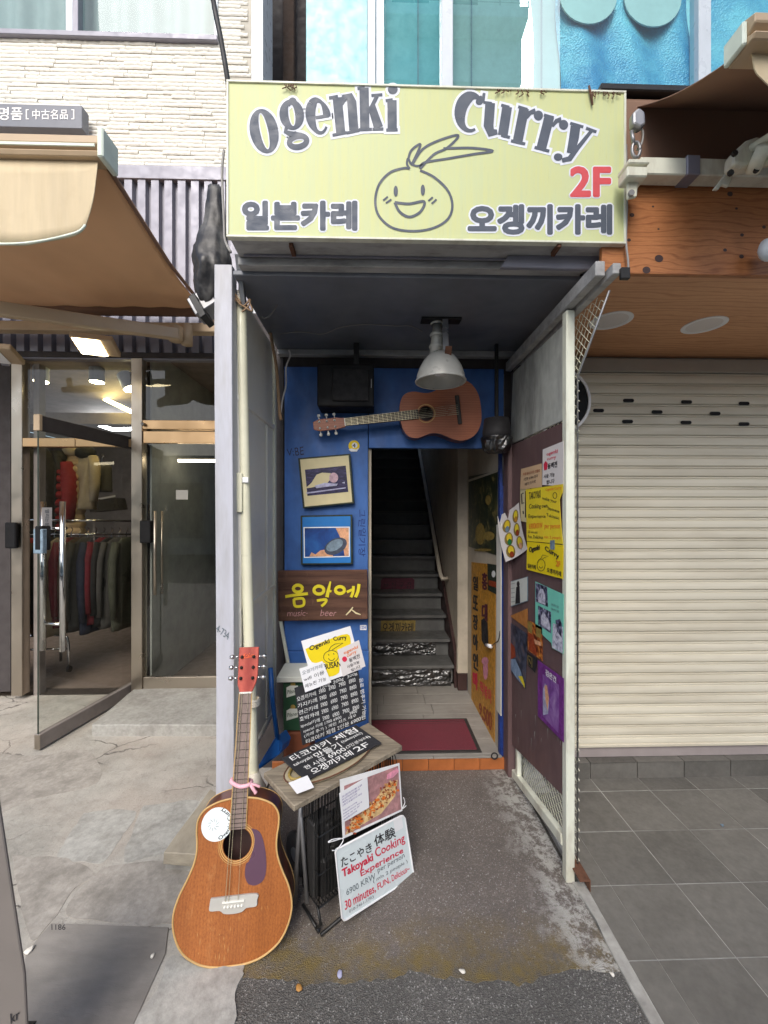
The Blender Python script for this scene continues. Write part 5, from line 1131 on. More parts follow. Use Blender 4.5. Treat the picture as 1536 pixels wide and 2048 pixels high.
o = MB().tube([gr(x, y, ZF + .003) for x, y in ell(989, 1512, 6, 6)], .004, 6).build('cable_loop', 'cable_black', None, smooth=True); tag(o, 'small loop of dark cable on the threshold by the brown jamb', 'cable')
# ================================================================== things on the blue wall
def frame_pic(name, label, quad, inner, mframe, mmat, Y, mpic):
    pl = PY(Y); t = thing(name, label, 'picture', hit(*quad[3], pl))
    card('frame', quad, pl, mframe, t, .018, 0, .002)
    c = (sum(p[0] for p in quad)/4, sum(p[1] for p in quad)/4); q2 = [(c[0] + (p[0]-c[0])*.925, c[1] + (p[1]-c[1])*.935) for p in quad]
    card('mat_board', q2, pl, mmat, t, .001, .0185); card('print', inner, pl, mpic, t, .0006, .020); return t, pl
t, pl = frame_pic('framed_picture', 'framed dark purple photograph in a white mat, tilted on the blue wall', [(597, 917), (701, 908), (709, 1007), (607, 1017)], [(611, 940), (692, 932), (697, 984), (616, 992)], 'print_darkgreen', 'print_cream', YE - .019, 'photo_music')
O_ = .0212
sheetpx([[(612, 977), (624, 966), (634, 950), (645, 946), (662, 947), (664, 956), (656, 966), (640, 972), (622, 976)]], pl, O_).build('printed_shape', 'print_cream', t, normals=False)
sheetpx([ell(668, 956, 9, 10, 0, 340, 16)], pl, O_ + .0002).build('printed_shape', 'print_skin', t, normals=False)
sheetpx([[(630, 972), (650, 966), (676, 968), (674, 972), (652, 974), (634, 977)], [(614, 985), (692, 975), (692, 977), (614, 988)], [(684, 966), (690, 964), (690, 968)]], pl, O_ + .0004).build('printed_shape', 'print_lilac', t, normals=False)
t, pl = frame_pic('framed_picture', 'framed blue print with orange corner in a bright blue mat, below the purple photograph', [(602, 1031), (705, 1029), (706, 1128), (603, 1129)], [(608, 1054), (700, 1053), (700, 1113), (609, 1115)], 'print_darkgreen', 'print_sky', YE - .019, 'print_white')
sheetpx([[(610.5, 1056), (698, 1055), (698, 1111), (611, 1113)]], pl, O_).build('printed_shape', 'photo_sky', t, normals=False)
sheetpx([[(672, 1056), (698, 1055.5), (698, 1110), (690, 1111), (684, 1080)]], pl, O_ + .0002).build('printed_shape', 'print_peach', t, normals=False)
sheetpx([[(620, 1112), (624, 1104), (632, 1108), (642, 1100), (654, 1098), (668, 1112)]], pl, O_ + .0003).build('printed_shape', 'print_peach', t, normals=False)
sheetpx([ell(672, 1092, 24, 15, 0, 345, 24, -28)], pl, O_ + .0005).build('printed_shape', 'print_slate', t, normals=False); sheetpx([ell(670, 1090, 18, 10, 0, 345, 20, -28)], pl, O_ + .0007).build('printed_shape', 'print_steel', t, normals=False)
# carved wooden sign
plM = PY(2.40); wsn = thing('wooden_sign', 'rough brown wooden sign with yellow Korean lettering on the blue wall', 'sign', hit(646, 1240, plM))
card('plank', [(557, 1141), (735, 1139), (736, 1237), (558, 1241)], plM, 'board_wood', wsn, .03, -.01, .004)
plM = PY(2.38)
yl = []
def ys_(pts, wd): yl.extend(ribbon(spline(pts, 5) if len(pts) > 2 else pts, wd))
def rg(cx, cy, a, b, wd): yl.extend(ribbon(ell(cx, cy, a, b, 0, 360, 16), wd))
rg(596, 1177, 9, 7, 6); ys_([(571, 1193), (590, 1190), (616, 1187)], 5.5); ys_([(588, 1198), (591, 1212), (607, 1210), (606, 1197), (588, 1198)], 5)
rg(638, 1180, 10, 8, 6); ys_([(661, 1163), (657, 1180), (654, 1194)], [3, 6, 7]); ys_([(656, 1180), (663, 1183)], 4); ys_([(634, 1201), (652, 1199), (650, 1206), (643, 1212)], 5)
rg(680, 1180, 9, 7, 6); ys_([(694, 1184), (704, 1179)], 5); ys_([(707, 1172), (706, 1184), (702, 1194)], 5.5); ys_([(718, 1168), (716, 1182), (711, 1194)], 6)
for x0_, x1_ in ((0, 625), (625, 668), (668, 999)):
    mb = MB()
    for i, p4 in enumerate(p for p in yl if x0_ <= p[0][0] < x1_): mb.prism([hit(x, y, plM) for x, y in p4], (0, -.006 - .00003*(i % 24), 0))
    mb.build('carved_letter', 'wood_yellow', wsn)
textpx('music·', (574, 1221, 614, 1232), plM, 'print_rose', wsn, .0015, .0, .12, sh=.2); textpx('beer', (640, 1219, 672, 1232), plM, 'print_rose', wsn, .0015, .0, .12, sh=.2)
sheetpx(ribbon([(692, 1230), (700, 1222), (706, 1214)], [2, 3, 2]) + ribbon([(703, 1219), (712, 1226), (721, 1229)], [2, 3, 2]), plM, .0015).build('brush_mark', 'print_cream', wsn, normals=False)
# black loudspeaker
sp = thing('loudspeaker', 'black box loudspeaker on the blue wall above the hung guitar', 'loudspeaker', at(690, 816, 2.30))
a, b = at(634, 812, 2.28), at(748, 728, 2.28); box('cabinet', (a.x, 2.28, a.z), (b.x, YE, b.z), 'black_plastic', sp, .008, seg=2)
a2, b2 = at(664, 802, 2.275), at(738, 738, 2.275); box('grille', (a2.x, 2.268, a2.z), (b2.x, 2.279, b2.z), 'cloth_black', sp, .005); a2 = at(742, 775, 2.27); box('badge', (a2.x, 2.272, a2.z), (a2.x + .004, 2.279, a2.z + .05), 'grey_metal', sp, .001)
MB().bar((b.x - .10, 2.3, b.z + .001), (b.x - .10, 2.3, 2.51), .03, .02, (0, 1, 0)).build('hanger', 'black_metal', sp)
# work lamp on the ceiling
lp = thing('pendant_lamp', 'dented aluminium bell lamp on a steel strap under the porch ceiling', 'lamp', gr(880, 640, 2.52))
Lc = at(881, 742, 2.03); Mx = Matrix.Translation((Lc.x, 2.03, 0)) @ Matrix.Rotation(R(4), 4, 'Y')
zt_ = at(880, 705, 2.03).z; zb_l = at(880, 763, 2.03).z; rd = .124
prof = [(rd, zb_l), (rd*.985, zb_l + .006), (rd*.94, zb_l + .035), (rd*.84, zb_l + .07), (rd*.68, zb_l + .105), (rd*.5, zb_l + .128), (rd*.36, zb_l + .142)]
MB().lathe(prof, 40, Matrix.Translation((Lc.x, 2.03, 0)), cap=False).build('shade', 'lamp_alu', lp, smooth=True, solid=.003)
MB().tube([(Lc.x + rd*1.0*math.cos(a), 2.03 + rd*math.sin(a), zb_l) for a in [2*math.pi*k/40 for k in range(41)]], .005, 8, cap=False).build('rim', 'lamp_alu', lp, smooth=True)
MB().tube([(Lc.x - .02, 2.04, zb_l + .14), (Lc.x - .015, 2.04, 2.50)], [.035, .022], 14).build('socket', 'lamp_alu', lp, smooth=True)
for k in range(3): MB().lathe([(.036 - .004*k, 0), (.040 - .004*k, .008), (.036 - .004*k, .016)], 16, Matrix.Translation((Lc.x - .018, 2.04, zb_l + .17 + .06*k)), cap=False).build('collar', 'lamp_alu', lp, smooth=True)
MB().obox((Lc.x + .018, 1.985, (zb_l + .10 + 2.515)/2 + .0), (.014, 0, 0), (0, .003, 0), (0, .01, (2.515 - zb_l - .10)/2)).build('strap', 'alu', lp, bevel=.001)
MB().obox((Lc.x + .024, 1.955, zb_l + .10), (.016, 0, 0), (0, .004, .0), (0, -.02, .04)).build('strap_end', 'rust', lp, bevel=.001)
box('ceiling_plate', (Lc.x - .10, 1.99, 2.508), (Lc.x + .10, 2.05, 2.519), 'black_metal', lp, .002)
MB().lathe([(0, zb_l + .03), (.03, zb_l + .035), (.04, zb_l + .07), (.02, zb_l + .12)], 16, Matrix.Translation((Lc.x, 2.03, 0))).build('bulb', 'paper', lp, smooth=True)
# foil capped can in the corner
fc = thing('foil_can', 'dark lamp can with crumpled foil cap hanging at the right lintel end', 'lamp', at(995, 900, 2.30)); p = at(993, 890, 2.30)
MB().lathe([(.075, 0), (.08, .05), (.07, .13)], 20, Matrix.Translation((p.x, 2.30, p.z + .02))).build('can', 'foil_box', fc, smooth=True)
mb = MB(); rings = []
for j, (r, z) in enumerate(((.05, -.045), (.07, -.035), (.080, -.01), (.086, .02), (.09, .04))):
    rings.append([(p.x + r*math.cos(a)*(1 + .12*mnoise.noise(Vector((a*4, j*2, 1)))), 2.30 + r*math.sin(a)*(1 + .12*mnoise.noise(Vector((a*4, j*2, 1)))), p.z + z + .008*mnoise.noise(Vector((a*5, j, 3)))) for a in [2*math.pi*k/32 for k in range(32)]])
mb.loft(rings).build('foil_cap', 'crumple_foil', fc)
box('strut', (p.x - .01, 2.29, p.z + .14), (p.x + .01, 2.31, 2.515), 'black_metal', fc)
tube('cord', [(p.x + .03, 2.28, p.z - .03), (p.x + .035, 2.29, 1.70)], .003, 'cable_black', fc, 6)
# ------------------------------------------------------------------ guitars
def make_guitar(name, label, M, half, Lb, depth, hz, hr_, bz, mtop, mside, mfb, mhead, fb0, nut, head, bind=True, pick=True, frets=14, headpoly=None):
    g = thing(name, label, 'guitar', M @ Vector((0, depth/2, 0)))
    pts = spline(half, 5); right = [(w_, z) for z, w_ in pts]; out = right + [(-x, z) for x, z in reversed(right[1:-1])]
    bm = bmesh.new(); vo = [bm.verts.new((x, 0, z)) for x, z in out]; vh = [bm.verts.new((hr_*math.cos(a), 0, hz + hr_*math.sin(a))) for a in [2*math.pi*k/32 for k in range(32)]]
    es = [bm.edges.new((L[i], L[(i+1) % len(L)])) for L in (vo, vh) for i in range(len(L))]
    bmesh.ops.triangle_fill(bm, edges=es, use_beauty=True); bm.verts.index_update()
    mb = MB().add([v.co.copy() for v in bm.verts], [tuple(v.index for v in f.verts) for f in bm.faces]); bm.free()
    mb.xf(M).build('soundboard', mtop, g)
    n_ = len(out); dep = lambda z: depth*(.86 + .14*(1 - z/Lb))
    rings = [[(x, .0005 + t*dep(z), z) for x, z in out] for t in (0, .5, 1)]
    side = MB().loft(rings, cap=False); side.add(rings[-1], [tuple(range(n_))]); side.xf(M).build('body', mside, g)
    MB().add([(x*.9, depth*.7, .03 + z*.93) for x, z in out], [tuple(range(n_))]).xf(M).build('inner_back', 'brown_paint', g)
    if bind:
        MB().tube([(x, -.0005, z) for x, z in out + out[:1]], .0035, 6, cap=False).xf(M).build('binding', 'binding', g, smooth=True)
        MB().tube([(x, dep(z), z) for x, z in out + out[:1]], .002, 5, cap=False).xf(M).build('binding', 'binding', g, smooth=True)
    for r in ((hr_ + .004, .0022), (hr_ + .010, .0022), (hr_ + .016, .0012)) if bind else ((hr_ + .008, .007),):
        MB().tube([(r[0]*math.cos(a), -.0002 + (.006 if not bind else .001), hz + r[0]*math.sin(a)) for a in [2*math.pi*k/40 for k in range(41)]], r[1], 6, cap=False).xf(M).build('rosette', 'rosette', g, smooth=True)
    if pick:
        pk = spline([(.046, hz + .045), (.078, hz + .03), (.098, hz - .02), (.106, hz - .08), (.098, hz - .118), (.072, hz - .132), (.046, hz - .125), (.033, hz - .10), (.034, hz - .066), (.043, hz - .058), (.054, hz - .030), (.060, hz), (.056, hz + .025), (.046, hz + .045)], 4)
        MB().prism([(x, 0, z) for x, z in pk[:-1]], (0, -.0015, 0)).xf(M).build('pickguard', 'pickguard', g)
        br = MB().prism([(x, 0, z) for x, z in spline([(-.078, bz + .018), (-.0, bz + .019), (.078, bz + .018), (.080, bz + .0), (.078, bz - .018), (.045, bz - .020), (.03, bz - .030), (0, bz - .033), (-.03, bz - .030), (-.045, bz - .020), (-.078, bz - .018), (-.080, bz), (-.078, bz + .018)], 3)[:-1]], (0, -.009, 0)).xf(M).build('bridge', 'bridge', g, bevel=.001)
        MB().box((-.037, -.014, bz + .003), (.037, -.0085, bz + .008)).xf(M).build('saddle', 'nail_white', br)
        for k in range(6): MB().lathe([(0, .004), (.0035, .003), (.0045, 0), (.0045, -.002)], 8, M @ Matrix.Translation((-.029 + .0116*k, -.010, bz - .010)) @ Matrix.Rotation(R(90), 4, 'X')).build('bridge_pin', 'nail_white', br, smooth=True)
    else:
        br = MB().box((-.085, -.010, bz - .012), (.085, -.0004, bz + .012)).xf(M).build('bridge', 'fret_dark', g, bevel=.003)
    w0, w1 = .028, .0225
    fbo = MB().prism([(-w0, .0, fb0), (w0, .0, fb0), (w1, 0, nut), (-w1, 0, nut)], (0, -.007, 0)).xf(M).build('fretboard', mfb, g, bevel=.001)
    if bind:
        for s in (-1, 1): MB().tube([(s*w0, -.004, fb0), (s*w1, -.004, nut)], .0028, 5).xf(M).build('fretboard_binding', 'binding', fbo)
    MB().loft([[(-w_*.98, .002, z), (-w_*.7, .018, z), (0, .024, z), (w_*.7, .018, z), (w_*.98, .002, z)] for w_, z in ((w0, Lb - .01), (w1, nut))]).xf(M).build('neck', mside, g, smooth=True)
    scale = (nut - bz)*1.0; k = 1
    while k < frets + 6:
        z = nut - scale*(1 - 2**(-k/12))
        if z < fb0 + .005: break
        w_ = w1 + (w0 - w1)*(nut - z)/(nut - fb0); MB().box((-w_, -.0082, z - .0008), (w_, -.0068, z + .0008)).xf(M).build('fret', 'string' if not bind else 'fret_dark', fbo); k += 1
    MB().box((-w1, -.010, nut - .002), (w1, -.001, nut + .003)).xf(M).build('nut', 'nail_white', g)
    hp = headpoly; hso = MB().prism([(x, .014, nut + z) for x, z in hp], (0, -.014, 0)).xf(M).build('headstock', mhead, g, bevel=.002)
    hw = max(x for x, z in hp)
    for i in range(3):
        for s in (-1, 1):
            z = nut + head*(.32 + .24*i)
            MB().lathe([(.007, 0), (.006, .004), (.003, .006), (.003, .014)], 10, M @ Matrix.Translation((s*hw*.55, 0, z)) @ Matrix.Rotation(R(90), 4, 'X')).build('tuner_post', 'fret_dark' if pick else 'nail_white', hso, smooth=True)
            MB().tube([(s*(hw - .01), .010, z), (s*(hw + .016), .010, z)], .003, 6).tube([(s*(hw + .014), .010, z), (s*(hw + .020), .010, z), (s*(hw + .030), .010, z)], [.006, .010, .007], 8).xf(M).build('tuner', 'chrome' if pick else 'nail_white', hso, smooth=True)
    for k in ((0, 1, 4) if pick else range(6)):
        u = -1 + 2*k/5; MB().tube([(u*.027, -.013, bz + .004), (u*w1*.85, -.011, nut)], .0007 + .0002*(5-k)*.5, 4).xf(M).build('string', 'string', g)
    return g
# standing guitar
Pb = Vector((-.487, 1.385, .004)); Pt = Vector((-.500, 1.625, 1.0)); zax = (Pt - Pb).normalized(); nrm = Vector((.10, -1, 0)); nrm = (nrm - zax*nrm.dot(zax)).normalized(); xax = zax.cross(-nrm) * -1
xax = (-nrm).cross(zax); 
Mg = Matrix(((xax.x, -nrm.x, zax.x, Pb.x), (xax.y, -nrm.y, zax.y, Pb.y), (xax.z, -nrm.z, zax.z, Pb.z), (0, 0, 0, 1)))
DH = [(0, 0), (.002, .05), (.016, .105), (.05, .158), (.10, .189), (.155, .200), (.21, .188), (.26, .164), (.30, .147), (.335, .139), (.37, .139), (.41, .144), (.445, .141), (.475, .119), (.495, .075), (.503, .03), (.505, 0)]
gt = make_guitar('guitar', 'worn honey coloured acoustic guitar standing against the white post', Mg, DH, .505, .108, .358, .050, .185, 'guitar_top', 'guitar_side', 'fret_board', 'head_red', .405, .865, .165,
                 headpoly=[(-.023, 0), (.023, 0), (.036, .035), (.041, .06), (.040, .168), (-.036, .168), (-.034, .06), (-.034, .03)])
Ms = Mg @ Matrix.Translation((-.075, -.001, .425)); MB().lathe([(0, 0), (.054, 0), (.054, .001), (0, .001)], 40, Ms @ Matrix.Rotation(R(90), 4, 'X')).build('round_sticker', 'whiteboard', gt)
vs2, fs2 = textmesh('Ogenki Curry', .02); bx2 = max(v.x for v in vs2)
vv2 = []
for v in vs2:
    a = R(-80 + 158*v.x/bx2); r = .0505 - v.y*.017; vv2.append(Ms @ Vector((r*math.cos(a), -.0012, r*math.sin(a))))
MB().add(vv2, fs2).build('lettering', 'ink_black', gt, normals=False)
sq = MB()
for k in range(10):
    a = 2*math.pi*k/10; sq.tube([Ms @ Vector((-.012 + .010*math.cos(a), -.0012, .010*math.sin(a))), Ms @ Vector((-.012 + .02*math.cos(a + .3), -.0012, .02*math.sin(a + .3)))], .0007, 4)
sq.build('printed_shape', 'ink_grey', gt)
rs2 = random.Random(21)   # old scratches and bare patches on the lower bout
for k in range(26):
    sx_, sz_ = rs2.gauss(-.05, .09), abs(rs2.gauss(.03, .07)) + .012
    if abs(sx_) > .15 or sz_ > .3 or abs(sx_) > .06 + sz_*1.6: continue
    l_, w_ = rs2.uniform(.003, .014), rs2.uniform(.0003, .0008); an = rs2.uniform(-.12, .12)
    MB().add([Mg @ Vector((sx_ + q*math.sin(an)*l_ + e*w_*math.cos(an), -.0003 - .00001*k, sz_ + q*math.cos(an)*l_ - e*w_*math.sin(an))) for q, e in ((-1, 0), (0, 1), (1, 0), (0, -1))], [(0, 1, 2, 3)]).build('scratch', 'binding', gt, normals=False)
lg = MB()
for a, b in (((-.022, .13), (-.010, .145)), ((-.016, .145), (-.012, .128)), ((-.010, .134), (.0, .142)), ((0, .130), (.006, .146)), ((.004, .134), (.024, .140)), ((-.020, .127), (.022, .133))): lg.tube([Mg @ Vector((a[0], -.0008, .865 + a[1])), Mg @ Vector((b[0], -.0008, .865 + b[1]))], .0012, 4)
lg.build('head_logo', 'hood_ink', gt)
rb_ = thing('pink_ribbon', 'pink ribbon tying the standing guitar neck to the pipe', 'ribbon', Mg @ Vector((0, 0, .55)))
MB().tube([Mg @ Vector(p) for p in spline([(-.032, .0, .565), (-.030, -.011, .560), (.0, -.012, .545), (.032, -.011, .548), (.034, .02, .55), (.0, .028, .555), (-.032, .02, .56), (-.032, .0, .565)], 4)], .0075, 6).build('loop', 'pink_ribbon', rb_, smooth=True)
MB().tube([Mg @ Vector(p) for p in spline([(.034, -.008, .55), (.048, -.014, .535), (.058, -.01, .52)], 4)], [.006]*8 + [.008], 6).tube([Mg @ Vector(p) for p in spline([(.034, -.008, .55), (.052, -.006, .545), (.07, .0, .535)], 4)], .005, 6).build('tail', 'pink_ribbon', rb_, smooth=True)
# guitar hung on the lintel
hb, hd = at(962, 815, 2.345), at(632, 851, 2.345); zax = (hd - hb).normalized(); nrm = Vector((0, -1, 0)); xax = (-nrm).cross(zax)
Mh = Matrix(((xax.x, 0, zax.x, hb.x), (xax.y, 1, zax.y, hb.y), (xax.z, 0, zax.z, hb.z), (0, 0, 0, 1)))
CH = [(0, 0), (.002, .05), (.014, .10), (.045, .148), (.09, .174), (.135, .180), (.185, .166), (.23, .141), (.265, .124), (.30, .118), (.335, .123), (.375, .134), (.41, .134), (.445, .118), (.468, .08), (.478, .03), (.48, 0)]
make_guitar('guitar', 'brown classical guitar hung sideways over the stair opening', Mh, CH, .48, .092, .325, .044, .135, 'guitar2_top', 'guitar_side', 'fret_dark', 'guitar2_top', .37, .80, .185, bind=False, pick=False, headpoly=[(-.026, 0), (.026, 0), (.034, .05), (.034, .15), (.022, .185), (-.022, .185), (-.034, .15), (-.034, .05)])
# ================================================================== posters on the brown side board
plR = PX(XPn); q0 = .0025
def poster(name, label, pts, m, off=q0): o = card(name, pts, plR, m, None, .0012, off); tag(o, label, 'poster'); return o
L1 = q0 + .0018
o = poster('paper_notice', 'white notice with red and black lettering at the top of the brown board', [(1087, 899), (1129, 882), (1128, 972), (1086, 970)], 'paper_white2')
textpx('ogenki', [(1095, 906), (1118, 897), (1117, 908), (1095, 913)], plR, 'ink_red', o, L1, .02); textpx('curry', [(1096, 917), (1114, 912), (1113, 920), (1096, 922)], plR, 'ink_red', o, L1, .02); textpx('동백전', [(1097, 928), (1116, 922), (1116, 934), (1097, 938)], plR, 'ink_black', o, L1, .03)
textpx('사용 가능', [(1089, 950), (1111, 944), (1111, 953), (1089, 957)], plR, 'ink_black', o, L1, .02); textpx('합니다', [(1095, 961), (1111, 957), (1110, 966), (1095, 969)], plR, 'ink_black', o, L1, .02); sheetpx([[(1089, 928), (1093, 922), (1097, 926), (1096, 939), (1090, 941)]], plR, L1).build('printed_shape', 'ink_red', o, normals=False)
o = poster('paper_notice', 'tan notice with three lines of dark lettering on the brown board', [(1044, 938), (1085, 927), (1085, 974), (1042, 979)], 'paper_tan', q0 + .0015)
for i, s in enumerate(('카레 테이크아웃 전품목', '1인분 6,900 한국', '테이크아웃')): textpx(s, [(1048 + i*2, 946 + i*10), (1082 - i*4, 938 + i*10.5), (1082 - i*4, 944 + i*10.5), (1048 + i*2, 952 + i*10)], plR, 'print_sauce' if i == 0 else 'ink_black', o, L1 + .0015, .01)
o = poster('paper_notice', 'cream strip with bold black arrows beneath the yellow handwritten poster', [(1041, 978), (1060, 976), (1060, 1046), (1042, 1042)], 'print_cream', .0010)
sheetpx([r for pts in ([(1048, 986), (1044, 988), (1045, 1008), (1049, 1005)], [(1052, 982), (1052, 1035)], [(1047, 1022), (1048, 1028)]) for r in ribbon(pts, 2.2)], plR, .0026).build('printed_shape', 'ink_black', o, normals=False)
o = poster('paper_poster', 'bright yellow handwritten cooking class poster on the brown board', [(1054, 979), (1129, 968), (1128, 985), (1122, 1000), (1126, 1060), (1129, 1088), (1056, 1082)], 'paper_yellow2', q0 + .003); L3 = q0 + .0046
for s, qd, m in (('Ogenki Curry', [(1094, 977), (1126, 972), (1126, 980), (1094, 983)], 'ink_orange'), ('TAKOYAKI', [(1061, 985), (1084, 980), (1084, 995), (1061, 999)], 'ink_black'), ('make your', [(1088, 993), (1117, 1000), (1117, 1009), (1088, 1001)], 'ink_black'), ('Cooking own', [(1061, 1008), (1098, 1007), (1098, 1018), (1061, 1020)], 'ink_black'), ('Japanese', [(1098, 1012), (1122, 1020), (1122, 1028), (1098, 1020)], 'ink_black'),
                 ('Experience', [(1060, 1029), (1094, 1029), (1094, 1038), (1060, 1038)], 'ink_black'), ('Takoyaki', [(1096, 1026), (1121, 1034), (1121, 1041), (1096, 1034)], 'ink_black'), ('6900KRW', [(1061, 1047), (1088, 1045), (1088, 1056), (1061, 1058)], 'ink_orange'), ('per person', [(1092, 1050), (1123, 1050), (1123, 1060), (1092, 1060)], 'ink_orange'), ('30 minutes', [(1059, 1061), (1078, 1062), (1078, 1067), (1059, 1066)], 'ink_black'), ('Fun, Delicious', [(1059, 1070), (1089, 1071), (1089, 1079), (1059, 1077)], 'ink_black'), ('min 2 people', [(1091, 1071), (1125, 1073), (1125, 1080), (1091, 1078)], 'ink_orange')):
    textpx(s, qd, plR, m, o, L3, .012, .10)
sheetpx(ribbon(ell(1113, 991, 4, 6, 0, 360, 14), 1.2), plR, L3).build('printed_shape', 'ink_black', o, normals=False)
o = poster('paper_poster', 'small yellow copy of the shop sign below the handwritten yellow poster', [(1056, 1083), (1129, 1090), (1128, 1158), (1055, 1139)], 'paper_yellow', q0 + .0015)
textpx('Ogenki', [(1061, 1095), (1082, 1089), (1082, 1102), (1061, 1107)], plR, 'ink_black', o, L3, .03); textpx('Curry', [(1093, 1091), (1121, 1108), (1120, 1121), (1093, 1103)], plR, 'ink_black', o, L3, .03); textpx('2F', [(1115, 1121), (1124, 1123), (1124, 1134), (1115, 1132)], plR, 'ink_orange', o, L3, .02)
textpx('일본카레', [(1058, 1127), (1074, 1130), (1074, 1139), (1058, 1135)], plR, 'ink_black', o, L3, .02); textpx('오겡끼카레', [(1097, 1135), (1125, 1143), (1125, 1153), (1097, 1144)], plR, 'ink_black', o, L3, .02)
sheetpx(ribbon(ell(1085, 1130, 8, 12, 0, 360, 18), 1) + ribbon([(1084, 1118), (1088, 1110), (1100, 1112), (1088, 1117)], 1) + ribbon(ell(1085, 1132, 3.5, 4, 10, 170, 8), 1), plR, L3).build('onion_drawing', 'ink_black', o, normals=False)
o = card('sticker', [(1104, 1081), (1113, 1080), (1113, 1099), (1104, 1099)], plR, 'print_steel', None, .0006, L3 + .001); tag(o, 'tiny blue and white sticker over the edge of the yellow posters', 'sticker')
# curling sheet with round food pictures
cs_ = [(1008, 1033), (1040, 1005), (1058, 1098), (1026, 1124)]
def curl(u, v):
    x = (cs_[0][0]*(1-u) + cs_[1][0]*u)*(1-v) + (cs_[3][0]*(1-u) + cs_[2][0]*u)*v; y = (cs_[0][1]*(1-u) + cs_[1][1]*u)*(1-v) + (cs_[3][1]*(1-u) + cs_[2][1]*u)*v
    return hit(x, y, plR) + Vector((-.006 - .035*(1-u)**3 - .01*math.sin(v*3), 0, 0))
o = MB().grid(curl, 10, 10).build('food_sheet', 'paper_white2', None, smooth=True); tag(o, 'curling white sheet with six round curry pictures on the brown board', 'poster')
def dcurl(u, v, r, dz):
    return [curl(u + r*1.25*math.cos(a), v + r*math.sin(a)) + Vector((-dz, 0, 0)) for a in [2*math.pi*k/14 for k in range(14)]]
for i, (u, v, m) in enumerate(((.75, .22, 'print_amber'), (.30, .30, 'print_steel'), (.72, .50, 'print_sauce'), (.30, .58, 'ink_green'), (.72, .78, 'print_peach'), (.26, .84, 'print_sauce'))):
    MB().sheet(dcurl(u, v, .135, .0012)).build('printed_shape', 'print_olive', o, normals=False); MB().sheet(dcurl(u + .02, v - .02, .085, .0020)).build('printed_shape', 'paper_yellow2', o, normals=False); MB().sheet(dcurl(u + .01, v + .07, .065, .0026)).build('printed_shape', m, o, normals=False)
# photographs lower down
o = poster('photo_print', 'pale blue photograph of a figure in black on the brown board', [(1022, 1163), (1057, 1153), (1057, 1202), (1022, 1214)], 'print_steel')
sheetpx([[(1022, 1164), (1056, 1154), (1056, 1201), (1023, 1212)]], plR, L1).build('printed_shape', 'label_pale', o, normals=False); sheetpx([ell(1038, 1168, 3, 6, 0, 340, 10), [(1034, 1174), (1041, 1172), (1042, 1206), (1032, 1208)]], plR, L1 + .0004).build('printed_shape', 'ink_black', o, normals=False); sheetpx([r for k in range(5) for r in ribbon([(1024, 1168 + 9*k), (1031, 1167 + 9*k)], .8)], plR, L1 + .0006).build('printed_shape', 'ink_grey', o, normals=False)
o = poster('photo_print', 'orange brown torn poster corner beneath the pale photograph', [(1021, 1232), (1056, 1217), (1057, 1258)], 'paper_brown')
o = poster('photo_print', 'dark photograph of a seated figure in a blue shirt on the brown board', [(1018, 1242), (1056, 1268), (1052, 1378), (1016, 1336)], 'photo_dark')
sheetpx([[(1017, 1330), (1024, 1318), (1032, 1318), (1044, 1345), (1051, 1374), (1036, 1358)]], plR, L1).build('printed_shape', 'photo_blue', o, normals=False); sheetpx([[(1018, 1300), (1024, 1285), (1031, 1295), (1033, 1314), (1024, 1318), (1018, 1312)]], plR, L1 + .0003).build('printed_shape', 'print_sauce', o, normals=False); sheetpx([[(1038, 1352), (1046, 1352), (1051, 1368), (1051, 1376)]], plR, L1 + .0005).build('printed_shape', 'paper_yellow2', o, normals=False)
o = poster('photo_print', 'narrow collage strip of amber and black photographs between the two larger ones', [(1056, 1239), (1086, 1255), (1086, 1322), (1057, 1300)], 'photo_amber')
sheetpx([[(1057, 1241), (1066, 1246), (1066, 1268), (1057, 1262)], [(1074, 1254), (1084, 1259), (1084, 1277), (1074, 1272)]], plR, L1).build('printed_shape', 'print_olive', o, normals=False); sheetpx([[(1058, 1264), (1070, 1272), (1076, 1312), (1060, 1300)]], plR, L1 + .0003).build('printed_shape', 'print_sauce', o, normals=False); sheetpx([[(1070, 1278), (1085, 1285), (1084, 1292), (1072, 1288)]], plR, L1 + .0005).build('printed_shape', 'print_peach', o, normals=False)
o = poster('photo_print', 'small black card with gold square emblem under the collage strip', [(1056, 1304), (1076, 1318), (1072, 1346), (1057, 1330)], 'ink_black', q0 + .001)
sheetpx(ribbon([(1058, 1311), (1066, 1316), (1066, 1335), (1058, 1329), (1058, 1311)], 1.2) + ribbon([(1060, 1318), (1064, 1328)], 1.5), plR, L1 + .0012).build('printed_shape', 'print_olive', o, normals=False)
o = poster('photo_print', 'mint green poster with two black and white photographs beside the post', [(1072, 1163), (1129, 1189), (1128, 1308), (1106, 1296), (1104, 1286), (1072, 1256)], 'print_teal')
for q1, q2 in (([(1073, 1165), (1096, 1174), (1098, 1214), (1073, 1203)], [(1077, 1190), (1082, 1178), (1088, 1178), (1092, 1190), (1093, 1210), (1078, 1204)]), ([(1078, 1211), (1104, 1224), (1104, 1267), (1078, 1249)], [(1084, 1232), (1088, 1224), (1092, 1230), (1097, 1236), (1101, 1244), (1102, 1262), (1084, 1248)])):
    ph = sheetpx([q1], plR, L1).build('printed_photo', 'photo_bw', o, normals=False); sheetpx([q2], plR, L1 + .0003).build('printed_shape', 'photo_white', ph, normals=False)
sheetpx([[(1108, 1246), (1128, 1254), (1128, 1307), (1106, 1295)]], plR, L1 + .0002).build('printed_shape', 'photo_white', o, normals=False); sheetpx([[(1113, 1240), (1122, 1238), (1126, 1248), (1125, 1275), (1116, 1262)]], plR, L1 + .0004).build('printed_shape', 'photo_bw', o, normals=False)
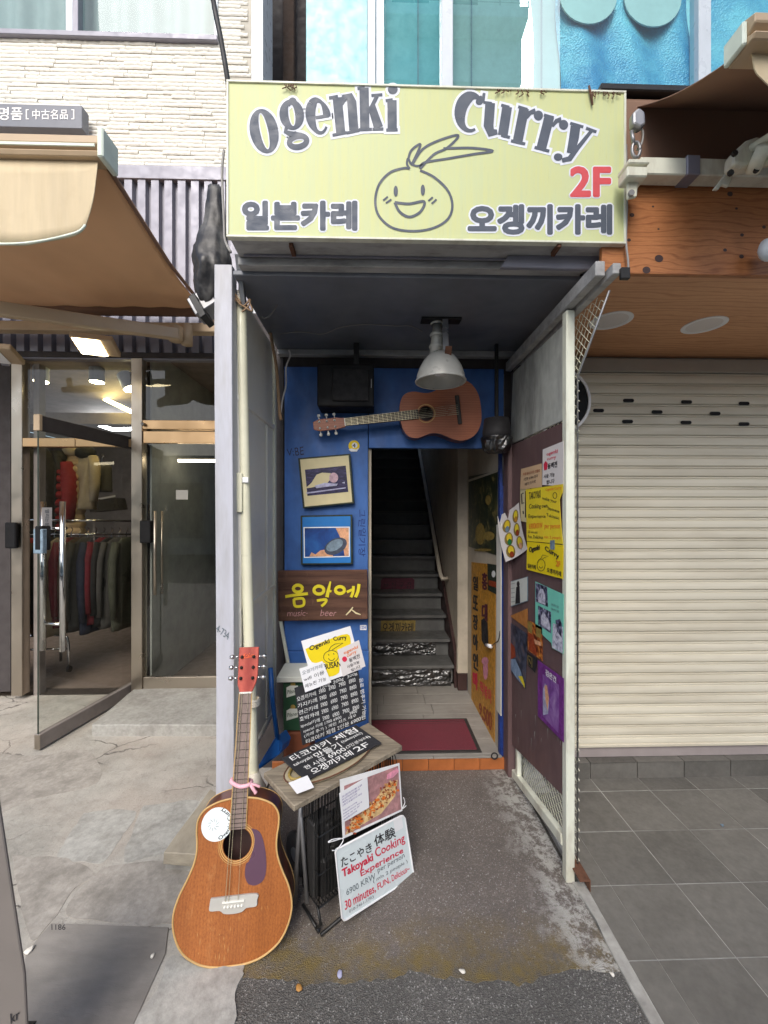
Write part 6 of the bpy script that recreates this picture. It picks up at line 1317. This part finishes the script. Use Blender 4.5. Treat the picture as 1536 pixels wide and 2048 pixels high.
for k in range(2): textpx('유통센터 일정', [(1104, 1206 + 9*k), (1120, 1212 + 9*k), (1120, 1217 + 9*k), (1104, 1211 + 9*k)], plR, 'ink_grey', o, L1 + .0004)
o = poster('photo_print', 'purple poster with white lettering low on the brown board beside the post', [(1077, 1320), (1129, 1357), (1129, 1485), (1077, 1432)], 'print_purple')
sheetpx([[(1087, 1348), (1120, 1370), (1120, 1468), (1087, 1432)]], plR, L1).build('printed_shape', 'photo_purple', o, normals=False); textpx('검은건', [(1093, 1338), (1114, 1354), (1114, 1366), (1093, 1350)], plR, 'print_white', o, L1 + .0004, .02)
sheetpx([[(1088, 1380), (1092, 1366), (1098, 1382), (1100, 1410), (1098, 1428), (1088, 1430)]], plR, L1 + .0004).build('printed_shape', 'print_lilac', o, normals=False); sheetpx([[(1091, 1372), (1096, 1370), (1100, 1396), (1097, 1422), (1093, 1400)]], plR, L1 + .0006).build('printed_shape', 'print_peach', o, normals=False)
# ================================================================== wire cart with boards
ZT = .55
A_, B_, C_, D_ = (gr(527, 1545, ZT), gr(737, 1445, ZT), gr(805, 1491, ZT), gr(588, 1612, ZT))
ct = thing('wire_cart', 'black wire shopping cart carrying a wooden board table in the entrance', 'cart', ((A_ + C_)/2).xy.to_3d())
MB().prism([p - Vector((0, 0, .022)) for p in (A_, D_, C_, B_)], (0, 0, .022)).build('table_board', 'table_wood', ct, bevel=.003)
U = (C_ - D_).normalized(); V = (A_ - D_).normalized(); LU = (C_ - D_).length; LV = (A_ - D_).length
up = Vector((0, 0, 1))
def cp3(u, v, z): q_ = D_ + U*u + V*v; return Vector((q_.x, q_.y, z))
mb = MB(); nU, nV = 26, 9; u0, u1, v0, v1 = .12, LU - .03, .03, .145
for k in range(nU + 1):
    u = u0 + (u1 - u0)*k/nU
    for v in (v0, v1): mb.tube([cp3(u, v, .10), cp3(u, v, ZT - .03)], .0022, 4)
    mb.tube([cp3(u, v0, .10), cp3(u, v1, .10)], .0022, 4)
for k in range(nV + 1):
    v = v0 + (v1 - v0)*k/nV
    for u in (u0, u1): mb.tube([cp3(u, v, .10), cp3(u, v, ZT - .03)], .0022, 4)
for z in (.10, .22, .36, ZT - .03):
    mb.tube([cp3(u0, v0, z), cp3(u1, v0, z), cp3(u1, v1, z), cp3(u0, v1, z), cp3(u0, v0, z)], .0035, 5)
mb.build('wire_basket', 'black_metal', ct)
mb = MB()   # bulging wire flap at the right end
for k in range(6):
    v = v0 + (v1 - v0)*k/5; mb.tube(spline([tuple(cp3(u1, v, ZT - .02)), tuple(cp3(u1 + .025, v, .46)), tuple(cp3(u1 + .022, v, .36)), tuple(cp3(u1 + .003, v, .28))], 4), .002, 4)
mb.build('wire_flap', 'black_metal', ct)
mb = MB()
for u in (u0 + .0, u1): mb.tube([cp3(u, v0 + .01, .10), cp3(u, v0 - .012, .05), cp3(u, v0 + .02, .012)], .006, 6)
mb.tube([cp3(u0, v0 - .012, .012), cp3(u1, v0 - .012, .012)], .006, 6); mb.tube([cp3(u0, v0, .012), cp3(u0, v1, .03)], .006, 6); mb.build('foot_frame', 'black_metal', ct, smooth=True)
MB().tube([cp3(u0 - .03, v1 + .01, .05), cp3(u0 - .02, v1 - .03, ZT - .02)], .009, 8).tube([cp3(u0 - .02, v0 + .05, .10), cp3(u0 - .02, v1, ZT - .02)], .008, 8).build('side_tube', 'grey_metal', ct, smooth=True)
for i, u in enumerate((.19, LU - .06)):
    cw = cp3(u, LV + .075, .085); Mx = Matrix.Translation(cw) @ Matrix(((U.x, V.x, 0, 0), (U.y, V.y, 0, 0), (0, 0, 1, 0), (0, 0, 0, 1))) @ Matrix.Rotation(R(90), 4, 'Y')
    wh = MB().lathe([(.03, -.012), (.07, -.016), (.083, -.008), (.083, .008), (.07, .016), (.03, .012)], 24, Mx).build('wheel', 'rubber', ct, smooth=True)
    MB().lathe([(.0, -.018), (.028, -.016), (.028, .016), (0, .018)], 14, Mx).build('hub', 'grey_metal', wh)
mb = MB(); rr = random.Random(4)
for k in range(14):
    p = cp3(u0 + rr.uniform(.02, .3), v0 + rr.uniform(.03, .09), .11); h = rr.uniform(.10, .30); w_ = rr.uniform(.02, .05); mb.obox(p + up*h/2, U*w_, V*.03, up*h/2)
mb.build('cart_load', 'clutter', ct, bevel=.01)
# front plane of the cart
plF = mkpl(cp3(0, -.008, 0), U.cross(up))
o = card('food_poster', [(678, 1558), (797, 1525), (803, 1620), (684, 1676)], plF, 'print_white', None, .002, .004); tag(o, 'food photo poster of noodles in a boat dish on the front of the cart', 'poster')
sheetpx([[(686, 1570), (794, 1530), (800, 1617), (688, 1668)]], plF, .0068).build('printed_shape', 'print_rose', o, normals=False)
sheetpx([[(688, 1668), (700, 1640), (735, 1615), (772, 1565), (793, 1558), (788, 1590), (760, 1625), (720, 1648)]], plF, .0074).build('printed_shape', 'print_flake', o, normals=False)
rr = random.Random(8); mats = ('print_sauce', 'print_tan', 'print_flake', 'ink_orange', 'print_sauce'); groups = {m: [] for m in mats}
for k in range(280):
    t_ = rr.random(); cx = 698 + 88*t_ + rr.uniform(-10, 10); cy = 1657 - 82*t_ + rr.uniform(-14, 9) - 12*max(0, t_ - .55)
    groups[mats[k % 5]].append(ell(cx, cy, rr.uniform(1.2, 4.2), rr.uniform(1, 3), 0, 330, 7, rr.uniform(0, 180)))
for j, (m, L) in enumerate(groups.items()): sheetpx(L, plF, .0080 + j*.0008).build('printed_topping', m, o, normals=False)['kind'] = 'stuff'
sheetpx([[(769, 1556), (770, 1546), (790, 1533), (794, 1540), (782, 1552)]], plF, .0125).build('printed_shape', 'print_pink', o, normals=False)
o = card('paper_note', [(673, 1582), (729, 1549), (733, 1610), (679, 1641)], plF, 'paper', None, .001, .016); tag(o, 'pale note with small blue writing over the food poster', 'note')
for k, s in enumerate(('오겡끼카레 2층', '타코야끼만들기', '체험하고싶으신분', '2층으로올라오세요', '', 'Takoyaki cooking', 'experience here', 'come up to 2F', 'welcome')):
    if s: textpx(s, [(678 + k*.4, 1587 + k*5.6), (718 - (k % 3)*5, 1563 + k*5.6 + (k % 3)*3), (718 - (k % 3)*5, 1566.5 + k*5.6 + (k % 3)*3), (678 + k*.4, 1591 + k*5.6)], plF, 'ink_purple', o, .0185, .0, .08)
wb = thing('whiteboard_sign', 'white takoyaki cooking board with red and black handwriting on the cart front', 'sign', hit(680, 1833, plF))
wq = [(665, 1697), (669, 1692), (796, 1627), (800, 1627), (804, 1632), (821, 1740), (819, 1748), (815, 1751), (687, 1832), (682, 1833), (678, 1828)]
card('board', wq, plF, 'whiteboard', wb, .008, .010, .002); L8 = .0192
cw_ = [(668, 1695), (799, 1629), (818, 1747), (682, 1830)]
MB().tube([hit(x, y, plF) + plF[1]*.018 for x, y in wq + wq[:1]], .0035, 6, cap=False).build('rim', 'paper', wb, smooth=True)
def wq_(c4, u0_, v0_, u1_, v1_):
    f_ = lambda u, v: tuple((c4[0][k]*(1-u) + c4[1][k]*u)*(1-v) + (c4[3][k]*(1-u) + c4[2][k]*u)*v for k in (0, 1))
    return [f_(u0_, v0_), f_(u1_, v0_), f_(u1_, v1_), f_(u0_, v1_)]
for s, uv, m, b_ in (('たこやき', (.04, .13, .50, .27), 'ink_black', .012), ('体験', (.55, .07, .86, .24), 'ink_black', .012), ('Takoyaki', (.04, .30, .50, .45), 'ink_red', .03), ('Cooking', (.54, .26, .98, .44), 'ink_red', .012), ('Experience', (.30, .46, .93, .58), 'ink_red', .02), ('6900 KRW', (.07, .61, .50, .70), 'ink_grey', .0), ('per person', (.54, .58, .94, .66), 'ink_grey', .0),
                     ('( min 2 people )', (.46, .69, .97, .76), 'ink_grey', .0), ('30 minutes,', (.03, .76, .48, .91), 'ink_red', .012), ('FUN,', (.51, .79, .69, .90), 'ink_red', .012), ('Delicious~', (.72, .79, .98, .89), 'ink_red', .006), ('010-7461-1793', (.08, .92, .44, .965), 'ink_grey', .0)):
    textpx(s, wq_(cw_, *uv), plF, m, wb, L8, b_, .09)
qc = card('white_card', [(780, 1636), (797, 1628), (800, 1650), (784, 1659)], plF, 'paper', wb, .0006, L8)
MB().tube([hit(x, y, plF) + plF[1]*.02 for x, y in spline([(684, 1668), (672, 1672), (650, 1678), (660, 1672), (680, 1672), (668, 1692), (658, 1694)], 5)], .0018, 5).build('tie_string', 'paper', wb, smooth=True); MB().tube([hit(x, y, plF) + plF[1]*.02 for x, y in spline([(800, 1590), (803, 1600), (798, 1612), (806, 1606)], 5)], .0016, 5).build('tie_string', 'paper', wb, smooth=True)
# oval plate and flat blackboard on the table
plT = PZ(ZT + .001)
tray = thing('wood_tray', 'oval turned wood tray lying on the cart table', 'tray', gr(640, 1520, ZT))
def ovalpts(rx, ry, z, n_=40):
    c = (A_ + C_ + B_ + D_)/4 - U*.035 ; return [Vector((c.x, c.y, z)) + U*rx*math.cos(a) + V*ry*math.sin(a) for a in [2*math.pi*k/n_ for k in range(n_)]]
MB().loft([ovalpts(.18, .085, ZT + .0005), ovalpts(.20, .10, ZT + .008), ovalpts(.195, .095, ZT + .012), ovalpts(.17, .075, ZT + .006)]).build('tray', 'plate_wood', tray, smooth=True)
MB().tube(ovalpts(.198, .098, ZT + .012) + ovalpts(.198, .098, ZT + .012)[:1], .003, 5, cap=False).build('rim', 'rust', tray, smooth=True)
MB().tube([gr(x, y, ZT + .014) for x, y in ell(594, 1545, 17, 12, 0, 360, 20, -30)], .005, 6, cap=False).build('ring', 'print_olive', tray, smooth=True)
fb = thing('blackboard_sign', 'black board with white Korean handwriting lying flat on the cart table', 'sign', gr(660, 1510, ZT + .02))
P1, P2, P3 = gr(563, 1517, ZT + .035), gr(712, 1450, ZT + .035), gr(612, 1562, ZT + .016)
plB = mkpl(P1, (P2 - P1).cross(P3 - P1)); card('board', [(563, 1517), (712, 1450), (763, 1486), (612, 1562)], plB, 'chalk', fb, .006, -.004, .001)
bq = [(563, 1517), (712, 1450), (763, 1486), (612, 1562)]
for s, uv, b_ in (('타코야키', (.07, .06, .58, .27), .006), ('체험', (.65, .05, .94, .26), .006), ('takoyaki', (.03, .33, .28, .46), 0), ('만들기', (.31, .31, .64, .52), .006), ('(takoyaki)', (.68, .31, .95, .44), 0), ('한 사람', (.10, .56, .38, .70), 0), ('6900', (.42, .55, .64, .70), .006), ('(2인분부터)', (.66, .54, .97, .68), 0), ('오겡끼카레', (.12, .74, .66, .95), .008), ('2F', (.70, .73, .88, .92), .006)):
    textpx(s, wq_(bq, *uv), plB, 'chalk_white', fb, .0030, b_, .10)
o = card('white_card', [(577, 1566), (615, 1551), (628, 1575), (594, 1588)], PZ(ZT + .020), 'paper', None, .0008, 0); tag(o, 'small blank white card on the tray at the near end of the cart table', 'card')
# standing menu blackboard
b0, b1 = gr(606, 1491, ZT + .001), gr(733, 1440, ZT + .001); e_ = (b1 - b0).normalized(); back = Vector((-e_.y, e_.x, 0)); nB = (-back + up*.24).normalized()
plN = mkpl(b0 + (-back)*.003, nB)
mbd = thing('menu_blackboard', 'black menu board with white handwritten prices standing on the cart table', 'sign', (b0 + b1)/2)
card('board', [(606, 1491), (590, 1376), (716, 1333), (733, 1440)], plN, 'chalk', mbd, .006, -.008, .001)
names = ['오겡끼카레', '가지카레', '연근카레', '호박카레', 'special카레']
for r_ in range(6):
    sx = 594 + r_*2.0; sy = 1394 + r_*13.4
    def qd(xa, xb, h=9): 
        f_ = lambda x: -(x - 594)*.335
        return [(xa + r_*1.9, sy + f_(xa)), (xb + r_*1.9, sy + f_(xb)), (xb + r_*1.9 + 1, sy + f_(xb) + h), (xa + r_*1.9 + 1, sy + f_(xa) + h)]
    if r_ < 5: textpx(names[r_], qd(593, 631), plN, 'chalk_white', mbd, .0012, 0, .10)
    if r_ < 5:
        for k, pz in enumerate(('5900', '6900', '7900', '8900')): textpx(pz, qd(637 + k*20, 650 + k*20, 8), plN, 'chalk_white', mbd, .0012, 0, .10)
for s, qd_ in (('special 카레 1700 6900', [(606, 1459), (682, 1430), (683, 1438), (607, 1467)]), ('(카레 추가 ) 계란 치즈 새우', [(608, 1469), (712, 1427), (713, 1434), (609, 1477)]), ('타코야키 체험 2인분 6900원', [(611, 1479), (730, 1428), (731, 1437), (612, 1488)]), ('3400', [(698, 1424), (713, 1417), (714, 1424), (699, 1431)])): textpx(s, qd_, plN, 'chalk_white', mbd, .0012, 0, .10)
textpx('음료 밥추가 가능', [(726, 1355), (733, 1428), (725, 1431), (718, 1357)], plN, 'chalk_white', mbd, .0012, 0, .10)
textpx('150g  200g  300g', [(640, 1372), (714, 1343), (715, 1350), (641, 1380)], plN, 'chalk_white', mbd, .0012, 0, .10)
o = card('paper_flyer', [(601, 1282), (699, 1252), (722, 1338), (655, 1362), (624, 1368)], plN, 'paper', None, .001, .006); tag(o, 'white flyer with yellow onion curry logo above the menu board', 'flyer'); LF = .0082
sheetpx([spline([(609, 1298), (640, 1285), (692, 1268), (700, 1288), (702, 1305), (678, 1316), (676, 1345), (652, 1352), (648, 1326), (622, 1324), (609, 1298)], 4)[:-1]], plN, LF).build('printed_shape', 'paper_yellow', o, normals=False)
textpx('Ogenki', [(616, 1293), (656, 1277), (658, 1288), (619, 1304)], plN, 'ink_black', o, LF + .0008, .03); textpx('Curry', [(664, 1274), (690, 1270), (692, 1281), (666, 1284)], plN, 'ink_black', o, LF + .0008, .03); textpx('BUSAN', [(645, 1329), (679, 1321), (680, 1332), (647, 1339)], plN, 'ink_black', o, LF + .0008, .03)
sheetpx(ribbon(ell(660, 1313, 15, 12, 0, 360, 22, -10), 1.1) + ribbon([(655, 1302), (660, 1293), (668, 1288), (684, 1286), (662, 1300)], 1.1) + ribbon(ell(661, 1315, 6, 6, 10, 170, 8), 1.2) + ribbon([(655, 1308), (656, 1311)], 1.5) + ribbon([(665, 1306), (666, 1309)], 1.5), plN, LF + .0008).build('onion_drawing', 'ink_black', o, normals=False)
o = card('paper_flyer', [(672, 1300), (715, 1280), (728, 1332), (683, 1353)], plN, 'paper_white2', None, .001, .012); tag(o, 'white payment flyer with red flower over the corner of the onion flyer', 'flyer'); LG = .0142
textpx('ogenki', [(684, 1303), (712, 1290), (713, 1298), (685, 1310)], plN, 'ink_orange', o, LG, .015); textpx('curry', [(690, 1310), (709, 1301), (710, 1308), (691, 1316)], plN, 'ink_orange', o, LG, .015); textpx('동백전', [(694, 1317), (715, 1307), (717, 1315), (696, 1325)], plN, 'ink_black', o, LG, .01); textpx('사용가능', [(690, 1331), (714, 1320), (716, 1326), (692, 1337)], plN, 'ink_black', o, LG, .01); textpx('합니다', [(698, 1338), (716, 1329), (718, 1335), (700, 1343)], plN, 'ink_black', o, LG, .01); sheetpx([ell(686, 1318, 5, 5.5, 0, 340, 10)], plN, LG).build('printed_shape', 'ink_red', o, normals=False)
o = card('paper_note', [(595, 1337), (641, 1322), (659, 1364), (607, 1384)], plN, 'paper', None, .001, .016); tag(o, 'white wifi note with handwriting at the left of the menu board', 'note'); LH = .0182
for k, s in enumerate(('오겡끼카레', 'wifi 이용', '메뉴판 가능')): textpx(s, [(600 + k*3, 1342 + k*13), (640 + k*4, 1327 + k*12.5), (641 + k*4, 1335 + k*12.5), (601 + k*3, 1350 + k*13)], plN, 'ink_black' if k else 'ink_grey', o, LH, 0, .10)
# beer carton and pot behind
bc = thing('beer_carton', 'green beer carton with pale labels behind the menu board', 'carton', at(590, 1470, 2.2))
a, b = at(566, 1462, 2.15), at(622, 1362, 2.15); box('carton', (a.x, 2.15, a.z), (b.x, 2.32, b.z), 'crate_green', bc, .004); box('lid', (a.x - .03, 2.13, b.z + .001), (b.x, 2.33, b.z + .03), 'label_pale', bc, .003)
for y in (1371, 1417): card('label', [(573, y + 4), (580, y), (596, y), (596, y + 17), (573, y + 24)], PY(2.15), 'label_pale', bc, .0006, .0008); textpx('Pilsner', [(575, y + 9), (596, y + 6), (596, y + 13), (575, y + 17)], PY(2.15), 'crate_green', bc, .0018, .01); sheetpx([ell(586, y - 3, 5, 5, 0, 340, 12)], PY(2.15), .0012).build('seal', 'print_olive', bc, normals=False)
a, b = at(566, 1462, 2.16), at(622, 1462, 2.16); p = thing('brown_pot', 'brown clay block under the green beer carton', 'pot', (a.x + .08, 2.25, 0)); box('pot', (a.x, 2.16, 0), (b.x, 2.32, a.z - .002), 'pot_brown', p, .015, seg=2)
# blue dustpan
dp = thing('dustpan', 'blue long handled dustpan leaning behind the cart', 'dustpan', gr(545, 1560, 0))
MB().tube([at(541, 1336, 2.02), at(545, 1400, 2.0), at(555, 1480, 1.97)], .0115, 12).build('handle', 'broom_blue', dp, smooth=True)
p4 = [at(556, 1472, 1.97), at(566, 1490, 1.97), at(560, 1508, 1.93), at(517, 1540, 1.86), at(516, 1532, 1.86), at(548, 1478, 1.95)]
MB().prism(p4, (.02, .10, -.02)).build('pan', 'broom_blue', dp, bevel=.004)
o = MB().bar(at(560, 1235, 2.40), at(580, 1345, 2.40), .018, .018, (0, 1, 0)).build('white_stick', 'cream_paint', None, bevel=.002); tag(o, 'worn white stick leaning at the foot of the blue wall', 'stick')
# near board at the left picture edge
nb = thing('standing_board', 'brown grey standing board cut off by the left picture edge', 'board', gr(-30, 2100))
e0, e1 = at(-2, 1575, 1.02), at(52, 1960, 1.02)
Yn = 1.0
MB().prism([at(-140, 1520, Yn), at(-14, 1540, Yn), at(48, 1950, Yn), at(58, 2160, Yn), at(-160, 2200, Yn)], (0, .008, 0)).build('panel', 'near_board', nb, bevel=.002)
MB().bar(at(-100, 2190, Yn + .01), at(-100, 2190, Yn + .01) + Vector((0, .25, -at(-100, 2190, Yn).z)), .03, .03).build('leg', 'black_metal', nb); MB().bar(at(-150, 2180, Yn + .01), Vector((at(-150, 2180, Yn).x, Yn, .0)), .02, .02, (0, 1, 0)).build('leg', 'black_metal', nb)
textpx('kr', [(22, 2026), (40, 2016), (41, 2034), (23, 2046)], PY(Yn), 'ink_black', nb, .002, .01)
# litter
for nm, lab, cat, (x, y), sz, m in (('dry_leaf', 'small dry leaf on the dark asphalt in front of the standing guitar', 'leaf', (598, 1976), (.010, .013), 'litter_leaf'), ('cigarette_end', 'white cigarette end on the dark asphalt near the moss edge', 'litter', (924, 1942), (.012, .006), 'butt'), ('cigarette_end', 'grey scrap on the dark asphalt left of the white cigarette end', 'litter', (680, 1948), (.014, .009), 'print_lilac'), ('pebble', 'small pebble lying on the grey tiles before the shutter', 'pebble', (1444, 1650), (.008, .007), 'print_steel'), ('paper_scrap', 'white paper scrap on the concrete by the dark cover plate', 'litter', (58, 1900), (.012, .016), 'butt'), ('paper_scrap', 'tiny white scrap on the dark cover plate', 'litter', (305, 1911), (.006, .008), 'butt'), ('cigarette_end', 'pale cigarette end by the cement border at right', 'litter', (1224, 1948), (.008, .006), 'butt')):
    p = gr(x, y, .016 if y < 1930 and x < 400 else .012); Mx = Matrix.Translation(p) @ Matrix.Rotation(x*.7, 4, 'Z')
    o = MB().loft([[(sz[0]*r*math.cos(a), sz[1]*r*math.sin(a)*(1 + .2*math.sin(3*a)), z + .002*math.sin(2*a)) for a in [2*math.pi*k/10 for k in range(10)]] for r, z in ((.6, -.004), (1, .0), (.7, .004))]).xf(Mx).build(nm, m, None, smooth=True); tag(o, lab, cat)
mb = MB(); rr = random.Random(12)
for k in range(120):
    x, y = rr.uniform(-.42, .82), rr.choice((rr.uniform(1.02, 1.36), rr.uniform(1.36, 2.3))); s = rr.uniform(.0010, .0026); z = .005 if y > 1.38 else -.002
    mb.obox((x, y, z), (s, s*.3, 0), (-s*.3, s, 0), (0, 0, s*.6))
o = mb.build('gravel', 'mortar', None); tag(o, 'loose grit scattered over the entry asphalt', 'gravel', kind='stuff')

bpy.data.scenes.remove(_ts)
